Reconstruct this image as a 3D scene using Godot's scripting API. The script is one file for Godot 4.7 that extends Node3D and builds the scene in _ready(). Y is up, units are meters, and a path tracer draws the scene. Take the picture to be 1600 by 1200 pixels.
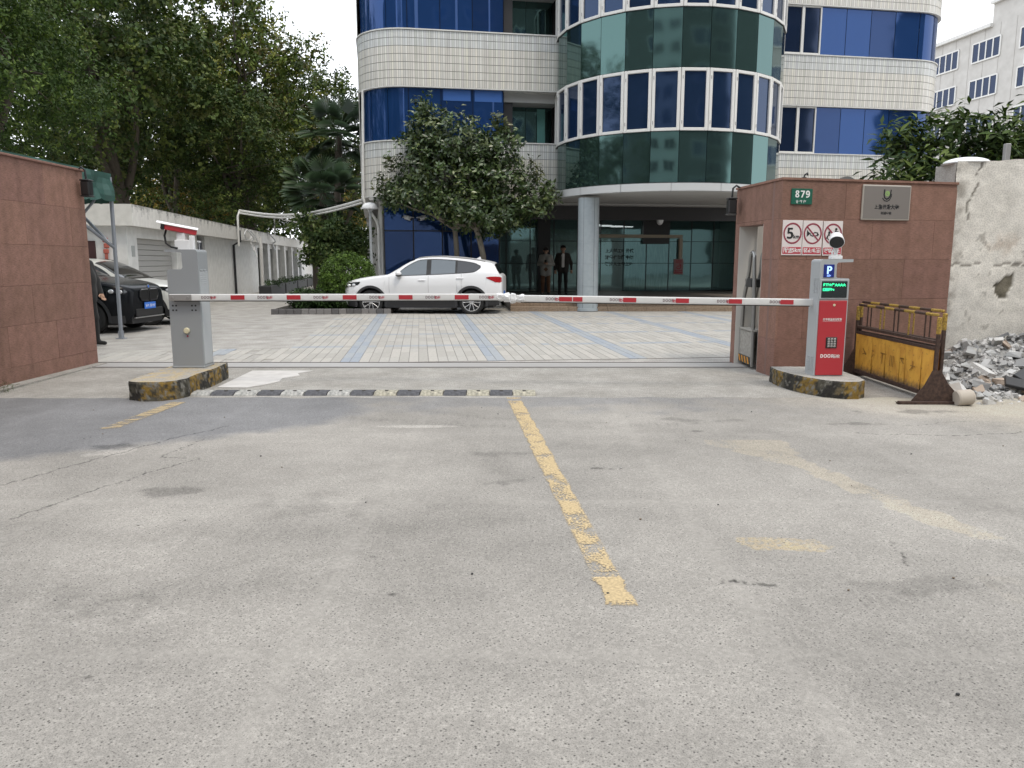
extends Node3D

# ---------------------------------------------------------------- mesh builder
class MB:
	var v := PackedVector3Array()
	var n := PackedVector3Array()
	var u := PackedVector2Array()
	var u2 := PackedVector2Array()
	var c := PackedColorArray()
	var col := Color(1, 1, 1)
	var xf := Transform3D()
	var uvs := 1.0
	func tri(a: Vector3, b: Vector3, d: Vector3, na: Vector3, nb: Vector3, nd: Vector3, ua := Vector2(), ub := Vector2(), ud := Vector2()) -> void:
		if (b - a).cross(d - a).dot(na + nb + nd) > 0.0:
			var t := b
			b = d
			d = t
			t = nb
			nb = nd
			nd = t
			var q := ub
			ub = ud
			ud = q
		v.append(xf * a)
		v.append(xf * b)
		v.append(xf * d)
		n.append((xf.basis * na).normalized())
		n.append((xf.basis * nb).normalized())
		n.append((xf.basis * nd).normalized())
		u.append(ua)
		u.append(ub)
		u.append(ud)
		c.append(col)
		c.append(col)
		c.append(col)
	# flat quad, corners counter-clockwise seen from outside
	func quad(a: Vector3, b: Vector3, d: Vector3, e: Vector3, r := Rect2(0, 0, 1, 1)) -> void:
		var nn := (b - a).cross(e - a)
		if nn.length_squared() < 1e-14:
			nn = (d - b).cross(e - b)
		nn = nn.normalized()
		quadn(a, b, d, e, nn, nn, nn, nn, r)
	func quadn(a: Vector3, b: Vector3, d: Vector3, e: Vector3, na: Vector3, nb: Vector3, nd: Vector3, ne: Vector3, r := Rect2(0, 0, 1, 1)) -> void:
		var p := r.position
		var q := r.end
		tri(a, b, d, na, nb, nd, Vector2(p.x, q.y), q, Vector2(q.x, p.y))
		tri(a, d, e, na, nd, ne, Vector2(p.x, q.y), Vector2(q.x, p.y), p)
	func ftri(a: Vector3, b: Vector3, d: Vector3, up: Vector3) -> void:
		var nn := (b - a).cross(d - a).normalized()
		if nn.dot(up) < 0:
			nn = -nn
		tri(a, b, d, nn, nn, nn)
	func box(ce: Vector3, s: Vector3, bev := 0.0) -> void:
		var h := s * 0.5
		if bev <= 0.0:
			for ax in 3:
				for sg in [-1.0, 1.0]:
					var nn := Vector3()
					nn[ax] = sg
					var a1 := Vector3()
					a1[(ax + 1) % 3] = h[(ax + 1) % 3]
					var a2 := Vector3()
					a2[(ax + 2) % 3] = h[(ax + 2) % 3]
					var o := ce + nn * h[ax]
					quadn(o - a1 - a2, o + a1 - a2, o + a1 + a2, o - a1 + a2, nn, nn, nn, nn)
			return
		bev = minf(bev, minf(h.x, minf(h.y, h.z)) * 0.9)
		var k := h - Vector3(bev, bev, bev)
		for ax in 3:
			var i1 := (ax + 1) % 3
			var i2 := (ax + 2) % 3
			for sg in [-1.0, 1.0]:
				var nn := Vector3()
				nn[ax] = sg
				var a1 := Vector3()
				a1[i1] = k[i1]
				var a2 := Vector3()
				a2[i2] = k[i2]
				var o := ce + nn * h[ax]
				quadn(o - a1 - a2, o + a1 - a2, o + a1 + a2, o - a1 + a2, nn, nn, nn, nn)
			for s1 in [-1.0, 1.0]:
				for s2 in [-1.0, 1.0]:
					var al := Vector3()
					al[ax] = k[ax]
					var pa := Vector3()
					pa[i1] = s1 * h[i1]
					pa[i2] = s2 * k[i2]
					var pb := Vector3()
					pb[i1] = s1 * k[i1]
					pb[i2] = s2 * h[i2]
					var n1 := Vector3()
					n1[i1] = s1
					var n2 := Vector3()
					n2[i2] = s2
					var nm := (n1 + n2).normalized()
					quadn(ce + pa - al, ce + pa + al, ce + pb + al, ce + pb - al, nm, nm, nm, nm)
		for sx in [-1.0, 1.0]:
			for sy in [-1.0, 1.0]:
				for sz in [-1.0, 1.0]:
					var sgn := Vector3(sx, sy, sz)
					ftri(ce + sgn * Vector3(h.x, k.y, k.z), ce + sgn * Vector3(k.x, h.y, k.z), ce + sgn * Vector3(k.x, k.y, h.z), sgn)
	func tube(pts: Array, rad: Array, sides := 8, caps := true) -> void:
		var rings := []
		var norms := []
		var up := Vector3(0.13, 1, 0.07)
		var m := pts.size()
		var last := Vector3()
		for i in m:
			var d: Vector3 = (pts[mini(i + 1, m - 1)] - pts[maxi(i - 1, 0)])
			d = d.normalized()
			var s: Vector3
			if i == 0:
				s = d.cross(up)
				if s.length() < 0.05:
					s = d.cross(Vector3(1, 0, 0))
			else:
				s = last - d * last.dot(d)
			s = s.normalized()
			last = s
			var t := s.cross(d)
			var r: float = rad[mini(i, rad.size() - 1)]
			var ring := PackedVector3Array()
			var nr := PackedVector3Array()
			for k in sides:
				var a := TAU * k / sides
				var q := s * cos(a) + t * sin(a)
				nr.append(q)
				ring.append(pts[i] + q * r)
			rings.append(ring)
			norms.append(nr)
		for i in m - 1:
			for k in sides:
				var k2 := (k + 1) % sides
				quadn(rings[i][k], rings[i][k2], rings[i + 1][k2], rings[i + 1][k], norms[i][k], norms[i][k2], norms[i + 1][k2], norms[i + 1][k], Rect2(float(k) / sides, i, 1.0 / sides, 1))
		if caps:
			for e in [0, m - 1]:
				var d: Vector3 = (pts[1] - pts[0]) if e == 0 else (pts[m - 1] - pts[m - 2])
				d = d.normalized() * (-1.0 if e == 0 else 1.0)
				for k in range(1, sides - 1):
					tri(rings[e][0], rings[e][k], rings[e][k + 1], d, d, d)
	func rod(a: Vector3, b: Vector3, r: float, sides := 8) -> void:
		tube([a, b], [r], sides)
	func bar(a: Vector3, b: Vector3, w: float, h: float, up := Vector3.UP, bev := 0.0) -> void:
		var d := (b - a)
		var l := d.length()
		d /= l
		var s := d.cross(up).normalized()
		var t := s.cross(d)
		var old := xf
		xf = xf * Transform3D(Basis(d, t, s), (a + b) * 0.5)
		box(Vector3(), Vector3(l, h, w), bev)
		xf = old
	# profile: Vector2(radius, y); sharp profile corners where flat is true
	func lathe(prof: Array, sides := 24, flat := true, a0 := 0.0, a1 := TAU) -> void:
		for i in prof.size() - 1:
			var p: Vector2 = prof[i]
			var q: Vector2 = prof[i + 1]
			var np := Vector2(q.y - p.y, p.x - q.x).normalized()
			var nq := np
			if not flat:
				if i > 0:
					var o: Vector2 = prof[i - 1]
					np = (np + Vector2(p.y - o.y, o.x - p.x).normalized()).normalized()
				if i < prof.size() - 2:
					var w: Vector2 = prof[i + 2]
					nq = (nq + Vector2(w.y - q.y, q.x - w.x).normalized()).normalized()
			for k in sides:
				var a := a0 + (a1 - a0) * k / sides
				var b := a0 + (a1 - a0) * (k + 1) / sides
				var ca := Vector3(sin(a), 0, cos(a))
				var cb := Vector3(sin(b), 0, cos(b))
				var P1 := ca * p.x + Vector3(0, p.y, 0)
				var P2 := cb * p.x + Vector3(0, p.y, 0)
				var Q1 := ca * q.x + Vector3(0, q.y, 0)
				var Q2 := cb * q.x + Vector3(0, q.y, 0)
				var N1 := ca * np.x + Vector3(0, np.y, 0)
				var N2 := cb * np.x + Vector3(0, np.y, 0)
				var M1 := ca * nq.x + Vector3(0, nq.y, 0)
				var M2 := cb * nq.x + Vector3(0, nq.y, 0)
				if q.x < 1e-5:
					tri(P1, P2, Q1, N1, N2, M1)
				elif p.x < 1e-5:
					tri(P1, Q2, Q1, N1, M2, M1)
				else:
					quadn(P1, P2, Q2, Q1, N1, N2, M2, M1, Rect2(float(k) / sides, 0, 1.0 / sides, 1))
	func ellipsoid(ce: Vector3, r: Vector3, nu := 16, nv := 10, v0 := -1.0, v1 := 1.0) -> void:
		for j in nv:
			var b0 := (v0 + (v1 - v0) * j / nv) * PI / 2
			var b1 := (v0 + (v1 - v0) * (j + 1) / nv) * PI / 2
			for i in nu:
				var a := TAU * i / nu
				var b := TAU * (i + 1) / nu
				var P := [Vector3(cos(a) * cos(b0), sin(b0), sin(a) * cos(b0)), Vector3(cos(b) * cos(b0), sin(b0), sin(b) * cos(b0)), Vector3(cos(b) * cos(b1), sin(b1), sin(b) * cos(b1)), Vector3(cos(a) * cos(b1), sin(b1), sin(a) * cos(b1))]
				var N := []
				for q in P:
					N.append((q / r).normalized())
				if cos(b1) < 1e-4:
					tri(ce + P[0] * r, ce + P[1] * r, ce + P[2] * r, N[0], N[1], N[2])
				elif cos(b0) < 1e-4:
					tri(ce + P[0] * r, ce + P[2] * r, ce + P[3] * r, N[0], N[2], N[3])
				else:
					quadn(ce + P[0] * r, ce + P[1] * r, ce + P[2] * r, ce + P[3] * r, N[0], N[1], N[2], N[3])
	# polygon in the local xy plane, extruded from z0 to z1
	func prism(poly: PackedVector2Array, z0: float, z1: float, back := true, smooth := false) -> void:
		var idx := Geometry2D.triangulate_polygon(poly)
		for i in range(0, idx.size(), 3):
			var a := poly[idx[i]]
			var b := poly[idx[i + 1]]
			var d := poly[idx[i + 2]]
			var f := Vector3(0, 0, signf(z1 - z0))
			tri(Vector3(a.x, a.y, z1), Vector3(b.x, b.y, z1), Vector3(d.x, d.y, z1), f, f, f, a, b, d)
			if back:
				tri(Vector3(a.x, a.y, z0), Vector3(b.x, b.y, z0), Vector3(d.x, d.y, z0), -f, -f, -f, a, b, d)
		var ccw := not Geometry2D.is_polygon_clockwise(poly)
		var m := poly.size()
		var ns := []
		for i in m:
			var e := poly[(i + 1) % m] - poly[i]
			var o := Vector3(e.y, -e.x, 0).normalized()
			ns.append(o if ccw else -o)
		for i in m:
			var a := poly[i]
			var b := poly[(i + 1) % m]
			var na: Vector3 = ns[i]
			var nb: Vector3 = ns[i]
			if smooth:
				na = (ns[i] + ns[(i + m - 1) % m]).normalized()
				nb = (ns[i] + ns[(i + 1) % m]).normalized()
			quadn(Vector3(a.x, a.y, z0), Vector3(b.x, b.y, z0), Vector3(b.x, b.y, z1), Vector3(a.x, a.y, z1), na, nb, nb, na)
	# polygon in plan (x, z), extruded from y0 to y1
	func plan(poly: Array, y0: float, y1: float, bottom := true, smooth := false) -> void:
		var old := xf
		xf = xf * Transform3D(Basis(Vector3(1, 0, 0), Vector3(0, 0, 1), Vector3(0, -1, 0)).orthonormalized(), Vector3())
		# local x -> x, local y -> z, local z -> -y
		var p := PackedVector2Array()
		for q in poly:
			p.append(q)
		prism(p, -y0, -y1, bottom, smooth)
		xf = old
	# vertical strip along a plan path (x, z) with given plan normals
	func strip(path: Array, nrm: Array, y0: float, y1: float, off := 0.0, ulen := 1.0, vr := Vector2(0, 1)) -> void:
		var s := 0.0
		for i in path.size() - 1:
			var a: Vector2 = path[i] + nrm[i] * off
			var b: Vector2 = path[i + 1] + nrm[i + 1] * off
			var l := a.distance_to(b)
			var na := Vector3(nrm[i].x, 0, nrm[i].y)
			var nb := Vector3(nrm[i + 1].x, 0, nrm[i + 1].y)
			quadn(Vector3(a.x, y0, a.y), Vector3(b.x, y0, b.y), Vector3(b.x, y1, b.y), Vector3(a.x, y1, a.y), na, nb, nb, na, Rect2(s / ulen, vr.x, l / ulen, vr.y - vr.x))
			s += l
	# horizontal ledge between two offsets of a plan path
	func ledge(path: Array, nrm: Array, y: float, o0: float, o1: float, up := 1.0) -> void:
		var f := Vector3(0, up, 0)
		for i in path.size() - 1:
			var a: Vector2 = path[i] + nrm[i] * o0
			var b: Vector2 = path[i + 1] + nrm[i + 1] * o0
			var d: Vector2 = path[i + 1] + nrm[i + 1] * o1
			var e: Vector2 = path[i] + nrm[i] * o1
			quadn(Vector3(a.x, y, a.y), Vector3(b.x, y, b.y), Vector3(d.x, y, d.y), Vector3(e.x, y, e.y), f, f, f, f)
	func ring(ce: Vector3, ro: float, ri: float, th: float, seg := 32) -> void:
		for k in seg:
			var a := TAU * k / seg
			var b := TAU * (k + 1) / seg
			var A := Vector3(cos(a), sin(a), 0)
			var B := Vector3(cos(b), sin(b), 0)
			var z := Vector3(0, 0, th)
			var f := Vector3(0, 0, 1)
			quadn(ce + A * ri + z, ce + A * ro + z, ce + B * ro + z, ce + B * ri + z, f, f, f, f)
			quadn(ce + A * ro, ce + B * ro, ce + B * ro + z, ce + A * ro + z, A, B, B, A)
			if ri > 0:
				quadn(ce + A * ri, ce + B * ri, ce + B * ri + z, ce + A * ri + z, -A, -B, -B, -A)
	# strokes on a 0-9 grid, y down; polylines separated by blanks, characters by "/"; local xy plane, facing +z
	func strokes(s: String, x: float, y: float, size: float, th: float, z := 0.002, adv := 1.15) -> void:
		var k := 0
		for g in s.split("/"):
			for p in g.split(" ", false):
				var pts := []
				for i in range(0, p.length() - 1, 2):
					pts.append(Vector2(x + k * size * adv + size * (p[i].to_int() / 9.0), y - size * (p[i + 1].to_int() / 9.0)))
				for i in pts.size() - 1:
					line(pts[i], pts[i + 1], th, z)
			k += 1
	func line(a: Vector2, b: Vector2, th: float, z: float) -> void:
		var d := (b - a)
		if d.length() < 1e-6:
			d = Vector2(1e-4, 0)
		d = d.normalized()
		var s := Vector2(-d.y, d.x) * th * 0.5
		var e := d * th * 0.35
		var P := [a - e - s, b + e - s, b + e + s, a - e + s]
		var f := Vector3(0, 0, 1)
		quadn(Vector3(P[0].x, P[0].y, z), Vector3(P[1].x, P[1].y, z), Vector3(P[2].x, P[2].y, z), Vector3(P[3].x, P[3].y, z), f, f, f, f)
		for i in 4:
			var q: Vector2 = P[i]
			var r: Vector2 = P[(i + 1) % 4]
			quad(Vector3(q.x, q.y, z - 0.0015), Vector3(r.x, r.y, z - 0.0015), Vector3(r.x, r.y, z), Vector3(q.x, q.y, z))
	func mesh() -> ArrayMesh:
		var a := []
		a.resize(Mesh.ARRAY_MAX)
		a[Mesh.ARRAY_VERTEX] = v
		a[Mesh.ARRAY_NORMAL] = n
		a[Mesh.ARRAY_TEX_UV] = u
		if u2.size() == v.size():
			a[Mesh.ARRAY_TEX_UV2] = u2
		a[Mesh.ARRAY_COLOR] = c
		var m := ArrayMesh.new()
		m.add_surface_from_arrays(Mesh.PRIMITIVE_TRIANGLES, a)
		return m

# ---------------------------------------------------------------- objects
var names := {}
var rng := RandomNumberGenerator.new()

func numbered(parent: Node, called: String) -> String:
	var key := str(parent.get_instance_id()) + called
	var k: int = names.get(key, 0)
	names[key] = k + 1
	return called if k == 0 else "%s_%03d" % [called, k]

func tag(o: Node, label: String, category := "", group := "", kind := "") -> Node:
	if label:
		o.set_meta("label", label)
	if category:
		o.set_meta("category", category)
	if group:
		o.set_meta("group", group)
	if kind:
		o.set_meta("kind", kind)
	return o

func put_mesh(called: String, m: Mesh, mat: Material, parent: Node = null) -> MeshInstance3D:
	var o := MeshInstance3D.new()
	if parent == null:
		parent = self
	o.name = numbered(parent, called)
	o.mesh = m
	o.material_override = mat
	parent.add_child(o, true)
	return o

func obj(called: String, b: MB, mat: Material, parent: Node = null) -> MeshInstance3D:
	return put_mesh(called, b.mesh(), mat, parent)

func thing(called: String, at: Vector3, turn_deg := 0.0, label := "", category := "", group := "", kind := "") -> Node3D:
	var o := Node3D.new()
	o.name = numbered(self, called)
	add_child(o, true)
	o.position = at
	o.rotation_degrees.y = turn_deg
	tag(o, label, category, group, kind)
	return o

func copy_of(o: Node3D, called: String, at: Vector3, turn_deg: float, label: String, group := "") -> Node3D:
	var r: Node3D = o.duplicate()
	r.name = numbered(self, called)
	add_child(r, true)
	r.position = at
	r.rotation_degrees.y = turn_deg
	r.set_meta("label", label)
	if group:
		r.set_meta("group", group)
	return r

# ---------------------------------------------------------------- materials
var M := {}

func lin(r: float, g: float, b: float) -> Color:
	return Color(r, g, b).linear_to_srgb()

func mat(called: String, c: Color, rough := 0.7, metal := 0.0, spec := 0.5) -> StandardMaterial3D:
	var m := StandardMaterial3D.new()
	m.resource_name = called
	m.albedo_color = lin(c.r, c.g, c.b)
	m.roughness = rough
	m.metallic = metal
	m.metallic_specular = spec
	M[called] = m
	return m

func noise_img(w: int, h: int, type: int, freq: float, seed_: int, octaves := 4, seamless := true) -> Image:
	var f := FastNoiseLite.new()
	f.noise_type = type
	f.frequency = freq
	f.seed = seed_
	f.fractal_octaves = octaves
	if type == FastNoiseLite.TYPE_CELLULAR:
		f.cellular_return_type = FastNoiseLite.RETURN_DISTANCE
		f.fractal_type = FastNoiseLite.FRACTAL_NONE
	return f.get_seamless_image(w, h) if seamless else f.get_image(w, h)

# a grey-scale modulation texture lo..hi from one or two seamless noises, tinted
func mottle(w: int, freq: float, seed_: int, lo: Color, hi: Color, speck := 0.0, cell_freq := 0.1) -> ImageTexture:
	var a := noise_img(w, w, FastNoiseLite.TYPE_SIMPLEX_SMOOTH, freq, seed_, 5).get_data()
	var cd := PackedByteArray()
	if speck > 0:
		cd = noise_img(w, w, FastNoiseLite.TYPE_CELLULAR, cell_freq, seed_ + 7).get_data()
	var l := lo.linear_to_srgb()
	var h := hi.linear_to_srgb()
	var out := PackedByteArray()
	out.resize(w * w * 3)
	for i in w * w:
		var t := a[i] / 255.0
		var k := 1.0
		if speck > 0:
			k = 1.0 - speck * clampf(1.2 - cd[i] / 90.0, 0.0, 1.0)
		out[i * 3] = int(clampf((l.r + (h.r - l.r) * t) * k, 0, 1) * 255)
		out[i * 3 + 1] = int(clampf((l.g + (h.g - l.g) * t) * k, 0, 1) * 255)
		out[i * 3 + 2] = int(clampf((l.b + (h.b - l.b) * t) * k, 0, 1) * 255)
	return ImageTexture.create_from_image(Image.create_from_data(w, w, false, Image.FORMAT_RGB8, out))

func tri_mat(called: String, tex: Texture2D, metres: float, rough := 0.85, bump := 0.0, bump_tex: Texture2D = null, world := true) -> StandardMaterial3D:
	var m := mat(called, Color(1, 1, 1), rough, 0.0, 0.4)
	m.albedo_texture = tex
	m.uv1_triplanar = true
	m.uv1_world_triplanar = world
	m.uv1_scale = Vector3.ONE / metres
	if bump > 0:
		m.heightmap_enabled = true
		m.heightmap_texture = bump_tex if bump_tex else tex
		m.heightmap_scale = bump
	return m

func vcol(m: StandardMaterial3D) -> StandardMaterial3D:
	m.vertex_color_use_as_albedo = true
	return m

func _ready() -> void:
	rng.seed = 20240611
	# camera
	var cam := Camera3D.new()
	cam.name = "camera"
	add_child(cam)
	cam.position = Vector3(0, 1.5, 0)
	cam.rotation_degrees = Vector3(-9.1, 0, 0)
	cam.fov = 53.13
	cam.near = 0.05
	cam.far = 900.0
	cam.current = true
	# overcast sky
	var env := Environment.new()
	var sky := Sky.new()
	var sm := ProceduralSkyMaterial.new()
	sm.sky_top_color = Color(0.90, 0.92, 0.95)
	sm.sky_horizon_color = Color(0.97, 0.975, 0.985)
	sm.sky_curve = 0.12
	sm.ground_bottom_color = Color(0.45, 0.45, 0.44)
	sm.ground_horizon_color = Color(0.6, 0.6, 0.6)
	sm.sun_angle_max = 1.0
	sm.energy_multiplier = 1.42
	sky.sky_material = sm
	env.background_mode = Environment.BG_SKY
	env.sky = sky
	env.ambient_light_source = Environment.AMBIENT_SOURCE_SKY
	env.tonemap_mode = Environment.TONE_MAPPER_LINEAR
	env.tonemap_exposure = 1.56
	env.sdfgi_enabled = true
	env.ssao_enabled = true
	env.ssil_enabled = true
	var we := WorldEnvironment.new()
	we.name = "world_environment"
	we.environment = env
	add_child(we)
	var sun := DirectionalLight3D.new()
	sun.name = "sun"
	sun.rotation_degrees = Vector3(-62, 38, 0)
	sun.light_color = Color(1.0, 0.965, 0.91)
	sun.light_energy = 0.34
	sun.light_angular_distance = 14.0
	sun.shadow_enabled = true
	add_child(sun)
	materials()
	ground()
	office_building()
	garage_row()
	far_buildings()
	gate_walls()
	plaster_wall()
	trees()
	white_car()
	left_cars()
	canopy()
	barriers()
	wall_signs()
	barricades()
	rubble()
	small_things()
	people()

# ---------------------------------------------------------------- materials
var T_fine: ImageTexture
var T_grain: ImageTexture
var T_streak: ImageTexture

func streaked(m: StandardMaterial3D, w: float, h: float) -> void:
	m.detail_enabled = true
	m.detail_albedo = T_streak
	m.detail_blend_mode = BaseMaterial3D.BLEND_MODE_MUL
	m.detail_uv_layer = BaseMaterial3D.DETAIL_UV_2
	m.uv2_triplanar = true
	m.uv2_world_triplanar = true
	m.uv2_scale = Vector3(1.0 / w, 1.0 / h, 1.0 / w)

func materials() -> void:
	T_fine = mottle(512, 0.03, 3, Color(0.80, 0.80, 0.80), Color(1, 1, 1))
	T_grain = mottle(256, 0.12, 9, Color(0.62, 0.62, 0.62), Color(1, 1, 1))
	var t := mottle(1024, 0.02, 21, Color(0.305, 0.295, 0.275), Color(0.41, 0.40, 0.375), 0.3, 0.19)
	var wide := mottle(512, 0.014, 23, Color(0.72, 0.715, 0.70), Color(1, 1, 1))
	tri_mat("concrete", t, 2.6, 0.9, 0.25)
	tri_mat("plaza_concrete", mottle(512, 0.012, 33, Color(0.33, 0.32, 0.305), Color(0.45, 0.44, 0.42), 0.15, 0.2), 3.1, 0.9, 0.2)
	for q in ["concrete", "plaza_concrete"]:
		M[q].detail_enabled = true
		M[q].detail_albedo = wide
		M[q].detail_blend_mode = BaseMaterial3D.BLEND_MODE_MUL
		M[q].detail_uv_layer = BaseMaterial3D.DETAIL_UV_2
		M[q].uv2_triplanar = true
		M[q].uv2_world_triplanar = true
		M[q].uv2_scale = Vector3.ONE / 5.3
		M[q].albedo_color = Color(1.06, 1.05, 1.04)
	tri_mat("ground", mottle(512, 0.012, 35, Color(0.2, 0.198, 0.19), Color(0.29, 0.288, 0.28), 0.3, 0.2), 3.7, 0.92)
	# bush-hammered pink stone: fine horizontal tooling
	var pk := noise_img(512, 512, FastNoiseLite.TYPE_SIMPLEX_SMOOTH, 0.05, 5, 4).get_data()
	var pk2 := noise_img(512, 512, FastNoiseLite.TYPE_SIMPLEX_SMOOTH, 0.008, 6, 3).get_data()
	var out := PackedByteArray()
	out.resize(512 * 512 * 3)
	for y in 512:
		for x in 512:
			var a := pk[((y * 5) % 512) * 512 + (x / 2)] / 255.0
			var b := pk2[y * 512 + x] / 255.0
			var g := 0.70 + 0.24 * a + 0.10 * b
			if a < 0.3:
				g *= 0.86
			var i := (y * 512 + x) * 3
			out[i] = int(clampf(g * 156, 0, 255))
			out[i + 1] = int(clampf(g * 119, 0, 255))
			out[i + 2] = int(clampf((g + 0.03 * b) * 103, 0, 255))
	var pt := ImageTexture.create_from_image(Image.create_from_data(512, 512, false, Image.FORMAT_RGB8, out))
	for k in 4:
		var m := tri_mat("pink_stone_%d" % k, pt, [0.83, 0.9, 0.77, 0.86][k], 0.85, 0.35)
		var f: float = [1.0, 0.975, 1.025, 0.955][k]
		m.albedo_color = Color(f, f * [1.0, 0.995, 1.0, 1.005][k], f * [1.0, 1.005, 0.99, 1.0][k])
		m.uv1_offset = Vector3(k * 0.31, k * 0.17, k * 0.23)
	# rain streaks and grime laid over walls in world space
	var rs := noise_img(512, 128, FastNoiseLite.TYPE_SIMPLEX_SMOOTH, 0.03, 301, 5)
	rs.resize(512, 512, Image.INTERPOLATE_BILINEAR)
	var rd := rs.get_data()
	var r8 := PackedByteArray()
	r8.resize(512 * 512)
	for i in 512 * 512:
		r8[i] = clampi(255 - int(maxi(0, 140 - rd[i]) * 0.17), 190, 255)
	T_streak = ImageTexture.create_from_image(Image.create_from_data(512, 512, false, Image.FORMAT_L8, r8))
	mat("mortar", Color(0.20, 0.125, 0.105), 0.95)
	# white strip tiles: a row of sixteen, with grout between
	var ti := Image.create(256, 64, false, Image.FORMAT_RGB8)
	var r2 := RandomNumberGenerator.new()
	r2.seed = 4
	for k in 16:
		var f := r2.randf_range(0.90, 1.0)
		ti.fill_rect(Rect2i(k * 16, 0, 16, 64), Color(f, f * r2.randf_range(0.985, 1.0), f * r2.randf_range(0.955, 0.985)))
		ti.fill_rect(Rect2i(k * 16, 0, 2, 64), Color(0.62, 0.61, 0.59))
	var tt := ImageTexture.create_from_image(ti)
	for k in 2:
		var m := mat(["tile_cream", "tile_sky_sheen"][k], [Color(0.78, 0.77, 0.74), Color(0.73, 0.755, 0.77)][k], 0.3)  # second tone puts the sky reflection into the tile colour
		m.albedo_texture = tt
		streaked(m, 3.7, 6.0)
	mat("grout", Color(0.17, 0.17, 0.165), 0.95)
	mat("blue_glass", Color(0.016, 0.058, 0.19), 0.04, 0.42, 0.5)
	mat("blue_glass_deep", Color(0.013, 0.043, 0.14), 0.05, 0.42, 0.5)
	mat("navy_glass", Color(0.015, 0.030, 0.072), 0.05, 0.45, 0.5)
	mat("drum_glass", Color(0.017, 0.040, 0.095), 0.045, 0.5, 0.5)
	mat("green_glass", Color(0.092, 0.165, 0.156), 0.035, 0.85, 0.5)
	mat("green_glass_deep", Color(0.084, 0.15, 0.142), 0.05, 0.85, 0.5)
	var eg := mat("entrance_glass", Color(0.11, 0.235, 0.23), 0.04, 0.6, 1.0)
	eg.transparency = BaseMaterial3D.TRANSPARENCY_ALPHA
	eg.albedo_color.a = 0.45
	mat("white_frame", Color(0.72, 0.71, 0.68), 0.45)
	mat("white_trim", Color(0.70, 0.69, 0.66), 0.5)
	mat("fascia", Color(0.55, 0.56, 0.56), 0.4)
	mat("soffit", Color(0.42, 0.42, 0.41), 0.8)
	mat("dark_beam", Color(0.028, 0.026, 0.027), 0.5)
	mat("dark_metal", Color(0.02, 0.02, 0.022), 0.4)
	mat("black_rubber", Color(0.012, 0.012, 0.012), 0.75)
	tri_mat("black_rubber_worn", mottle(256, 0.04, 51, Color(0.05, 0.05, 0.055), Color(0.12, 0.12, 0.13)), 0.5, 0.8)
	mat("black_plastic", Color(0.015, 0.015, 0.016), 0.4)
	mat("steel", Color(0.50, 0.50, 0.50), 0.3, 0.9)
	mat("dull_steel", Color(0.36, 0.35, 0.34), 0.5, 0.55)
	mat("rail_steel", Color(0.40, 0.385, 0.37), 0.5, 0.2)
	mat("paver_joint", Color(0.22, 0.21, 0.195), 0.95)
	mat("joint_dark", Color(0.06, 0.055, 0.05), 0.9)
	tri_mat("column_tile", mottle(256, 0.02, 41, Color(0.33, 0.375, 0.40), Color(0.385, 0.425, 0.445)), 0.8, 0.35)
	mat("white_plastic", Color(0.74, 0.74, 0.74), 0.4)
	mat("grey_paint", Color(0.27, 0.285, 0.295), 0.38, 0.0, 0.6)
	mat("grey_paint_light", Color(0.38, 0.40, 0.41), 0.38, 0.0, 0.6)
	mat("red_paint", Color(0.42, 0.016, 0.026), 0.35, 0.0, 0.6)
	mat("red_sign", Color(0.48, 0.05, 0.075), 0.5)
	mat("maroon_ring", Color(0.27, 0.035, 0.06), 0.5)
	mat("ink", Color(0.012, 0.012, 0.014), 0.6)
	mat("sign_white", Color(0.72, 0.66, 0.64), 0.5)
	mat("letter_white", Color(0.8, 0.8, 0.78), 0.5)
	mat("sign_green", Color(0.006, 0.10, 0.06), 0.35)
	mat("logo_green", Color(0.28, 0.44, 0.14), 0.5)
	mat("yellow_paint", Color(0.72, 0.40, 0.03), 0.5)
	mat("gold_stone", Color(0.52, 0.44, 0.33), 0.5)
	mat("kerb_top", Color(0.46, 0.43, 0.37), 0.9)
	mat("car_white", Color(0.78, 0.78, 0.79), 0.28, 0.0, 0.6).clearcoat_enabled = true
	mat("car_black", Color(0.006, 0.007, 0.009), 0.22, 0.0, 0.3)
	mat("car_silver", Color(0.62, 0.62, 0.58), 0.3, 0.1, 0.7).clearcoat_enabled = true
	mat("car_glass", Color(0.12, 0.135, 0.145), 0.03, 0.55, 1.0)
	mat("car_glass_dark", Color(0.015, 0.016, 0.018), 0.04, 0.2, 1.0)
	mat("cladding", Color(0.022, 0.022, 0.024), 0.6)
	mat("lamp_clear", Color(0.62, 0.63, 0.65), 0.12, 0.3, 1.0)
	mat("lamp_red", Color(0.36, 0.008, 0.012), 0.12, 0.0, 1.0)
	mat("alloy", Color(0.62, 0.62, 0.63), 0.25, 0.75)
	mat("plate_blue", Color(0.03, 0.16, 0.62), 0.35)
	mat("bark", Color(0.085, 0.070, 0.055), 0.95)
	mat("bark_light", Color(0.16, 0.14, 0.11), 0.95)
	var lf := vcol(mat("leaf", Color(1, 1, 1), 0.6, 0.0, 0.35))
	lf.backlight_enabled = true
	lf.backlight = Color(0.42, 0.46, 0.25)
	var gl := vcol(mat("glossy_leaf", Color(1, 1, 1), 0.36, 0.0, 0.6))
	gl.backlight_enabled = true
	gl.backlight = Color(0.42, 0.46, 0.25)
	for q in ["pink_stone_0", "pink_stone_1", "pink_stone_2", "pink_stone_3"]:
		streaked(M[q], 2.9, 7.0)
	streaked(M.white_trim, 2.0, 3.0)
	vcol(mat("painted", Color(1, 1, 1), 0.75))
	vcol(mat("painted_gloss", Color(1, 1, 1), 0.4))
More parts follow.
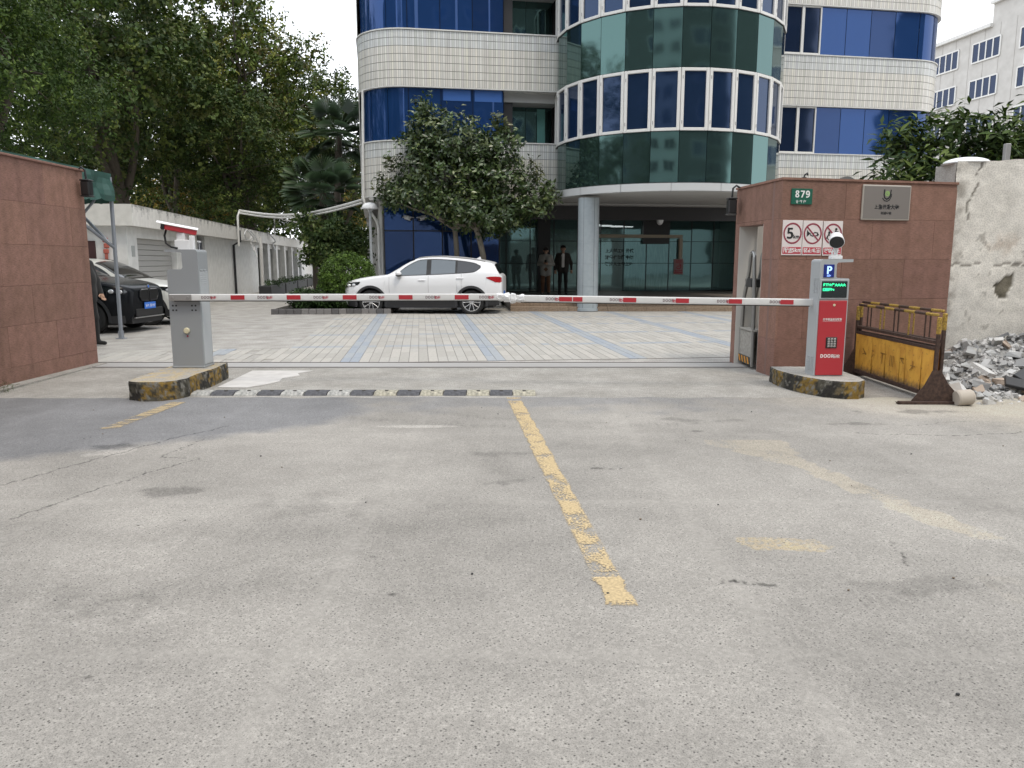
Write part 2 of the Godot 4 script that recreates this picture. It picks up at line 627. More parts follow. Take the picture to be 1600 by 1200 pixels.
	var pl := vcol(tri_mat("plaster", mottle(512, 0.02, 61, Color(0.80, 0.80, 0.80), Color(1, 1, 1), 0.12, 0.15), 1.7, 0.95, 0.8))
	pl.resource_name = "plaster"
	var st := vcol(tri_mat("stained", mottle(512, 0.035, 63, Color(0.62, 0.62, 0.62), Color(1, 1, 1), 0.2, 0.12), 0.6, 0.9, 0.5))
	st.resource_name = "stained"
	var fb := vcol(mat("cloth", Color(1, 1, 1), 0.9))
	fb.rim_enabled = true
	fb.rim = 0.2

func wcol(a: Color, b: Color, t: float) -> Color:
	return a.lerp(b, clampf(t, 0, 1))

func blotch(x: float, y: float, cx: float, cy: float, rx: float, ry: float, soft := 0.5) -> float:
	var d := sqrt(pow((x - cx) / rx, 2) + pow((y - cy) / ry, 2))
	return clampf((1.0 - d) / soft + 0.0, 0, 1)

# ---------------------------------------------------------------- ground
func sheet(called: String, x0: float, z0: float, x1: float, z1: float, y: float, m: Material, parent: Node = null) -> MeshInstance3D:
	var b := MB.new()
	var f := Vector3.UP
	b.quadn(Vector3(x0, y, z1), Vector3(x1, y, z1), Vector3(x1, y, z0), Vector3(x0, y, z0), f, f, f, f)
	return obj(called, b, m, parent)

func road_material() -> StandardMaterial3D:
	# fine aggregate, repeated every 1.9 m
	var w := 1024
	var ca := noise_img(w, w, FastNoiseLite.TYPE_CELLULAR, 0.085, 71).get_data()
	var cb := noise_img(w, w, FastNoiseLite.TYPE_CELLULAR, 0.21, 72).get_data()
	var cm := noise_img(w, w, FastNoiseLite.TYPE_SIMPLEX_SMOOTH, 0.03, 73, 4).get_data()
	var out := PackedByteArray()
	out.resize(w * w * 3)
	var r3 := RandomNumberGenerator.new()
	r3.seed = 8
	var hgt := PackedByteArray()
	hgt.resize(w * w)
	for i in w * w:
		var p := ca[i]
		var q := cb[i]
		var s := cm[i]
		var wn := r3.randf()
		var g := 214.0 + (s - 128) * 0.07 + (wn - 0.5) * 40.0
		var h := 150.0 + (wn - 0.5) * 60.0
		var tp := 30 + (s - 100) / 4
		if p < tp:
			g -= (tp - p) * 2.5
			h -= (tp - p) * 2.6
		if q < 52:
			g -= (52 - q) * 1.5 * (0.4 + wn)
			h -= (52 - q) * 1.5
		elif q > 140:
			g += (q - 140) * 0.25
		g = clampf(g, 40, 255)
		out[i * 3] = int(g)
		out[i * 3 + 1] = int(g * 0.99)
		out[i * 3 + 2] = int(g * 0.962)
		hgt[i] = int(clampf(h, 0, 255))
	var m := mat("road", Color(0.60, 0.577, 0.558), 0.93, 0.0, 0.35)
	m.albedo_texture = ImageTexture.create_from_image(Image.create_from_data(w, w, false, Image.FORMAT_RGB8, out))
	m.heightmap_enabled = true
	m.heightmap_texture = ImageTexture.create_from_image(Image.create_from_data(w, w, false, Image.FORMAT_L8, hgt))
	m.heightmap_scale = 0.35
	m.uv1_scale = Vector3(1.0 / 1.9, 1.0 / 1.9, 1)
	# wear, patches and stains over x -9..9, z -8.42..1 (drawn once)
	var W := 1440
	var H := 754
	var na := noise_img(W, H, FastNoiseLite.TYPE_SIMPLEX_SMOOTH, 0.006, 81, 5, false).get_data()
	var nb := noise_img(W, H, FastNoiseLite.TYPE_SIMPLEX_SMOOTH, 0.035, 82, 4, false).get_data()
	var nc := noise_img(W, H, FastNoiseLite.TYPE_SIMPLEX_SMOOTH, 0.018, 83, 4, false).get_data()
	var spots := [[-2.28, -4.86, 0.20, 0.10, 0.42], [-3.3, -6.15, 0.22, 0.10, 0.55], [2.30, -4.98, 0.16, 0.09, 0.35], [-0.05, -5.05, 0.17, 0.08, 0.35], [0.05, -5.9, 0.26, 0.08, 0.35], [3.95, -7.55, 0.42, 0.10, 0.5], [1.75, -7.15, 0.30, 0.12, 0.35], [3.2, -7.0, 0.2, 0.05, 0.5], [1.65, -6.7, 0.06, 0.04, 0.6], [4.9, -6.9, 0.3, 0.06, 0.35], [-1.7, -3.2, 0.3, 0.2, 0.2], [-1.2, -4.6, 0.5, 0.2, 0.16], [2.1, -3.4, 0.7, 0.08, 0.22], [0.62, -5.45, 0.035, 0.02, 0.8], [0.72, -5.43, 0.02, 0.015, 0.7], [1.0, -5.35, 0.03, 0.015, 0.7], [-0.72, -3.75, 0.02, 0.012, 0.9], [-0.55, -3.3, 0.012, 0.01, 0.9], [-1.55, -2.6, 0.012, 0.01, 0.9]]
	var pale := [[-3.05, -5.9, 0.2, 0.14, 0.25], [-0.9, -6.9, 0.35, 0.05, 0.3], [-2.0, -3.6, 0.9, 0.3, 0.10], [-1.6, -3.1, 0.7, 0.14, 0.12], [3.0, -4.0, 0.5, 0.3, 0.1], [-0.2, -2.4, 0.5, 0.2, 0.1]]
	var o2 := PackedByteArray()
	o2.resize(W * H * 3)
	for y in H:
		var z := -8.42 + 9.42 * y / H
		for x in W:
			var X := -9.0 + 18.0 * x / W
			var i := y * W + x
			var a := na[i] / 255.0 - 0.5
			var b := nb[i] / 255.0 - 0.5
			var c := nc[i] / 255.0 - 0.5
			var g := 0.86 + a * 0.13 + b * 0.05 + c * 0.04 + (r3.randf() - 0.5) * 0.09 + (na[(i * 7 + 13) % (W * H)] / 255.0 - 0.5) * 0.02
			var warm := 0.0
			# newer blue-grey asphalt on the left and in a band along the drive
			var ex := z + 6.15 + (X + 2.9) * 0.62 + b * 0.25
			var d := clampf(-ex * 3.5, 0, 1) * clampf((-1.35 - X + c * 0.6) * 1.8, 0, 1)
			var band := clampf((-7.55 - z + c * 1.2) * 1.6, 0, 1) * clampf((3.0 - X) * 0.8, 0, 1) * 0.6
			var dk := maxf(d, band)
			g *= 1.0 - 0.13 * dk
			warm -= 0.035 * dk
			for s in spots:
				var dx := absf(X - s[0])
				if dx < s[2] * 1.5 and absf(z - s[1]) < s[3] * 1.5:
					var t := sqrt(pow(dx / s[2], 2) + pow((z - s[1]) / s[3], 2)) + b * 2.6 + c * 1.6
					g *= 1.0 - s[4] * 0.32 * clampf((1.0 - t) * 1.3, 0, 1) * (0.55 + 0.9 * r3.randf())
			for s in pale:
				var dx := absf(X - s[0])
				if dx < s[2] * 1.6 and absf(z - s[1]) < s[3] * 1.6:
					var t := sqrt(pow(dx / s[2], 2) + pow((z - s[1]) / s[3], 2)) + c * 2.4 + b * 1.6
					g *= 1.0 + s[4] * 0.7 * (0.4 + r3.randf()) * clampf((1.0 - t) * 1.6, 0, 1)
			# ghost of an old arrow, and a worn yellow dab
			var gx := (X - 1.95) * 0.18 - (z + 6.1) * 0.98
			var al := (X - 1.95) * 0.98 + (z + 6.1) * 0.18
			if z < -4.0 and z > -6.35 and X > 1.6 and X < 3.4:
				var ln := absf((X - 1.98) - (z + 6.0) * 0.32)
				var wd := 0.10 if z > -5.55 else (z + 6.3) * -0.0 + 0.36 * clampf((-5.3 - z), 0.2, 1.0)
				if ln < wd + b * 0.2 and c + r3.randf() * 0.5 > 0.05:
					g *= 1.05
					warm += 0.03
			if absf(X - 1.42 + b * 0.25) < 0.20 and absf(z + 3.92) < 0.10 + c * 0.12:
				if r3.randf() < 0.75:
					g *= 1.04
					warm += 0.08 * (0.4 + nb[i] / 255.0)
			if X > 2.2 and z > -3.5:
				warm += 0.012 * clampf(c * 3.0, 0, 1)
			# paler dust towards the wall on the right
			var du := clampf((X - 3.4 + (z + 7.4) * -1.2 + c * 0.8) * 0.6, 0, 1) * clampf((-5.6 - z) * 0.7, 0, 1)
			g *= 1.0 + 0.14 * du
			warm += 0.03 * du
			g = clampf(g, 0.2, 1.0)
			o2[i * 3] = int(clampf(g * (1.0 + warm), 0, 1) * 255)
			o2[i * 3 + 1] = int(clampf(g * (1.0 + warm * 0.35), 0, 1) * 255)
			o2[i * 3 + 2] = int(clampf(g * (1.0 - warm), 0, 1) * 255)
	# seams, cracks and old tyre arcs: [points..., half width in pixels, darkness]
	for cr in [[[-3.45, -5.0, -2.95, -6.3, -2.6, -6.9], 1, 0.30], [[-2.62, -6.35, -2.72, -5.75, -2.42, -5.72, -2.75, -4.95, -2.95, -4.3], 0, 0.45], [[-0.9, -7.6, -0.2, -7.25, 0.9, -7.0], 7, 0.05], [[-1.6, -7.3, -0.4, -6.9, 0.8, -6.85, 2.0, -7.1], 8, 0.05], [[3.0, -6.6, 3.9, -6.5, 4.6, -6.65, 5.4, -6.5], 0, 0.5], [[3.6, -6.9, 4.2, -7.1, 5.2, -7.0], 0, 0.22], [[2.05, -3.95, 2.0, -3.75, 1.97, -3.6], 0, 0.35], [[1.0, -3.42, 1.24, -3.4], 1, 0.45], [[-4.2, -2.9, -3.1, -3.3, -1.9, -3.2, -0.8, -3.5], 12, 0.035], [[-3.4, -4.2, -1.8, -4.0, 0.2, -4.3], 14, 0.03], [[1.2, -3.1, 2.2, -3.4, 3.4, -3.3], 9, 0.05]]:
		var q: Array = cr[0]
		for s in range(0, q.size() - 2, 2):
			var pa := Vector2(q[s], q[s + 1])
			var pb := Vector2(q[s + 2], q[s + 3])
			var st := int(pa.distance_to(pb) / 0.011)
			for k in st:
				var p := pa.lerp(pb, k / float(st))
				var px := int((p.x + 9.0) * 80.0 + (nb[(k * 3 + s * 900) % (W * H)] - 128) * 0.02)
				var py := int((p.y + 8.42) * 80.0 + (nc[(k * 2 + s * 700 + 5000) % (W * H)] - 128) * 0.03)
				var hwid: int = cr[1]
				for dy in range(-hwid, hwid + 1):
					if px < 0 or px >= W or py + dy < 0 or py + dy >= H or r3.randf() < 0.25:
						continue
					var at := ((py + dy) * W + px) * 3
					var fk: float = 1.0 - cr[2] * (1.0 - absf(dy) / (hwid + 1.0)) * r3.randf_range(0.5, 1.0)
					for ch in 3:
						o2[at + ch] = int(o2[at + ch] * fk)
	m.detail_enabled = true
	m.detail_blend_mode = BaseMaterial3D.BLEND_MODE_MUL
	m.detail_uv_layer = BaseMaterial3D.DETAIL_UV_2
	m.detail_albedo = ImageTexture.create_from_image(Image.create_from_data(W, H, false, Image.FORMAT_RGB8, o2))
	return m

func worn_paint(called: String, c: Color, seed_: int, keep: int) -> StandardMaterial3D:
	var w := 48
	var h := 1536
	var a := noise_img(w, h, FastNoiseLite.TYPE_SIMPLEX_SMOOTH, 0.16, seed_, 4, false).get_data()
	var b := noise_img(w, h, FastNoiseLite.TYPE_SIMPLEX_SMOOTH, 0.012, seed_ + 1, 3, false).get_data()
	var out := PackedByteArray()
	out.resize(w * h * 4)
	var s := c.linear_to_srgb()
	for y in h:
		for x in w:
			var i := y * w + x
			var e := mini(mini(x, w - 1 - x) * 14, mini(y, h - 1 - y) * 6)
			var v := int(a[i] * 0.5 + b[i] * 0.55)
			var f := 0.86 + 0.28 * (a[i] / 255.0)
			var y2 := float(y) / h
			var k := keep + int(40.0 * clampf((y2 - 0.45) * 3.0, 0, 1))
			if y2 > 0.94:
				k = keep - 10
			out[i * 4] = int(clampf(s.r * f, 0, 1) * 255)
			out[i * 4 + 1] = int(clampf(s.g * f, 0, 1) * 255)
			out[i * 4 + 2] = int(clampf(s.b * f, 0, 1) * 255)
			out[i * 4 + 3] = int(clampf((v - k) / 50.0, 0, 1) * clampf((e - (a[i] + b[i] - 190) / 2) / 16.0, 0, 1) * 205)
	var m := mat(called, Color(1, 1, 1), 0.9)
	m.albedo_texture = ImageTexture.create_from_image(Image.create_from_data(w, h, false, Image.FORMAT_RGBA8, out))
	m.transparency = BaseMaterial3D.TRANSPARENCY_ALPHA
	return m

func ground() -> void:
	tag(sheet("ground", -420, -520, 420, 300, 0.0, M.ground), "plain grey ground under the whole street and yard", "", "", "structure")
	# road
	var b := MB.new()
	var f := Vector3.UP
	b.quadn(Vector3(-9, 0.004, 1), Vector3(9, 0.004, 1), Vector3(9, 0.004, -8.20), Vector3(-9, 0.004, -8.20), f, f, f, f)
	# ragged edge where the asphalt laps over the concrete
	var en := FastNoiseLite.new()
	en.seed = 17
	en.frequency = 0.9
	en.fractal_octaves = 4
	for k in 360:
		var xa := -9.0 + k * 0.05
		var xb := xa + 0.05
		b.quadn(Vector3(xa, 0.0042, -8.05), Vector3(xb, 0.0042, -8.05), Vector3(xb, 0.0095, -8.20), Vector3(xa, 0.0095, -8.20), f, f, f, f)
		b.quadn(Vector3(xa, 0.0095, -8.20), Vector3(xb, 0.0095, -8.20), Vector3(xb, 0.0075, -8.37 + 0.10 * en.get_noise_1d(xb * 1.5)), Vector3(xa, 0.0075, -8.37 + 0.10 * en.get_noise_1d(xa * 1.5)), f, f, f, f)
	for i in b.v.size():
		b.u[i] = Vector2(b.v[i].x, b.v[i].z)
		b.u2.append(Vector2((b.v[i].x + 9.0) / 18.0, (b.v[i].z + 8.42) / 9.42))
	tag(obj("road", b, road_material()), "worn grey asphalt road in front of the gate", "", "", "structure")
	# concrete drive between the road and the gate rail, slightly ramped
	var dv := MB.new()
	dv.quad(Vector3(-9, 0.006, -8.19), Vector3(7.5, 0.006, -8.19), Vector3(7.5, 0.018, -10.66), Vector3(-9, 0.018, -10.66))
	tag(obj("driveway", dv, M.concrete), "pale concrete strip between the road and the gate rail", "", "", "structure")
	var pa := MB.new()
	pa.plan([Vector2(-3.55, -10.4), Vector2(-3.5, -9.0), Vector2(-3.15, -8.98), Vector2(-3.0, -9.2), Vector2(-2.9, -9.45), Vector2(-2.94, -9.7), Vector2(-2.78, -9.95), Vector2(-2.86, -10.15), Vector2(-2.72, -10.4)], 0.012, 0.021, false)
	tri_mat("light_patch", mottle(256, 0.02, 91, Color(0.46, 0.44, 0.42), Color(0.56, 0.54, 0.515)), 1.3, 0.9)
	tag(obj("concrete_patch", pa, M.light_patch), "light new concrete patch beside the left island", "", "", "structure")
	# gate track: concrete sill with two steel rails let in
	var sill := MB.new()
	sill.box(Vector3(-1.4, 0.0125, -10.935), Vector3(9.6, 0.025, 0.55))
	var track := thing("gate_track", Vector3.ZERO, 0, "pair of thin rails let into the sill across the gateway", "gate track")
	obj("sill", sill, M.rail_steel, track)
	for z in [-10.69, -11.2]:
		var rr := MB.new()
		rr.box(Vector3(-1.4, 0.016, z), Vector3(9.6, 0.032, 0.022), 0.004)
		obj("rail", rr, M.joint_dark, track)
	# yard
	tag(sheet("yard", -60, -120, 60, -11.22, 0.006, M.plaza_concrete), "smooth pale concrete of the yard behind the gate", "", "", "structure")
	paving()
	# road markings
	var yl := worn_paint("worn_yellow", Color(0.53, 0.405, 0.225), 101, 58)
	var q := MB.new()
	q.quad(Vector3(-0.06, 0.0085, -8.38), Vector3(0.09, 0.0085, -8.38), Vector3(0.09, 0.0085, -8.38), Vector3(-0.06, 0.0085, -8.38))
	q = MB.new()
	q.quad(Vector3(0.405, 0.0085, -3.17), Vector3(0.56, 0.0085, -3.17), Vector3(0.10, 0.0085, -8.39), Vector3(-0.07, 0.0085, -8.39))
	tag(obj("road_marking", q, yl), "long worn yellow centre line down the road", "", "", "structure")
	q = MB.new()
	q.quad(Vector3(-3.73, 0.0085, -6.75), Vector3(-3.55, 0.0085, -6.80), Vector3(-3.48, 0.0085, -8.1), Vector3(-3.66, 0.0085, -8.1))
	tag(obj("road_marking", q, worn_paint("worn_yellow_faint", Color(0.46, 0.36, 0.21), 111, 78)), "short faint yellow line in front of the left island", "", "", "structure")
	speed_bump()
	# litter: tiny dark stones and bits on the road
	var lit := MB.new()
	for k in 90:
		var p := Vector3(rng.randf_range(-4.5, 5.0), 0.009, rng.randf_range(-8.3, -2.0))
		var s := rng.randf_range(0.003, 0.009)
		lit.col = [Color(0.03, 0.03, 0.03), Color(0.16, 0.12, 0.08), Color(0.4, 0.39, 0.37)][rng.randi() % 3]
		lit.xf = Transform3D(Basis(Vector3.UP, rng.randf() * TAU), p)
		lit.ellipsoid(Vector3.ZERO, Vector3(s, s * 0.5, s * rng.randf_range(0.5, 1.0)), 6, 4)
	tag(obj("grit", lit, M.painted), "small stones and bits scattered over the road", "", "", "stuff")

func paving() -> void:
	# local frame: x across, -z along the joints, turned 6.8 degrees; cells of 2.2 m
	var root := thing("paving", Vector3(-2.43, 0, -11.4), 6.8, "", "", "", "structure")
	root.set_meta("label", "tiled forecourt with blue bands before the building")
	var mats := []
	for k in 5:
		var c: Color = [Color(0.43, 0.41, 0.375), Color(0.395, 0.375, 0.34), Color(0.455, 0.43, 0.39), Color(0.315, 0.345, 0.385), Color(0.345, 0.365, 0.385)][k]
		var m := mat("paver_%d" % k, c, 0.8)
		m.detail_enabled = true
		m.detail_albedo = T_fine
		m.detail_blend_mode = BaseMaterial3D.BLEND_MODE_MUL
		m.uv1_triplanar = true
		m.uv1_world_triplanar = true
		mats.append(m)
	var bed := MB.new()
	# the bed follows the tiled area: front rows reach further left than the rest
	bed.plan([Vector2(-1.16, 0.15), Vector2(16, 0.15), Vector2(16, -13.5), Vector2(-1.16, -13.5)], 0.0, 0.0105, false)
	obj("tile_bed", bed, M.paver_joint, root)
	var meshes := {}
	var rest := []
	for k in 5:
		rest.append(MB.new())
	var made := 0
	var cell := 2.2
	var W := (cell - 0.28) / 13.0
	for iz in 7:
		# rows inside one cell: a bluish cross row, then three long rows
		var zc := -iz * cell
		var rows := [[0.0, 0.62], [0.62, 1.27], [1.27, 1.93], [1.93, 2.2]]
		if iz == 0:
			rows = [[-0.15, 0.45], [0.45, 1.1], [1.1, 1.62], [1.62, 1.93], [1.93, 2.2]]
		for r in rows:
			var z0: float = zc - r[0]
			var z1: float = zc - r[1]
			var cross: bool = r[1] > 2.1
			for ix in range(-2, 7):
				var x0 := ix * cell
				for j in 15:
					var blue := j < 2
					var xa := x0 - 0.14 + j * 0.14 if blue else x0 + 0.14 + (j - 2) * W
					var xb := xa + (0.14 if blue else W)
					if xa > 15.9 or xa < -4.1:
						continue
					if xa < -1.2 and z0 < -1.9:
						continue
					var X := xa
					# worn away under the poured concrete on the left
					if xa < -1.2 and absf(sin(xa * 5.1 + z0 * 3.0)) < 0.35 and xa > -3.2:
						continue
					var tone := 3 + (rng.randi() % 2) if blue else rng.randi() % 3
					if cross and not blue and rng.randf() < 0.8:
						tone = 4
					var g := 0.0045
					var L: float = absf(z1 - z0)
					var w := xb - xa
					var dy := rng.randf_range(-0.0012, 0.0012)
					var ce := Vector3((xa + xb) / 2, 0.010 + dy, (z0 + z1) / 2)
					var near := iz < 2 and not cross and made < 296 and xa > -4.0 and xa < 5.7
					if near:
						var key := "%d_%d_%d" % [roundi(w * 1000), roundi(L * 1000), 0]
						if not meshes.has(key):
							var tb := MB.new()
							tb.box(Vector3.ZERO, Vector3(w - g * 2, 0.012, L - g * 2), 0.002)
							meshes[key] = tb.mesh()
						var o := put_mesh("paving_tile", meshes[key], mats[tone], root)
						o.position = ce
						made += 1
					else:
						rest[tone].box(ce, Vector3(w - g * 2, 0.012, L - g * 2))
	for k in 5:
		if rest[k].v.size():
			tag(obj("paving_tiles", rest[k], mats[k], root), "", "", "", "stuff")

func speed_bump() -> void:
	var root := thing("speed_bump", Vector3(-1.69, 0.008, -8.63), 0, "low rubber speed hump of alternating black and pale segments", "speed bump")
	var white := vcol(tri_mat("bump_pale", mottle(256, 0.04, 121, Color(0.15, 0.15, 0.145), Color(0.58, 0.565, 0.52)), 0.5, 0.8))
	var n := 15
	var w := 3.92 / n
	for k in n:
		var b := MB.new()
		var x0 := -1.96 + k * w + 0.006
		var x1 := x0 + w - 0.012
		var h := 0.030
		var prof := [Vector2(0.15, 0), Vector2(0.14, 0.010), Vector2(0.08, h), Vector2(-0.08, h), Vector2(-0.14, 0.010), Vector2(-0.15, 0)]
		b.col = Color(1, 1, 1) if k < 7 else Color(1, 0.95, 0.80)
		for i in 5:
			var p: Vector2 = prof[i]
			var q: Vector2 = prof[i + 1]
			b.quad(Vector3(x0, p.y, p.x), Vector3(x1, p.y, p.x), Vector3(x1, q.y, q.x), Vector3(x0, q.y, q.x))
		for e in [[x0, -1.0], [x1, 1.0]]:
			var f := Vector3(e[1], 0, 0)
			for i in range(1, 5):
				b.tri(Vector3(e[0], prof[0].y, prof[0].x), Vector3(e[0], prof[i].y, prof[i].x), Vector3(e[0], prof[i + 1].y, prof[i + 1].x), f, f, f)
		if k == n - 1:
			b.col = Color(1, 0.84, 0.58)
		var dark := k % 2 == 1
		var o := obj("hump_segment", b, M.black_rubber_worn if dark else white, root)
		if k > 0:
			var bt := MB.new()
			bt.lathe([Vector2(0.022, 0.0), Vector2(0.020, 0.008), Vector2(0, 0.009)], 8)
			var bo := obj("bolt", bt, M.joint_dark, o)
			bo.position = Vector3((x0 + x1) / 2, h, 0)

# ---------------------------------------------------------------- main building
const BC := Vector3(4.80, 0, -25.04)
const BTURN := 10.0

func bpt(x: float, y: float, z: float) -> Vector3:
	return Transform3D(Basis(Vector3.UP, deg_to_rad(BTURN)), BC) * Vector3(x, y, z)

func arc_path(cx: float, cz: float, r: float, a0: float, a1: float, n: int, path: Array, nrm: Array) -> void:
	for k in n + 1:
		var a := deg_to_rad(a0 + (a1 - a0) * k / n)
		var d := Vector2(sin(a), cos(a))
		var p := Vector2(cx, cz) + d * r
		if path.size() and path[-1].distance_to(p) < 1e-4:
			continue
		path.append(p)
		nrm.append(d)

# a glass pane along a plan path with slightly wavy normals
func pane_mesh(path: Array, nrm: Array, y0: float, y1: float, off: float, wob: float, seed_: int) -> MB:
	var b := MB.new()
	var f := FastNoiseLite.new()
	f.seed = seed_
	f.frequency = 0.9
	var r := RandomNumberGenerator.new()
	r.seed = seed_
	var tx := r.randf_range(-wob, wob)
	var ty := r.randf_range(-wob, wob)
	var pts := []
	var ns := []
	for i in path.size() - 1:
		for s in 4:
			var t := s / 4.0
			pts.append(path[i].lerp(path[i + 1], t))
			ns.append(nrm[i].lerp(nrm[i + 1], t).normalized())
	pts.append(path[-1])
	ns.append(nrm[-1])
	var rows := 6
	for i in pts.size() - 1:
		for j in rows:
			var P := []
			var N := []
			for q in [[i, j], [i + 1, j], [i + 1, j + 1], [i, j + 1]]:
				var y: float = y0 + (y1 - y0) * q[1] / rows
				var p2: Vector2 = pts[q[0]] + ns[q[0]] * off
				var p := Vector3(p2.x, y, p2.y)
				var nn := Vector3(ns[q[0]].x, 0, ns[q[0]].y)
				var side := Vector3(nn.z, 0, -nn.x)
				nn = nn + side * (tx + f.get_noise_3d(p.x * 1.5, p.y * 1.5, p.z * 1.5) * wob * 1.6) + Vector3.UP * (ty + f.get_noise_3d(p.x * 1.5 + 40, p.y * 1.5, p.z * 1.5) * wob * 1.6)
				P.append(p)
				N.append(nn.normalized())
			b.quadn(P[0], P[1], P[2], P[3], N[0], N[1], N[2], N[3])
	return b

func tile_band(root: Node3D, path: Array, nrm: Array, y0: float, rows: int) -> void:
	var h := 1.6 / 7.0
	var cream := MB.new()
	var blue := MB.new()
	var grout := MB.new()
	for k in rows:
		var b := blue if (k == rows - 1 or k == rows - 2) else cream  # top two rows: reflected sky painted as a bluish tone
		var a := y0 + k * h + 0.007
		var e := y0 + (k + 1) * h - 0.007
		b.strip(path, nrm, a, e, 0.0, 1.12)
		b.ledge(path, nrm, e, -0.012, 0.0, 1.0)
		b.ledge(path, nrm, a, -0.012, 0.0, -1.0)
	grout.strip(path, nrm, y0 + 0.001, y0 + rows * h - 0.001, -0.012)
	grout.ledge(path, nrm, y0 + 0.001, -1.0, -0.012, -1.0)
	grout.ledge(path, nrm, y0 + rows * h - 0.001, -1.0, -0.012, 1.0)
	var o := obj("tile_band", cream, M.tile_cream, root)
	obj("tile_rows", blue, M.tile_sky_sheen, o)
	obj("grout", grout, M.grout, o)
	var tr := MB.new()
	var yt := y0 + rows * h
	tr.strip(path, nrm, yt, yt + 0.035, 0.03)
	tr.ledge(path, nrm, yt + 0.035, -0.3, 0.03, 1.0)
	tr.ledge(path, nrm, yt, -0.0, 0.03, -1.0)
	tr.strip(path, nrm, y0 - 0.03, y0, 0.02)
	tr.ledge(path, nrm, y0 - 0.03, -0.3, 0.02, -1.0)
	obj("band_trim", tr, M.white_trim, o)

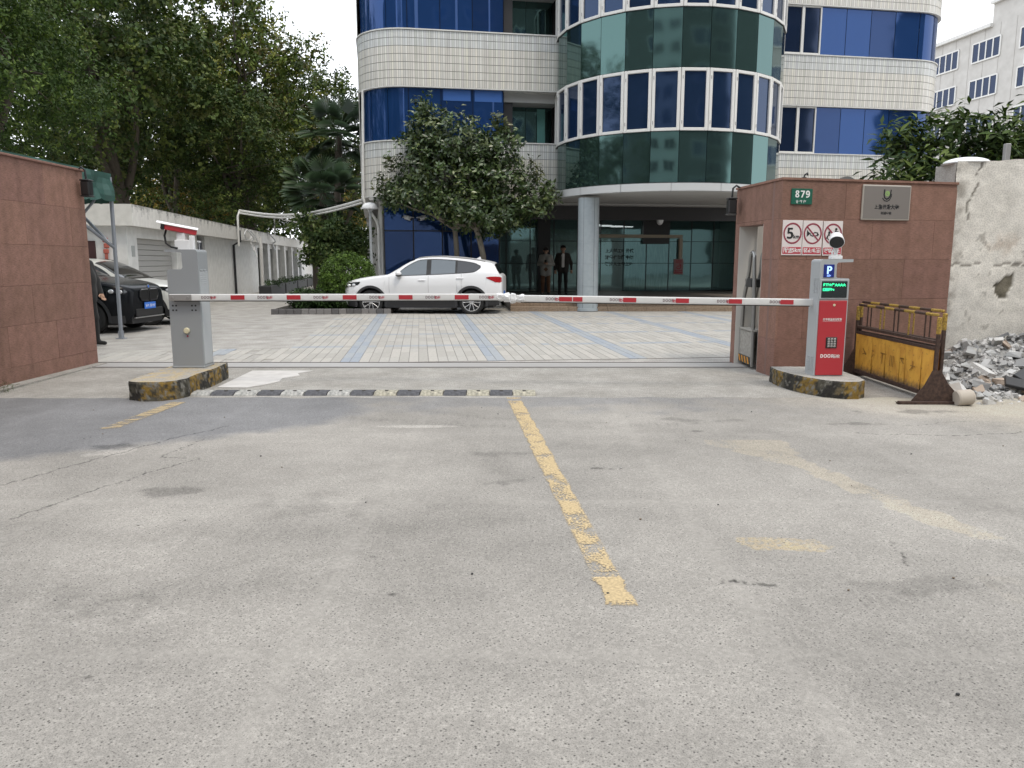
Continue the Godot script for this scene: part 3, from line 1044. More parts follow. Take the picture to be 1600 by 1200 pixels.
func office_building() -> void:
	var root := thing("office_building", BC, BTURN, "white tiled office block with blue windows and a round green glass front", "building")
	var lp := [Vector2(-3.25, -0.54)]
	var ln := [Vector2(0, 1)]
	for x in [-4.2, -5.02, -6.0, -7.0]:
		lp.append(Vector2(x, -0.54))
		ln.append(Vector2(0, 1))
	arc_path(-7.94, -2.04, 1.5, 0, -90, 14, lp, ln)
	for z in [-5.0, -9.0, -13.0]:
		lp.append(Vector2(-9.44, z))
		ln.append(Vector2(-1, 0))
	var rp := []
	var rn := []
	for x in [4.2, 5.84, 7.0, 8.2]:
		rp.append(Vector2(x, -1.16))
		rn.append(Vector2(0, 1))
	arc_path(9.52, -2.66, 1.5, 0, 90, 14, rp, rn)
	for z in [-5.0, -9.0, -13.0]:
		rp.append(Vector2(11.02, z))
		rn.append(Vector2(1, 0))
	for lv in 3:
		tile_band(root, lp, ln, 3.5 + lv * 3.2, 7)
		tile_band(root, rp, rn, 3.5 + lv * 3.2, 7)
	tile_band(root, lp, ln, 13.1, 7)
	tile_band(root, rp, rn, 13.1, 7)
	# dark core behind every window, roof and closed back
	var core := MB.new()
	core.plan([Vector2(-4.7, -1.62), Vector2(-4.7, -0.9), Vector2(-7.94, -0.9), Vector2(-9.0, -2.04), Vector2(-9.0, -13), Vector2(10.6, -13), Vector2(10.6, -2.9), Vector2(9.6, -1.6), Vector2(4.5, -1.6), Vector2(3.0, -1.7)], 3.52, 14.6)
	obj("wall_core", core, M.dark_beam, root)
	var seed_ := 500
	for lv in 3:
		var y0 := 5.1 + lv * 3.2 + 0.037
		var y1 := 6.7 + lv * 3.2 - 0.032
		# left wing panes: three flat, then round the corner
		var cuts := [-5.03, -5.98, -6.96, -7.94]
		for k in 3:
			seed_ += 1
			var p := [Vector2(cuts[k] - 0.008, -0.54), Vector2(cuts[k + 1] + 0.008, -0.54)]
			var n := [Vector2(0, 1), Vector2(0, 1)]
			var w := obj("window", pane_mesh(p, n, y0, y1, -0.09, 0.006, seed_), M.blue_glass if (k + lv) % 3 != 1 else M.blue_glass_deep, root)
			var mb := MB.new()
			mb.box(Vector3(cuts[k + 1], (y0 + y1) / 2, -0.638), Vector3(0.03, y1 - y0, 0.03))
			obj("mullion", mb, M.navy_glass, w)
			if k == 0 or (k == 1 and lv == 0):
				# a pale blind half drawn behind the glass shows as a lighter strip
				var bl := MB.new()
				bl.box(Vector3((cuts[k] + cuts[k + 1]) / 2, y1 - 0.17, -0.625), Vector3(0.84, 0.34, 0.006))
				mat("blind_behind_glass", Color(0.05, 0.13, 0.38), 0.2)
				obj("blind", bl, M.blind_behind_glass, w)
		var ca := [0.0, -26.0, -52.0, -78.0]
		# pale curtain edges that show through the blue glass
		for c in [[-6.35, 0.07], [-7.55, 0.10], [-5.35, 0.05]]:
			if (int(c[0] * 10) + lv) % 3 == 0:
				continue
			var cu := MB.new()
			cu.box(Vector3(c[0] - lv * 0.11, (y0 + y1) / 2, -0.626), Vector3(c[1], y1 - y0 - 0.02, 0.006))
			mat("curtain_behind_glass", Color(0.045, 0.10, 0.27), 0.25)
			obj("curtain", cu, M.curtain_behind_glass, root)
		for k in 3:
			seed_ += 1
			var p := []
			var n := []
			arc_path(-7.94, -2.04, 1.5, ca[k] - 0.3, ca[k + 1] + 0.3, 4, p, n)
			obj("window", pane_mesh(p, n, y0, y1, -0.09, 0.004, seed_), M.blue_glass, root)
		# tiled pier beyond the curved glass
		var pp := []
		var pn := []
		arc_path(-7.94, -2.04, 1.5, -79, -90, 2, pp, pn)
		pp.append(Vector2(-9.44, -4.5))
		pn.append(Vector2(-1, 0))
		pp.append(Vector2(-9.44, -13))
		pn.append(Vector2(-1, 0))
		var pier := MB.new()
		pier.strip(pp, pn, y0 - 0.04, y1 + 0.03, 0.0, 1.12)
		obj("tiled_pier", pier, M.tile_cream, root)
		# recessed bay beside the drum
		for k in 2:
			seed_ += 1
			var xa := -5.02 + k * 0.86
			var p := [Vector2(xa + 0.86, -1.55), Vector2(xa + 0.012, -1.55)]
			var n := [Vector2(0, 1), Vector2(0, 1)]
			obj("window", pane_mesh(p, n, y0 - 0.03, y1 - 0.28, 0.0, 0.006, seed_), M.green_glass if k == 0 else M.green_glass_deep, root)
		var head := MB.new()
		head.box(Vector3(-4.15, y1 - 0.13, -1.2), Vector3(1.76, 0.3, 0.75))
		obj("bay_head", head, M.soffit, root)
		var ret := MB.new()
		ret.quad(Vector3(-5.02, y0, -0.63), Vector3(-5.02, y0, -1.56), Vector3(-5.02, y1, -1.56), Vector3(-5.02, y1, -0.63))
		obj("bay_return", ret, M.navy_glass, root)
		if lv == 0:
			var cu := MB.new()
			cu.box(Vector3(-3.65, (y0 + y1) / 2 - 0.17, -1.53), Vector3(0.26, y1 - y0 - 0.32, 0.01))
			mat("curtain_green", Color(0.12, 0.32, 0.29), 0.5)
			obj("curtain", cu, M.curtain_green, root)
		# right wing: a pair of white framed sashes, four flat panes, curved corner
		for k in 2:
			seed_ += 1
			var xa := 4.5 + k * 0.67
			var fr := MB.new()
			for bx in [[xa + 0.025, 0.05], [xa + 0.645, 0.05]]:
				fr.box(Vector3(bx[0], (y0 + y1) / 2, -1.22), Vector3(bx[1], y1 - y0, 0.07), 0.006)
			for yy in [y0 + 0.025, y1 - 0.025]:
				fr.box(Vector3(xa + 0.335, yy, -1.222), Vector3(0.568, 0.05, 0.066), 0.006)
			var w := obj("window", fr, M.white_frame, root)
			w.set_meta("label", "white framed sash with dark glass")
			obj("pane", pane_mesh([Vector2(xa + 0.63, -1.16), Vector2(xa + 0.04, -1.16)], [Vector2(0, 1), Vector2(0, 1)], y0 + 0.04, y1 - 0.04, -0.075, 0.004, seed_), M.navy_glass, w)
		for k in 4:
			seed_ += 1
			var xa := 5.86 + k * 0.915
			obj("window", pane_mesh([Vector2(xa + 0.905, -1.16), Vector2(xa + 0.01, -1.16)], [Vector2(0, 1), Vector2(0, 1)], y0, y1, -0.08, 0.005, seed_), M.blue_glass if (k + lv) % 3 else M.blue_glass_deep, root)
		for k in 3:
			seed_ += 1
			var p := []
			var n := []
			arc_path(9.52, -2.66, 1.5, k * 29.0 + 0.4, (k + 1) * 29.0 - 0.4, 4, p, n)
			obj("window", pane_mesh(p, n, y0, y1, -0.08, 0.004, seed_), M.blue_glass, root)
		var rr := MB.new()
		rr.strip([Vector2(11.02, -2.75), Vector2(11.02, -13)], [Vector2(1, 0), Vector2(1, 0)], y0 - 0.04, y1 + 0.03, 0.0, 1.12)
		obj("tiled_pier", rr, M.tile_cream, root)
	drum(root)
	ground_floor(root)

func drum(root: Node3D) -> void:
	var R := 3.42
	var st := 360.0 / 28.0
	var a0 := -20.85
	var chord := 2.0 * R * sin(deg_to_rad(st / 2))
	var ap := R * cos(deg_to_rad(st / 2))
	var back := MB.new()
	back.lathe([Vector2(ap - 0.10, 3.5), Vector2(ap - 0.10, 14.6)], 56)
	obj("drum_core", back, M.dark_beam, root)
	# white frame, shared by every window of the drum
	var wh := 1.62
	var fr := MB.new()
	var fw := 0.085
	for s in [-1.0, 1.0]:
		fr.box(Vector3(s * (chord / 2 - fw / 2 - 0.004), wh / 2, 0), Vector3(fw, wh, 0.10), 0.008)
		fr.box(Vector3(0, wh / 2 + s * (wh / 2 - 0.04), 0), Vector3(chord - fw * 2 - 0.006, 0.08, 0.094), 0.008)
	var fm := fr.mesh()
	var hg := MB.new()
	hg.box(Vector3(-chord / 2 + 0.045, 0.0, 0.055), Vector3(0.018, 0.09, 0.012), 0.003)
	var hm := hg.mesh()
	var panes := []
	var spans := []
	for k in 6:
		var hw := chord / 2 - fw - 0.004
		panes.append(pane_mesh([Vector2(hw, 0), Vector2(-hw, 0)], [Vector2(0, 1), Vector2(0, 1)], 0.07, wh - 0.07, 0.0, 0.004, 900 + k).mesh())
		var h2 := chord / 2 - 0.006
		spans.append(pane_mesh([Vector2(h2, 0), Vector2(-h2, 0)], [Vector2(0, 1), Vector2(0, 1)], 0.0, 1.0, 0.0, 0.0035, 950 + k).mesh())
	var levels := [[3.62, 4.99], [6.61, 8.15], [9.77, 11.35], [12.97, 14.6]]
	for k in range(-6, 12):
		var a := deg_to_rad(a0 + k * st)
		var d := Vector3(sin(a), 0, cos(a))
		for lv in 4:
			var y0: float = levels[lv][0]
			var y1: float = levels[lv][1]
			var s := put_mesh("spandrel_panel", spans[posmod(k * 3 + lv * 2, 6)], M.green_glass_deep if posmod(k * 5 + lv, 4) else M.green_glass, root)
			s.transform = Transform3D(Basis(Vector3.UP, a).scaled_local(Vector3(1, y1 - y0, 1)), d * ap + Vector3(0, y0 + 0.0, 0))
			if lv < 3:
				var w := put_mesh("drum_window", fm, M.white_frame, root)
				w.transform = Transform3D(Basis(Vector3.UP, a).scaled_local(Vector3(1, [1.0, 1.0, 1.0][lv], 1)), d * (ap - 0.01) + Vector3(0, y1 if lv == 0 else y1, 0))
				w.position.y = y1
				var sc: float = (levels[lv + 1][0] - y1) / wh
				w.scale.y = sc
				put_mesh("pane", panes[posmod(k * 7 + lv, 6)], M.drum_glass, w)
				for yy in [0.22, 1.38]:
					put_mesh("hinge", hm, M.dull_steel, w).position.y = yy
	# thin dark lines at the edges of the bands
	var edge := MB.new()
	for lv in 4:
		for y in [levels[lv][0], levels[lv][1]]:
			var pr := []
			for k in 29:
				pr.append(0)
			for k in 28:
				var a := deg_to_rad(a0 + (k - 0.5) * st)
				var b := deg_to_rad(a0 + (k + 0.5) * st)
				edge.bar(Vector3(sin(a), 0, cos(a)) * (R + 0.012) + Vector3(0, y, 0), Vector3(sin(b), 0, cos(b)) * (R + 0.012) + Vector3(0, y, 0), 0.03, 0.022)
	obj("band_edge", edge, M.dark_metal, root)
	# canopy rim in panels and its underside
	var np := 16
	for k in np:
		var p := []
		var n := []
		var w := 360.0 / np
		arc_path(0, 0, R + 0.14, (k + 1) * w - 0.12 + 5, k * w + 0.12 + 5, 5, p, n)
		var b := MB.new()
		b.strip(p, n, 3.395, 3.60)
		b.ledge(p, n, 3.60, -0.3, 0.0, 1.0)
		b.ledge(p, n, 3.395, -0.3, 0.0, -1.0)
		obj("fascia_panel", b, M.fascia, root)
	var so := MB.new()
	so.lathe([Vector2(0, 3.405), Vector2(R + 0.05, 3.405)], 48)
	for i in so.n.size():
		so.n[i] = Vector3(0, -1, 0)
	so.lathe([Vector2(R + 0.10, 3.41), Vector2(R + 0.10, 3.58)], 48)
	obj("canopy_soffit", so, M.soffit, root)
	for s in [[-2.85, 1.50], [2.84, 1.50]]:
		var prof := [Vector2(0.33, 0.0), Vector2(0.33, 0.10), Vector2(0.305, 0.11)]
		for k in 5:
			var y := 0.12 + k * 0.64
			prof.append_array([Vector2(0.31, y), Vector2(0.31, minf(y + 0.628, 3.40)), Vector2(0.304, minf(y + 0.630, 3.40)), Vector2(0.304, minf(y + 0.638, 3.40))])
		var b := MB.new()
		b.lathe(prof, 28)
		var o := obj("column", b, M.column_tile, root)
		o.position = Vector3(s[0], 0, s[1])
		var ring := MB.new()
		ring.lathe([Vector2(0.335, 0.0), Vector2(0.335, 0.03), Vector2(0.32, 0.035)], 28)
		obj("base_ring", ring, M.dark_metal, o)
		var js := MB.new()
		for k in 6:
			var a := TAU * k / 6 + 0.3
			js.bar(Vector3(sin(a) * 0.3095, 0.12, cos(a) * 0.3095), Vector3(sin(a) * 0.3095, 3.33, cos(a) * 0.3095), 0.006, 0.006, Vector3(1, 0, 0.3))
		obj("joint", js, M.joint_dark, o)

func ground_floor(root: Node3D) -> void:
	var wall := MB.new()
	wall.box(Vector3(-6.92, 0.5, -1.75), Vector3(3.9, 1.0, 0.28))
	wall.box(Vector3(-6.92, 1.02, -1.70), Vector3(3.96, 0.05, 0.42), 0.01)
	wall.box(Vector3(-8.86, 1.72, -1.62), Vector3(0.09, 3.44, 0.10))
	wall.box(Vector3(-8.83, 1.72, -7.5), Vector3(0.14, 3.44, 11.6))
	wall.box(Vector3(0.8, 1.72, -13.1), Vector3(20.4, 3.44, 0.2))
	wall.box(Vector3(10.5, 1.72, -7.4), Vector3(0.14, 3.44, 11.3))
	wall.box(Vector3(8.5, 1.72, -1.75), Vector3(4.1, 3.44, 0.14))
	wall.box(Vector3(6.45, 1.72, -3.9), Vector3(0.14, 3.44, 4.4))
	obj("ground_floor_wall", wall, M.white_trim, root)
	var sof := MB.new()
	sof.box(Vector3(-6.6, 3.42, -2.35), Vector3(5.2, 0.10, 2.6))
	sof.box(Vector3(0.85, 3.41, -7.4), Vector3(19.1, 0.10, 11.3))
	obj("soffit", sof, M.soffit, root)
	var seed_ := 700
	# blue shopfront glazing
	for r in 2:
		for k in 4:
			seed_ += 1
			var xa := -8.76 + k * 0.935
			var y0: float = [1.06, 2.48][r]
			var y1: float = [2.44, 3.34][r]
			var w := obj("shopfront_pane", pane_mesh([Vector2(xa + 0.915, -1.6), Vector2(xa + 0.02, -1.6)], [Vector2(0, 1), Vector2(0, 1)], y0, y1, 0.0, 0.005, seed_), M.blue_glass if (k + r) % 2 else M.blue_glass_deep, root)
			w.name = w.name
	var fr := MB.new()
	for k in 5:
		fr.box(Vector3(-8.755 + k * 0.935, 2.2, -1.62), Vector3(0.035, 2.3, 0.05))
	fr.box(Vector3(-6.9, 2.46, -1.625), Vector3(3.74, 0.035, 0.045))
	fr.box(Vector3(-6.9, 2.2, -1.70), Vector3(3.7, 2.3, 0.02))
	obj("shopfront_frame", fr, M.dark_metal, root)
	# end of the blue glazing, going back into the entrance
	for k in 4:
		seed_ += 1
		var za := -1.66 - k * 1.08
		obj("entrance_pane", pane_mesh([Vector2(-5.02, za - 1.06), Vector2(-5.02, za - 0.02)], [Vector2(1, 0), Vector2(1, 0)], 0.32, 3.3, 0.0, 0.004, seed_), M.green_glass_deep, root)
	# entrance glazing under the drum
	for k in 12:
		var xa := -5.0 + k * 0.95
		for r in 3:
			seed_ += 1
			var y0: float = [0.32, 1.42, 2.28][r]
			var y1: float = [1.40, 2.26, 3.3][r]
			obj("entrance_pane", pane_mesh([Vector2(xa + 0.935, -6.0), Vector2(xa + 0.015, -6.0)], [Vector2(0, 1), Vector2(0, 1)], y0, y1, 0.0, 0.004, seed_), M.entrance_glass, root)
	var ef := MB.new()
	for k in 13:
		ef.box(Vector3(-5.0 + k * 0.95, 1.8, -6.02), Vector3(0.04, 3.0, 0.05))
	for y in [0.31, 1.41, 2.27]:
		ef.box(Vector3(0.7, y, -6.025), Vector3(11.4, 0.03, 0.045))
	ef.box(Vector3(-2.6, 1.8, -5.86), Vector3(0.5, 3.0, 0.22))
	ef.box(Vector3(2.0, 2.72, -5.9), Vector3(1.1, 1.1, 0.12))
	obj("entrance_frame", ef, M.dark_metal, root)
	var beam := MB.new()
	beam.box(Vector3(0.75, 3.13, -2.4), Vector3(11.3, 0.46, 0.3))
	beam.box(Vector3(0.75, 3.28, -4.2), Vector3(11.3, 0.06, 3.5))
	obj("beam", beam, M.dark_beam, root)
	# lobby behind the glass
	var lob := MB.new()
	lob.box(Vector3(0.7, 1.8, -9.6), Vector3(11.4, 3.2, 0.1))
	mat("lobby_wall", Color(0.22, 0.25, 0.245), 0.7)
	obj("lobby_wall", lob, M.lobby_wall, root)
	var fl := MB.new()
	fl.box(Vector3(0.7, 0.27, -7.8), Vector3(11.4, 0.06, 3.5))
	mat("lobby_floor", Color(0.06, 0.05, 0.048), 0.25)
	obj("lobby_floor", fl, M.lobby_floor, root)
	# streaked stone screen with a gold border
	var ss := MB.new()
	ss.box(Vector3(1.85, 1.36, -6.35), Vector3(2.1, 2.1, 0.10))
	var sg := mottle(256, 0.05, 131, Color(0.16, 0.165, 0.16), Color(0.62, 0.62, 0.60))
	var so := tri_mat("streaked_stone", sg, 0.9, 0.4)
	so.albedo_color = Color(1, 1, 1)
	so.uv1_scale = Vector3(1.6, 0.12, 1.6)
	var scr := obj("stone_screen", ss, so, root)
	var gb := MB.new()
	gb.box(Vector3(1.25, 2.47, -5.9), Vector3(3.7, 0.13, 0.13), 0.01)
	gb.box(Vector3(3.05, 1.98, -5.9), Vector3(0.14, 0.82, 0.12), 0.01)
	obj("gold_border", gb, M.gold_stone, scr)
	# three rows of dark characters on the glass
	var ch := MB.new()
	ch.xf = Transform3D(Basis(), Vector3(-0.05, 1.98, -5.985))
	for r in 3:
		ch.strokes(G_ROWS[r], 0.0, -r * 0.26, 0.15, 0.02, 0.002, 1.12)
	obj("glass_lettering", ch, M.ink, root)
	# ceiling lights in the lobby
	var le := mat("lobby_light_face", Color(0.9, 0.9, 0.9), 0.5)
	le.emission_enabled = true
	le.emission = Color(0.95, 1.0, 1.0)
	le.emission_energy_multiplier = 1.6
	for k in 4:
		var b := MB.new()
		b.box(Vector3.ZERO, Vector3(0.95, 0.04, 0.10), 0.005)
		var o := obj("lobby_light", b, le, root)
		o.position = Vector3(-0.6 + k * 0.62, 2.93, -6.5 - k * 0.5)
		var al := AreaLight3D.new()
		al.name = "lobby_light_glow_%d" % k
		al.area_size = Vector2(0.95, 0.10)
		al.light_energy = 1.3
		al.light_color = Color(0.95, 1.0, 1.0)
		al.shadow_enabled = true
		root.add_child(al)
		al.position = o.position + Vector3(0, -0.03, 0)
		al.rotation_degrees = Vector3(-90, 0, 0)
	# downpipe from the rounded corner
	var dp := MB.new()
	dp.tube([Vector3(-9.30, 6.7, -1.38), Vector3(-9.38, 3.5, -1.42), Vector3(-9.35, 3.3, -1.42), Vector3(-8.98, 2.75, -1.52), Vector3(-8.93, 2.55, -1.53), Vector3(-8.93, 0.05, -1.53)], [0.045], 10)
	obj("downpipe", dp, M.white_trim, root)
	# entrance platform with two tiled steps
	var stp := thing("entrance_steps", Vector3(0, 0, 0), 0, "low brown tiled steps leading up to the entrance", "steps", "", "structure")
	tri_mat("step_tile", mottle(256, 0.03, 141, Color(0.20, 0.145, 0.10), Color(0.33, 0.25, 0.18)), 0.5, 0.6)
	mat("step_tile_dark", Color(0.15, 0.11, 0.08), 0.6)
	for lv in 2:
		var z0 := -22.95 - lv * 0.34
		var x := -0.05
		while x < 9.4:
			var tb := MB.new()
			tb.box(Vector3(x + 0.29, 0.075 + lv * 0.15, z0 - 0.03), Vector3(0.574, 0.142, 0.06), 0.004)
			obj("riser_tile", tb, M.step_tile, stp)
			var tt := MB.new()
			tt.box(Vector3(x + 0.29, 0.138 + lv * 0.15, z0 - 0.18), Vector3(0.576, 0.03, 0.33), 0.006)
			obj("tread_tile", tt, M.step_tile, stp)
			x += 0.58
	var slab := MB.new()
	slab.plan([Vector2(-0.05, -23.64), Vector2(9.4, -23.64), Vector2(11.2, -30.5), Vector2(-0.9, -33.2), Vector2(-0.05, -23.64)].slice(0, 4), 0.0, 0.302)
	slab.plan([Vector2(-0.03, -23.02), Vector2(9.38, -23.02), Vector2(9.38, -23.62), Vector2(-0.03, -23.62)], 0.0, 0.12)
	tri_mat("platform_tile", mottle(256, 0.02, 145, Color(0.16, 0.135, 0.115), Color(0.25, 0.21, 0.18)), 1.2, 0.45)
	obj("platform", slab, M.platform_tile, stp)

const G_SHANG := "4148 4474 1888"
const G_HAI := "1022 0314 0926 4034 3282 4439 4484 8479 3979 2696 5455 5778"
const G_KAI := "1181 0494 3135 3519 6169"
const G_FANG := "2022 0252 2236 3609 2509 4548 5031 6043 4393 5469 8459"
const G_DA := "0393 4045 4509 4599"
const G_XUE := "1021 4041 7162 1304 1393 9394 2574 7446 4648 4837 0696"
const G_YANG := "2029 0343 2306 2346 5191 9163 6393 9389 6668 8397"
const G_PU := "1022 0314 0926 3292 6069 4449 4484 8489 4676 7081"
const G_FEN := "3004 6094 2575 7568 3407"
const G_XIAO := "2029 0343 2306 2346 6062 4292 5345 8395 5599 8549"
const G_JIN := "2004 0141 2024 7054 5191 7074 2555 0696 4649 2729 6789"
const G_ZHI := "4048 4474 1448 1418 0898"
const G_MING := "0232 0206 3236 0636 5042 4248 4272 7275 4575 7589 4797"
const G_DI := "2001 1131 6051 5191 2424 2429 2484 8489 2686 2989 5359"
const G_XIAN := "0009 0030 3022 2234 3405 4049 4080 8084 4284 4484 4976 5579 8463"
const G_SU := "1011 0323 2327 2709 0999 3282 4373 4345 7375 4575 6068 5538 6598"
const G_YAN := "0191 2023 7073 0393 3303 1434 6454 1606 1669"
const G_CHE := "0282 4024 2484 1595 5159"
const G_TING := "2004 1319 3292 5060 4373 4374 3696 5659"
const G_SHI := "1021 0343 2309 2448 5041 4292 5375 8375 4578 4989"
const G_GONG := "1282 4248 0898"
const G_ROWS := ["4148 4474 1888/0393 4045 4509 4599/2004 0141 2024 7054 5191 7074 2555 0696/1282 4248 0898/0232 0206 3236 0636 5042 4248/1181 0494 3135 3519 6169/2029 0343 2306 6062 4292 5599", "1022 0314 0926 3292 6069 4449 4484/3004 6094 2575 7568/2029 0343 2306 6062 4292/1021 4041 1393 4648 0696/0009 0030 3022 2234 4049 4080/0282 4024 2484 1595 5159/2004 1319 3292 4373 3696 5659", "0191 2023 0393 1606 1669/1011 0323 2327 2709 3282 6068/0393 4045 4509 4599/4148 4474 1888/1181 0494 3135 6169/1282 4248 0898/0232 0206 3236 0636 4275"]

# ---------------------------------------------------------------- low white building on the left
func garage_row() -> void:
	var root := thing("garage_row", Vector3(-9.5, 0, -19.8), 8.4, "long low white building with a roller door and open bays", "building")
	tri_mat("old_white_wall", mottle(512, 0.015, 151, Color(0.66, 0.655, 0.63), Color(0.82, 0.815, 0.79)), 2.5, 0.9)
	var stain := vcol(tri_mat("stained_white", M.old_white_wall.albedo_texture, 2.1, 0.9))
	# parapet: a band that stands 25 cm proud, with dark run marks below its top edge
	var L := 46.0
	var pr := MB.new()
	var f := FastNoiseLite.new()
	f.frequency = 1.6
	f.seed = 5
	var n := 460
	for k in n:
		var z0 := 0.25 - L * k / n
		var z1 := 0.25 - L * (k + 1) / n
		var last := 2.9
		var run := clampf(f.get_noise_2d(z0 * 1.3, 0.0) * 1.4 + 0.25, 0, 1) * 0.32 + 0.03
		for j in 3:
			var ya: float = [2.9, 2.9 - run * 0.4, 2.9 - run][j]
			var yb: float = [2.9 - run * 0.4, 2.9 - run, 2.37][j]
			var g: float = [0.55 + 0.4 * f.get_noise_2d(z0 * 4.0, 9.0), 0.82, 1.0][j]
			g = clampf(g, 0.3, 1.0)
			pr.col = Color(g, g * 0.98, g * 0.95)
			pr.quad(Vector3(0.0, yb, z0), Vector3(0.0, yb, z1), Vector3(0.0, ya, z1), Vector3(0.0, ya, z0))
	pr.col = Color(0.75, 0.74, 0.72)
	pr.quad(Vector3(-6, 2.9, 0.25), Vector3(0, 2.9, 0.25), Vector3(0, 2.9, 0.25 - L), Vector3(-6, 2.9, 0.25 - L))
	pr.quad(Vector3(-0.3, 2.37, 0.25), Vector3(0, 2.37, 0.25), Vector3(0, 2.37, 0.25 - L), Vector3(-0.3, 2.37, 0.25 - L))
	pr.col = Color(0.9, 0.89, 0.86)
	pr.quad(Vector3(-6, 2.37, 0.25), Vector3(0, 2.37, 0.25), Vector3(0, 2.9, 0.25), Vector3(-6, 2.9, 0.25))
	pr.quad(Vector3(-6, 2.37, 0.25), Vector3(-6, 2.37, -0.05), Vector3(0, 2.37, -0.05), Vector3(0, 2.37, 0.25))
	obj("parapet", pr, stain, root)
	# walls with openings along the front
	var w := MB.new()
	var solid := [[0.0, 0.77], [4.42, 7.04], [8.08, 18.6], [20.3, 22.4], [23.2, 24.6], [26.2, 27.6], [29.4, 30.6], [32.2, 34.0], [36.0, 45.7]]
	for s in solid:
		w.box(Vector3(-0.37, 1.19, -(s[0] + s[1]) / 2), Vector3(0.24, 2.38, s[1] - s[0]))
	w.box(Vector3(-0.37, 2.24, -2.6), Vector3(0.236, 0.28, 3.66))
	w.box(Vector3(-0.37, 2.26, -32.0), Vector3(0.236, 0.22, 27.4))
	w.box(Vector3(-3.2, 1.19, -0.12), Vector3(5.42, 2.38, 0.24))
	w.box(Vector3(-5.9, 1.4, -23.0), Vector3(0.24, 2.8, 45.5))
	w.box(Vector3(-3.1, 1.19, -45.6), Vector3(5.4, 2.38, 0.24))
	obj("wall", w, M.old_white_wall, root)
	var dk := MB.new()
	dk.box(Vector3(-2.6, 1.19, -23.0), Vector3(0.1, 2.38, 45.0))
	mat("bay_inside", Color(0.10, 0.105, 0.10), 0.9)
	obj("bay_back_wall", dk, M.bay_inside, root)
	# roller door of horizontal slats
	mat("roller_slat", Color(0.46, 0.45, 0.43), 0.5)
	for k in 14:
		var b := MB.new()
		b.box(Vector3(-0.42, 0.075 + k * 0.15, -2.6), Vector3(0.04, 0.142, 3.62), 0.012)
		obj("roller_slat", b, M.roller_slat, root)
	var nb := MB.new()
	nb.box(Vector3(-0.245, 1.75, -0.42), Vector3(0.01, 0.28, 0.24))
	mat("notice", Color(0.42, 0.43, 0.42), 0.6)
	obj("notice_plate", nb, M.notice, root)
	# narrow window beside the roller door
	var win := MB.new()
	win.box(Vector3(-0.40, 1.25, -7.56), Vector3(0.06, 1.9, 1.0))
	var wo := obj("window", win, M.navy_glass, root)
	var wf := MB.new()
	for z in [-7.09, -7.56, -8.03]:
		wf.box(Vector3(-0.345, 1.25, z), Vector3(0.05, 1.9, 0.06))
	for y in [0.33, 2.17]:
		wf.box(Vector3(-0.347, y, -7.56), Vector3(0.046, 0.06, 0.88))
	obj("frame", wf, M.steel, wo)
	# open bays: dark doors set between the piers
	for d in [[18.6, 20.3, 0], [22.4, 23.2, 1], [24.6, 26.2, 0], [27.6, 29.4, 1], [30.6, 32.2, 2], [34.0, 36.0, 2]]:
		var b := MB.new()
		b.box(Vector3(-0.62, 1.08, -(d[0] + d[1]) / 2), Vector3(0.06, 2.16, d[1] - d[0] - 0.06))
		mat("bay_door_%d" % d[2], [Color(0.085, 0.09, 0.08), Color(0.33, 0.33, 0.31), Color(0.12, 0.14, 0.18)][d[2]], 0.6)
		obj("bay_door", b, M["bay_door_%d" % d[2]], root)
	for z in [-20.6, -23.4, -26.5, -29.6, -32.5]:
		var b := MB.new()
		b.box(Vector3(-0.14, 1.18, z), Vector3(0.22, 2.36, 0.55), 0.01)
		obj("pier", b, M.old_white_wall, root)
	var dp := MB.new()
	dp.tube([Vector3(0.08, 2.75, -12.7), Vector3(0.08, 2.3, -12.7), Vector3(-0.18, 2.15, -12.7), Vector3(-0.18, 0.1, -12.7)], [0.05], 8)
	obj("downpipe", dp, M.dark_metal, root)
	var dp2 := MB.new()
	dp2.tube([Vector3(0.22, 2.6, -16.8), Vector3(0.22, 0.0, -16.8)], [0.08], 10)
	obj("white_duct", dp2, M.white_trim, root)
	# dark red doorway in the end wall
	var ed := MB.new()
	ed.box(Vector3(-1.75, 1.0, 0.02), Vector3(1.5, 2.0, 0.06))
	mat("dark_red_door", Color(0.05, 0.018, 0.018), 0.6)
	obj("end_door", ed, M.dark_red_door, root)
	var lt := MB.new()
	for k in 3:
		lt.box(Vector3(-0.72 + 0.02 * (k % 2), 2.02 - k * 0.14, 0.12), Vector3(0.13, 0.12, 0.06), 0.02)
	lt.box(Vector3(-0.72, 1.2, 0.12), Vector3(0.07, 1.0, 0.03))
	mat("faded_red", Color(0.38, 0.10, 0.07), 0.7)
	tag(obj("red_hanging", lt, M.faded_red), "faded red paper ornament hanging by the dark end doorway", "ornament")
	get_node("red_hanging").transform = root.transform
	# cables and pipes slung over the parapet
	var cb := MB.new()
	var gx := root.transform
	cb.tube([gx * Vector3(0.1, 2.1, -12.3), gx * Vector3(0.12, 3.3, -12.3), gx * Vector3(0.15, 3.55, -12.6)], [0.042], 8)
	var pts := []
	for k in 15:
		var t := k / 14.0
		var a := gx * Vector3(0.15, 3.55, -12.6)
		var e := bpt(-9.4, 3.45, -2.0)
		pts.append(a.lerp(e, t) + Vector3(0, -1.0 * sin(t * PI) * 0.32, 0))
	cb.tube(pts, [0.045], 8)
	var p2 := []
	for q in pts:
		p2.append(q + Vector3(0, -0.10, 0.05))
	cb.tube(p2, [0.035], 8)
	tag(obj("pipe_bundle", cb, M.white_trim), "pale pipes slung from the garage parapet to the office corner", "pipe")
	var rl := MB.new()
	rl.rod(gx * Vector3(-0.2, 3.85, -24.0), gx * Vector3(1.2, 3.75, -30.0), 0.05)
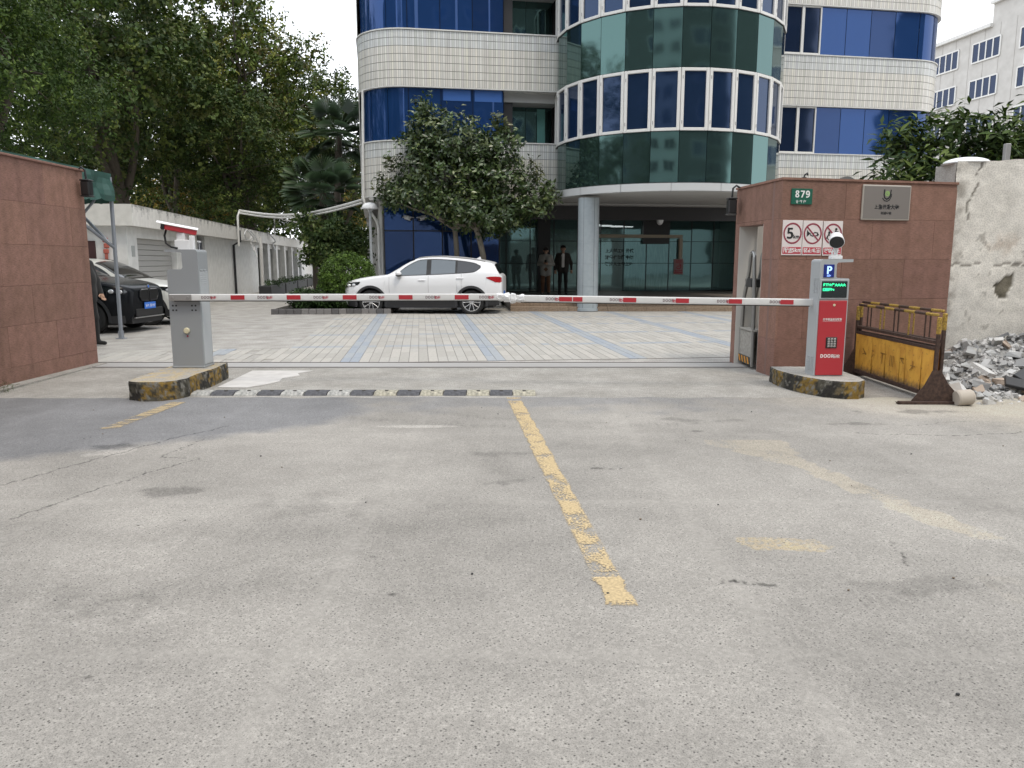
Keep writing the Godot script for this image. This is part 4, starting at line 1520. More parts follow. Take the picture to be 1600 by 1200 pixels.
	rl.rod(gx * Vector3(-0.2, 3.85, -24.0), gx * Vector3(-0.2, 2.9, -24.0), 0.04)
	rl.rod(gx * Vector3(1.2, 3.75, -30.0), gx * Vector3(0.2, 2.9, -30.0), 0.03)
	tag(obj("roof_rail", rl, M.white_trim), "thin white pipe rail standing on the garage roof", "pipe rail")
	var wr := MB.new()
	for q in [[-14.2, 0.9, 0.02], [-15.0, 1.2, 0.018], [-20.4, 0.8, 0.03]]:
		var pa := []
		for k in 13:
			var t := k / 12.0
			pa.append(gx * Vector3(0.10 + 0.12 * sin(t * 7.0), 2.85 - q[1] * t - 0.1 * sin(t * PI * 2), q[0] - 0.9 * sin(t * PI) - 1.0 * t))
		wr.tube(pa, [q[2] * 1.5], 6)
	var loop := []
	for k in 17:
		var a := TAU * k / 16
		loop.append(gx * Vector3(0.1, 2.62 + 0.2 * sin(a), -14.4 + 0.75 * cos(a)))
	wr.tube(loop, [0.02], 6)
	tag(obj("loose_cables", wr, M.white_plastic), "loose cables looping down the face of the garage wall", "cable")
	# trough planters along the foot of the wall
	for k in 4:
		var z := -14.0 - k * 4.4
		var t := thing("trough_planter", gx * Vector3(1.1, 0, z), 8.4, ["dark trough planter nearest the roller door", "second dark trough planter along the garage wall", "third dark trough planter along the garage wall", "farthest dark trough planter, next to the hedge"][k], "planter", "planters along the garage wall")
		var b := MB.new()
		b.box(Vector3(0, 0.24, 0), Vector3(0.5, 0.48, 4.0), 0.02)
		mat("planter", Color(0.035, 0.036, 0.036), 0.7)
		obj("trough", b, M.planter, t)
		leaf_part(t, "plants", 500, [[Vector3(0, 0.52, 0), Vector3(0.28, 0.16, 1.9)]], 0.09, [Color(0.03, 0.06, 0.02), Color(0.06, 0.10, 0.03)], 700 + k)

# ---------------------------------------------------------------- buildings farther off and behind the camera
func simple_block(called: String, at: Vector3, turn: float, label: String, w: float, d: float, h: float, cols: int, floors: int, wall: Material, glass: Material, face: float, sill: float, ww: float, wh: float) -> Node3D:
	var root := thing(called, at, turn, label, "building")
	var b := MB.new()
	b.box(Vector3(0, h / 2, 0), Vector3(w, h, d))
	obj("wall", b, wall, root)
	var rf := MB.new()
	rf.box(Vector3(0, h + 0.25, 0), Vector3(w + 0.5, 0.5, d + 0.5))
	obj("roof", rf, wall, root)
	var wb := MB.new()
	wb.box(Vector3.ZERO, Vector3(ww, wh, 0.12))
	var wm := wb.mesh()
	var fb := MB.new()
	for s in [-1.0, 0.0, 1.0]:
		fb.box(Vector3(s * ww * 0.5, 0, 0.07 * face), Vector3(0.09, wh + 0.09, 0.07))
	for s in [-1.0, 1.0]:
		fb.box(Vector3(0, s * wh * 0.5, 0.07 * face), Vector3(ww - 0.09, 0.09, 0.066))
	var fm := fb.mesh()
	for j in floors:
		for i in cols:
			var o := put_mesh("window", wm, glass, root)
			o.position = Vector3((i + 0.5 - cols / 2.0) * w / cols, sill + j * (h - 1.0) / floors + wh / 2, face * (d / 2 + 0.01))
			put_mesh("frame", fm, M.white_frame, o)
	return root

func far_buildings() -> void:
	# beige block to the right, its long side seen at a slant
	var bt := deg_to_rad(10.0)
	var root := thing("beige_block", Vector3(41.9, 1.9, -64.7), 10.0, "pale beige block with blue windows far behind the right wall", "building")
	tri_mat("beige_wall", mottle(512, 0.012, 161, Color(0.50, 0.48, 0.45), Color(0.62, 0.60, 0.57)), 6.0, 0.9)
	var w := MB.new()
	w.box(Vector3(10, 10.6, 2), Vector3(20, 21.2, 14))
	w.box(Vector3(10, 9.7, -9.5), Vector3(20, 19.4, 9.0))
	w.box(Vector3(10, 10.5, 20), Vector3(20, 21.0, 22))
	w.box(Vector3(10, -1.0, 8), Vector3(19.9, 2.0, 44))
	obj("wall", w, M.beige_wall, root)
	var jt := MB.new()
	for k in 26:
		jt.box(Vector3(-0.004, 10, 30 - k * 1.7), Vector3(0.02, 19, 0.03))
	mat("joint_beige", Color(0.36, 0.34, 0.31), 0.9)
	obj("wall_joint", jt, M.joint_beige, root)
	var cp := MB.new()
	cp.box(Vector3(9.9, 19.5, -9.5), Vector3(20.4, 0.3, 9.2))
	cp.box(Vector3(9.9, 21.3, 2), Vector3(20.4, 0.25, 14.2))
	obj("coping", cp, M.white_trim, root)
	for j in 5:
		for z in [16.0, 10.6, 4.8, -0.2, -5.4, -10.2]:
			var y := 17.6 - j * 3.1
			var ww := 3.1
			var b := MB.new()
			b.box(Vector3(-0.01, y, z), Vector3(0.10, 1.6, ww))
			var o := obj("window", b, M.blue_glass_deep if int(z * 7) % 2 == 0 else M.navy_glass, root)
			var fr := MB.new()
			for s in 5:
				fr.box(Vector3(-0.06, y, z - ww / 2 + s * ww / 4), Vector3(0.08, 1.6, 0.12))
			for s in [-0.8, 0.8]:
				fr.box(Vector3(-0.064, y + s, z), Vector3(0.07, 0.12, ww))
			obj("frame", fr, M.white_frame, o)
	var dp := MB.new()
	dp.tube([Vector3(-0.12, 18.4, 1.9), Vector3(-0.15, 18.0, 1.9), Vector3(-0.15, 0, 1.9)], [0.13], 8)
	obj("downpipe", dp, M.white_plastic, root)
	var gx := root.transform
	for q in [[1.0, 15.9, "upper air conditioner box left of the pair on the beige block"], [4.6, 16.9, "air conditioner box right of the pair on the beige block"]]:
		var t := thing("air_conditioner", gx * Vector3(-0.42, q[1] - 0.6, -1.0 + q[0]), 10.0, q[2], "air conditioner", "air conditioners on the beige block")
		var b := MB.new()
		b.box(Vector3(0, 0.35, 0), Vector3(0.5, 0.8, 1.2), 0.03)
		obj("casing", b, M.white_plastic, t)
		var fan := MB.new()
		fan.xf = Transform3D(Basis(Vector3.UP, -PI / 2), Vector3(-0.26, 0.35, 0.2))
		fan.ring(Vector3.ZERO, 0.30, 0.0, 0.02, 20)
		obj("fan_grille", fan, M.dark_metal, t)
		var br := MB.new()
		br.box(Vector3(0.05, -0.10, 0), Vector3(0.55, 0.06, 1.0))
		obj("bracket", br, M.dull_steel, t)
	# a lower tiled wing between the office block and the beige one
	var t2 := thing("rear_wing", bpt(13.5, 0, -19.0), BTURN, "small tiled rear wing with blue bands beyond the office corner", "building")
	var b2 := MB.new()
	b2.box(Vector3(0, 5.3, -4), Vector3(7.0, 10.6, 8))
	obj("wall", b2, M.tile_cream, t2)
	for y in [6.4, 9.6]:
		var b := MB.new()
		b.box(Vector3(0.0, y, 0.03), Vector3(6.6, 1.1, 0.1))
		obj("window", b, M.blue_glass, t2)
		var tr := MB.new()
		tr.box(Vector3(0.0, y - 0.62, 0.06), Vector3(7.1, 0.12, 0.3))
		obj("balcony_rail", tr, M.white_trim, t2)
	# behind the camera: towers, plus dark and pale blocks added for the glass reflections
	tri_mat("tower_wall", mottle(256, 0.02, 171, Color(0.74, 0.76, 0.76), Color(0.84, 0.86, 0.85)), 8.0, 0.9)
	tri_mat("added_block_wall", mottle(256, 0.02, 173, Color(0.10, 0.105, 0.10), Color(0.15, 0.155, 0.15)), 5.0, 0.9)  # dark tone for the added blocks, to dim the glass
	simple_block("apartment_tower", Vector3(-13, 0, 78), 8, "tall pale apartment tower across the street behind the viewer", 15, 14, 62, 6, 19, M.tower_wall, M.navy_glass, -1.0, 1.6, 1.5, 1.5)
	simple_block("apartment_tower", Vector3(36, 0, 92), -12, "second pale apartment tower farther along the street behind the viewer", 17, 14, 55, 6, 17, M.tower_wall, M.navy_glass, -1.0, 1.6, 1.6, 1.5)
	simple_block("added_dark_block", Vector3(30, 0, 40), 2, "long dark grey block added across the road behind the viewer to darken the glass", 64, 10, 36, 14, 10, M.added_block_wall, M.navy_glass, -1.0, 1.4, 2.2, 1.7)  # unseen, added so the glass mirrors dark walls instead of sky
	simple_block("added_dark_block", Vector3(70, 0, 18), -52, "long dark grey block added far to the right behind the viewer to darken the glass", 54, 10, 34, 11, 9, M.added_block_wall, M.navy_glass, -1.0, 1.4, 2.2, 1.7)  # unseen, added to darken the right wing panes
	var shed := thing("added_pale_block", Vector3(26, 0, 30), 2, "pale two storey block added behind the viewer to brighten the entrance glass", "building")  # unseen reflector, added so the entrance glass shows a bright band
	var shb := MB.new()
	shb.box(Vector3(0, 3.6, 0), Vector3(44, 7.2, 5))
	shb.box(Vector3(0, 7.35, 0), Vector3(44.6, 0.3, 5.6))
	obj("wall", shb, M.tower_wall, shed)
	simple_block("added_dark_block", Vector3(-48, 0, 44), -4, "shorter dark grey block added behind the viewer, beyond the tower, to darken the glass", 52, 10, 37, 11, 10, M.added_block_wall, M.navy_glass, -1.0, 1.4, 2.0, 1.7)  # unseen, added and raised to keep sky out of the drum panels

# ---------------------------------------------------------------- gate walls
# stone slabs over a core between two plan points; the outside is to the right of a->b seen from above... given by out
func slab_wall(root: Node3D, a: Vector2, b: Vector2, out: Vector2, rows: Array, width: float, first: float, th := 0.03, skip := Rect2()) -> void:
	var d := (b - a).normalized()
	var L := a.distance_to(b)
	var ang := atan2(-d.y, d.x)
	for r in rows.size() - 1:
		var y0: float = rows[r]
		var y1: float = rows[r + 1]
		var s := 0.0
		var nx := first if r % 2 == 0 else first + width * 0.45
		while nx > width:
			nx -= width
		while s < L - 0.01:
			var e := minf(nx, L)
			var segs := [[s, e, y0, y1]]
			if skip.size.x > 0 and skip.intersects(Rect2(s, y0, e - s, y1 - y0)):
				segs = []
				var sx := skip.position.x
				var ex := skip.end.x
				if s < sx:
					segs.append([s, sx, y0, y1])
				if e > ex:
					segs.append([ex, e, y0, y1])
				if y1 > skip.end.y and minf(e, ex) > maxf(s, sx):
					segs.append([maxf(s, sx), minf(e, ex), maxf(y0, skip.end.y), y1])
			for g in segs:
				var w: float = g[1] - g[0] - 0.002
				var h: float = g[3] - g[2] - 0.002
				if w < 0.02 or h < 0.02:
					continue
				var m := MB.new()
				m.box(Vector3.ZERO, Vector3(w, h, th), 0.0018)
				var o := obj("stone_slab", m, M["pink_stone_%d" % (rng.randi() % 4)], root)
				var c: Vector2 = a + d * (g[0] + g[1]) / 2 + out * (th / 2 + rng.randf_range(-0.0015, 0.0015))
				o.position = Vector3(c.x, (g[2] + g[3]) / 2, c.y)
				o.rotation.y = ang + rng.randf_range(-0.001, 0.001)
			s = e
			nx += width

func gate_walls() -> void:
	# left wall, running towards the camera
	var lw := thing("gate_wall", Vector3.ZERO, 0, "long reddish stone wall along the left side of the drive", "wall")
	var b := MB.new()
	b.box(Vector3(-6.26, 1.36, -4.06), Vector3(0.36, 2.72, 14.12))
	obj("wall_core", b, M.mortar, lw)
	var rows := [0.0, 0.22, 0.72, 1.20, 1.70, 2.22, 2.74]
	slab_wall(lw, Vector2(-6.08, -2.0), Vector2(-6.08, -11.14), Vector2(1, 0), rows, 1.0, 0.75)
	slab_wall(lw, Vector2(-6.06, -11.12), Vector2(-6.46, -11.12), Vector2(0, -1), rows, 1.0, 1.0)
	var cap := MB.new()
	cap.box(Vector3(-6.25, 2.755, -4.06), Vector3(0.46, 0.03, 14.24), 0.006)
	obj("coping", cap, M.pink_stone_1, lw)
	var near := MB.new()
	near.box(Vector3(-6.065, 1.36, 0.5), Vector3(0.03, 2.72, 4.9))
	obj("wall_face", near, M.pink_stone_0, lw)
	# small concrete footing at the foot of the wall
	var ft := MB.new()
	ft.plan([Vector2(-6.05, -8.2), Vector2(-5.86, -8.2), Vector2(-5.9, -11.1), Vector2(-6.05, -11.1)], 0.0, 0.035, false)
	obj("footing", ft, M.concrete, lw)
	# right gate pier with the recess that takes the sliding gate
	var rw := thing("gate_pier", Vector3.ZERO, 0, "reddish stone gate pier with signs and a recess for the gate", "wall")
	var P := Vector2(3.22, -11.28)
	var Q := Vector2(3.38, -9.85)
	var R := Vector2(5.93, -10.5)
	var out1 := Vector2(-1, -0.112).normalized()
	var d2 := (R - Q).normalized()
	var out2 := Vector2(-d2.y, d2.x)
	if out2.y < 0:
		out2 = -out2
	var t := 0.03
	var core := MB.new()
	# jambs and lintel round the recess, front wall and back wall
	var d1 := (Q - P).normalized()
	var J1 := P + d1 * 0.14
	var J2 := P + d1 * 0.93
	var ins := -out1 * 0.24
	core.plan([P - out1 * t, J1 - out1 * t, J1 + ins, P + ins], 0, 2.5)
	core.plan([J2 - out1 * t, Q - out1 * t - out2 * t, Q + ins * 1.0 - out2 * 0.26, J2 + ins], 0, 2.5)
	core.plan([J1 - out1 * t, J2 - out1 * t, J2 + ins, J1 + ins], 1.98, 2.497)
	core.plan([Q - out2 * t - out1 * t, R - out2 * t, R - out2 * 0.26, Q - out2 * 0.26 - out1 * t], 0, 2.499)
	core.plan([P + ins, P - out1 * t, Vector2(6.0, -11.6), Vector2(6.0, -11.4)], 0, 2.496)
	core.plan([R - out2 * t, R - out2 * t + Vector2(0.02, -1.1), R - out2 * t + Vector2(-0.24, -1.1), R - out2 * t + Vector2(-0.24, 0)], 0, 2.494)
	obj("wall_core", core, M.mortar, rw)
	var ins2 := MB.new()
	ins2.plan([Vector2(5.4, -11.38), Vector2(5.5, -11.38), Vector2(5.5, -10.6), Vector2(5.4, -10.6)], 0, 2.4)
	ins2.plan([J1 + ins + Vector2(0.0, 0.02), P + Vector2(2.3, 0.03), P + Vector2(2.3, 0.06), J1 + ins + Vector2(0.0, 0.05)], 0, 2.4)
	mat("recess_plaster", Color(0.52, 0.50, 0.46), 0.9)
	obj("recess_lining", ins2, M.recess_plaster, rw)
	var jl := MB.new()
	jl.plan([J1 - out1 * 0.004 + d1 * 0.001, J1 - out1 * 0.004 + d1 * 0.012, J1 + ins + d1 * 0.012, J1 + ins + d1 * 0.001], 0, 1.98)
	jl.plan([J2 - out1 * 0.004 - d1 * 0.012, J2 - out1 * 0.004 - d1 * 0.001, J2 + ins - d1 * 0.001, J2 + ins - d1 * 0.012], 0, 1.98)
	obj("jamb_lining", jl, M.recess_plaster, rw)
	var rows2 := [0.0, 0.5, 1.0, 1.52, 2.03, 2.5]
	slab_wall(rw, P - out1 * t, Q - out1 * t + d1 * 0.0, out1, rows2, 1.5, 1.5, t, Rect2(0.14, -0.1, 0.79, 2.08))
	slab_wall(rw, Q - out2 * t - out1 * 0.0, R - out2 * t, out2, rows2, 0.96, 0.92, t)
	var cp := MB.new()
	cp.plan([P + out1 * 0.02, Q + out1 * 0.02 + out2 * 0.02, R + out2 * 0.02, R - out2 * 0.3, Q - out2 * 0.3 - out1 * 0.3, P - out1 * 0.3], 2.501, 2.53)
	obj("coping", cp, M.pink_stone_2, rw)
	# wall lamps: square black drums on short gooseneck arms
	for k in 2:
		var at: Vector3 = [Vector3(-6.02, 2.5, -11.02), Vector3(3.19, 2.26, -11.12)][k]
		var s := 1.0 if k == 0 else -1.0
		var l := thing("wall_lamp", at, 0, ["black wall lamp on the end of the left stone wall", "black wall lamp on the gate pier above the recess"][k], "lamp", "black lamps on the gate walls")
		var bb := MB.new()
		bb.box(Vector3(s * 0.085, 0, 0), Vector3(0.12, 0.20, 0.13), 0.015)
		bb.box(Vector3(s * 0.085, 0.11, 0), Vector3(0.13, 0.02, 0.14), 0.006)
		bb.box(Vector3(s * 0.085, -0.105, 0), Vector3(0.13, 0.02, 0.14), 0.006)
		obj("housing", bb, M.black_plastic, l)
		var ar := MB.new()
		ar.tube([Vector3(s * -0.02, 0.26, 0), Vector3(s * 0.03, 0.29, 0), Vector3(s * 0.075, 0.25, 0), Vector3(s * 0.085, 0.12, 0)], [0.014], 8)
		obj("arm", ar, M.black_plastic, l)
	sliding_gate()

func sliding_gate() -> void:
	var g := thing("sliding_gate", Vector3(3.30, 0, -10.70), 0, "end of a folding metal gate parked in the pier recess", "gate")
	var chrome := mat("gate_tube", Color(0.30, 0.30, 0.29), 0.28, 0.7)
	# arched tube frame leaning back
	for k in 2:
		var x := 0.02 + k * 0.16
		var z0 := 0.16
		var z1 := -0.42
		var pts := [Vector3(x, 0.05, z0), Vector3(x, 1.0, z0 - 0.04), Vector3(x, 1.42, z0 - 0.10)]
		for i in 7:
			var a := PI * i / 6
			pts.append(Vector3(x, 1.52 + 0.10 * sin(a), z0 - 0.20 + 0.09 * cos(a)))
		pts.append_array([Vector3(x, 1.35, z0 - 0.32), Vector3(x, 0.95, z1 + 0.06), Vector3(x, 0.05, z1)])
		var b := MB.new()
		b.tube(pts, [0.026], 10)
		obj("frame_tube", b, chrome, g)
	var br := MB.new()
	br.box(Vector3(0.10, 1.20, -0.12), Vector3(0.20, 0.12, 0.30), 0.01)
	obj("drive_box", br, M.black_plastic, g)
	var p := MB.new()
	p.box(Vector3(0.02, 0.30, -0.13), Vector3(0.035, 0.46, 0.55), 0.008)
	p.box(Vector3(0.06, 0.55, -0.13), Vector3(0.14, 0.03, 0.60), 0.006)
	p.box(Vector3(0.18, 0.30, -0.13), Vector3(0.03, 0.46, 0.55), 0.008)
	tri_mat("dusty_steel", mottle(256, 0.03, 181, Color(0.22, 0.21, 0.19), Color(0.42, 0.40, 0.36)), 0.5, 0.55)
	obj("end_panel", p, M.dusty_steel, g)
	var hz := MB.new()
	for k in 4:
		var z := 0.10 - k * 0.13
		hz.quad(Vector3(-0.006, 0.08, z), Vector3(-0.006, 0.08, z - 0.06), Vector3(-0.006, 0.17, z - 0.12), Vector3(-0.006, 0.17, z - 0.06))
	mat("hazard_orange", Color(0.62, 0.28, 0.03), 0.6)
	obj("hazard_stripes", hz, M.hazard_orange, g)
	var hk := MB.new()
	hk.box(Vector3(0.0, 0.125, -0.14), Vector3(0.006, 0.11, 0.54))
	obj("hazard_board", hk, M.black_plastic, g)
	for z in [0.08, -0.34]:
		var wh := MB.new()
		wh.xf = Transform3D(Basis(Vector3(0, 0, 1), PI / 2), Vector3(0.16, 0.07, z))
		wh.lathe([Vector2(0, 0), Vector2(0.045, 0), Vector2(0.05, 0.008), Vector2(0.05, 0.04), Vector2(0.045, 0.045), Vector2(0, 0.045)], 14)
		obj("wheel", wh, M.black_rubber, g)

func plaster_wall() -> void:
	# old plastered wall end beside the pier, spalled and stained
	var root := thing("plaster_wall", Vector3.ZERO, 0, "tall old wall of cracked stained plaster right of the pier", "wall")
	var b := MB.new()
	var x0 := 5.90
	var x1 := 12.5
	var nx := 220
	var ny := 92
	var f := FastNoiseLite.new()
	f.seed = 12
	f.frequency = 0.55
	f.fractal_octaves = 4
	var fine := FastNoiseLite.new()
	fine.seed = 13
	fine.frequency = 3.5
	fine.fractal_octaves = 4
	var patch := PackedVector2Array([Vector2(6.68, 1.30), Vector2(6.80, 1.32), Vector2(6.83, 1.20), Vector2(6.77, 1.10), Vector2(6.75, 1.01), Vector2(6.66, 0.98), Vector2(6.58, 1.06), Vector2(6.55, 1.17), Vector2(6.62, 1.22)])
	var P := []
	var C := []
	for j in ny + 1:
		for i in nx + 1:
			var x := x0 + (x1 - x0) * i / nx
			var y := 2.82 * j / ny
			if i == 0:
				x += fine.get_noise_2d(y * 2.0, 5.0) * 0.03
			var a := f.get_noise_2d(x, y)
			var c := fine.get_noise_2d(x, y)
			var z := -10.52 + a * 0.035 + c * 0.006 + 0.02 * clampf(y - 1.5, 0, 1)
			var yy := y
			if j == ny:
				yy += f.get_noise_2d(x * 1.3, 77.0) * 0.05 + 0.01 * (x - x0)
			var g := 0.84 + a * 0.15 + c * 0.09
			var col := Color(g, g * 0.95, g * 0.86)
			# grey damp foot, rust runs, dark cracks near the pier
			var foot := clampf(1.2 - y * 0.9 + a, 0, 1)
			col = col.lerp(Color(0.42, 0.415, 0.40), foot * 0.45)
			var rust := clampf(0.5 - absf(x - 6.62 + c * 0.3) * 3.0, 0, 1) * clampf(1.0 - absf(y - 1.72) * 5.0, 0, 1) + clampf(0.35 - absf(x - 7.35 + c * 0.2) * 4.0, 0, 1) * clampf(y - 1.0, 0, 1)
			col = col.lerp(Color(0.33, 0.20, 0.11), clampf(rust, 0, 0.75))
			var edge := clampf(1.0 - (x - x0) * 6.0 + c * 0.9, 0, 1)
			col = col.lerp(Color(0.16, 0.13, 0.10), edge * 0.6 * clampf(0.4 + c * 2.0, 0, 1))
			var crack := absf(x - 6.17 - 0.10 * fine.get_noise_2d(y * 0.9, 3.0) - 0.05 * sin(y * 5.0))
			if y > 2.05 and crack < 0.013 + c * 0.012:
				col = col.lerp(Color(0.13, 0.115, 0.09), 0.8)
				z -= 0.012
			if absf(y - 1.46 - 0.012 * c * 4.0) < 0.012 and x < 8.0:
				col = col.lerp(Color(0.20, 0.18, 0.15), 0.8)
				z -= 0.008
			if c > 0.46 and y < 1.9:
				col = col.lerp(Color(0.22, 0.20, 0.17), 0.5)
			var q := Vector2(x, y + c * 0.03)
			if Geometry2D.is_point_in_polygon(q, patch):
				col = Color(0.19, 0.17, 0.13) * (0.85 + c * 0.9 + 0.12 * sin(x * 160.0) * sin(y * 130.0))
				z -= 0.025
			elif absf(x - 7.05) < 0.05 + c * 0.1 and absf(y - 1.12) < 0.16 and c > -0.1:
				col = Color(0.19, 0.17, 0.14)
				z -= 0.018
			P.append(Vector3(x, yy, z))
			C.append(col)
	var N := []
	for j in ny + 1:
		for i in nx + 1:
			var l: Vector3 = P[j * (nx + 1) + maxi(i - 1, 0)]
			var r: Vector3 = P[j * (nx + 1) + mini(i + 1, nx)]
			var d: Vector3 = P[maxi(j - 1, 0) * (nx + 1) + i]
			var u: Vector3 = P[mini(j + 1, ny) * (nx + 1) + i]
			N.append((r - l).cross(u - d).normalized())
	for j in ny:
		for i in nx:
			var k := [j * (nx + 1) + i, j * (nx + 1) + i + 1, (j + 1) * (nx + 1) + i + 1, (j + 1) * (nx + 1) + i]
			var at := b.c.size()
			b.quadn(P[k[0]], P[k[1]], P[k[2]], P[k[3]], N[k[0]], N[k[1]], N[k[2]], N[k[3]])
			# colours by vertex position
			for m in 6:
				var v := b.v[at + m]
				for z in 4:
					if v == P[k[z]]:
						b.c[at + m] = C[k[z]]
	obj("plaster_face", b, M.plaster, root)
	var core := MB.new()
	core.box(Vector3((x0 + x1) / 2 + 0.01, 1.4, -10.82), Vector3(x1 - x0 - 0.02, 2.78, 0.5))
	core.col = Color(0.42, 0.40, 0.37)
	for i in core.c.size():
		core.c[i] = Color(0.42, 0.40, 0.37)
	obj("wall_core", core, M.plaster, root)
	# rounded white cap lying on the end of the wall
	var cap := thing("shell_cover", Vector3(6.16, 2.80, -10.75), 0, "white shell shaped cover lying on top of the plaster wall", "cover")
	var c2 := MB.new()
	c2.ellipsoid(Vector3.ZERO, Vector3(0.30, 0.085, 0.26), 20, 6, 0.0, 1.0)
	c2.ellipsoid(Vector3(0, 0, 0), Vector3(0.32, 0.02, 0.28), 20, 4)
	obj("shell", c2, M.white_plastic, cap)
	var ps := MB.new()
	ps.box(Vector3.ZERO, Vector3(0.07, 0.34, 0.07), 0.006)
	var po := tag(obj("short_post", ps, M.dull_steel), "short grey post standing on top of the plaster wall", "post") as Node3D
	po.position = Vector3(6.72, 2.9, -10.8)

# ---------------------------------------------------------------- plants
var leaf_kind := "leaf"

# clumps: [centre, radii]; leaves gather in rosettes near the clump surfaces, each leaf folded along its midrib
func leaf_part(root: Node3D, called: String, count: int, clumps: Array, size: float, cols: Array, seed_: int, kind := "oval", per := 9, up := 0.35, shell := 0.55) -> MeshInstance3D:
	var r := RandomNumberGenerator.new()
	r.seed = seed_
	var hw: float = {"oval": 0.24, "broad": 0.36, "long": 0.13, "blade": 0.05}[kind]
	var bend: float = {"oval": 0.10, "broad": 0.16, "long": 0.25, "blade": 0.3}[kind]
	var V := PackedVector3Array()
	var N := PackedVector3Array()
	var C := PackedColorArray()
	var I := PackedInt32Array()
	V.resize(count * 5)
	N.resize(count * 5)
	C.resize(count * 5)
	I.resize(count * 12)
	var pat := [0, 1, 4, 1, 3, 4, 0, 4, 2, 4, 3, 2]
	var vol := 0.0
	var acc := []
	for c in clumps:
		var q: Vector3 = c[1]
		vol += pow(q.x * q.y * q.z, 0.72)
		acc.append(vol)
	var i := 0
	while i < count:
		var pick := r.randf() * vol
		var ci := 0
		while acc[ci] < pick:
			ci += 1
		var ce: Vector3 = clumps[ci][0]
		var rd: Vector3 = clumps[ci][1]
		var d := Vector3(r.randfn(), r.randfn(), r.randfn()).normalized()
		var p := ce + d * rd * (1.0 - shell * pow(r.randf(), 1.6))
		var axis := (d + Vector3(0, up * 1.5, 0) + Vector3(r.randfn(), r.randfn(), r.randfn()) * 0.45).normalized()
		var s := axis.cross(Vector3(0.3, 0.2, 1)).normalized()
		var t := axis.cross(s)
		var tone := r.randf()
		var base: Color = cols[mini(int(pow(r.randf(), 1.4) * cols.size()), cols.size() - 1)]
		for k in per:
			if i >= count:
				break
			var a := TAU * (k / float(per)) * 2.4 + r.randf()
			var dir := (axis * r.randf_range(0.15, 0.9) + s * cos(a) + t * sin(a) + Vector3(0, -0.15, 0)).normalized()
			var nz := axis - dir * axis.dot(dir) + Vector3(r.randfn(), r.randfn(), r.randfn()) * 0.25
			nz = (nz - dir * nz.dot(dir)).normalized()
			var sc := size * r.randf_range(0.65, 1.15)
			var o := p + Vector3(r.randfn(), r.randfn(), r.randfn()) * size * 0.45
			var X := dir.cross(nz) * sc * hw
			var Y := dir * sc
			var Z := nz * sc
			var f := 0.72 + 0.4 * tone + r.randf_range(-0.15, 0.15)
			var j := i * 5
			V[j] = o
			V[j + 1] = o + Y * 0.42 - X + Z * (hw * 0.35 - bend * 0.2)
			V[j + 2] = o + Y * 0.42 + X + Z * (hw * 0.35 - bend * 0.2)
			V[j + 3] = o + Y - Z * bend
			V[j + 4] = o + Y * 0.45 - Z * bend * 0.2
			var nl := (nz + X.normalized() * 0.3).normalized()
			var nr := (nz - X.normalized() * 0.3).normalized()
			N[j] = nz
			N[j + 1] = nl
			N[j + 2] = nr
			N[j + 3] = nz
			N[j + 4] = nz
			var col := Color(base.r * f, base.g * f, base.b * f)
			for m in 5:
				C[j + m] = col
			for m in 12:
				I[i * 12 + m] = j + pat[m]
			i += 1
	var A := []
	A.resize(Mesh.ARRAY_MAX)
	A[Mesh.ARRAY_VERTEX] = V
	A[Mesh.ARRAY_NORMAL] = N
	A[Mesh.ARRAY_COLOR] = C
	A[Mesh.ARRAY_INDEX] = I
	var am := ArrayMesh.new()
	am.add_surface_from_arrays(Mesh.PRIMITIVE_TRIANGLES, A)
	return put_mesh(called, am, M[leaf_kind], root)

func limb(b: MB, a: Vector3, e: Vector3, r0: float, r1: float, r: RandomNumberGenerator, sag := 0.0) -> void:
	var pts := []
	var rad := []
	var n := 6
	var off := Vector3(r.randfn(), r.randfn() * 0.4, r.randfn()) * a.distance_to(e) * 0.06
	for k in n + 1:
		var t := k / float(n)
		pts.append(a.lerp(e, t) + off * sin(t * PI) + Vector3(0, sag * sin(t * PI), 0))
		rad.append(lerpf(r0, r1, pow(t, 0.8)))
	b.tube(pts, rad, 8)

# crown: overall ellipsoid filled with smaller clumps
func crown_clumps(ce: Vector3, rd: Vector3, n: int, cr: float, r: RandomNumberGenerator) -> Array:
	var out := []
	for k in n:
		var d := Vector3(r.randfn(), r.randfn(), r.randfn()).normalized()
		var q := ce + d * rd * pow(r.randf(), 0.4) * 0.9
		var s := cr * r.randf_range(0.6, 1.25)
		out.append([q, Vector3(s, s * r.randf_range(0.55, 0.85), s)])
	return out

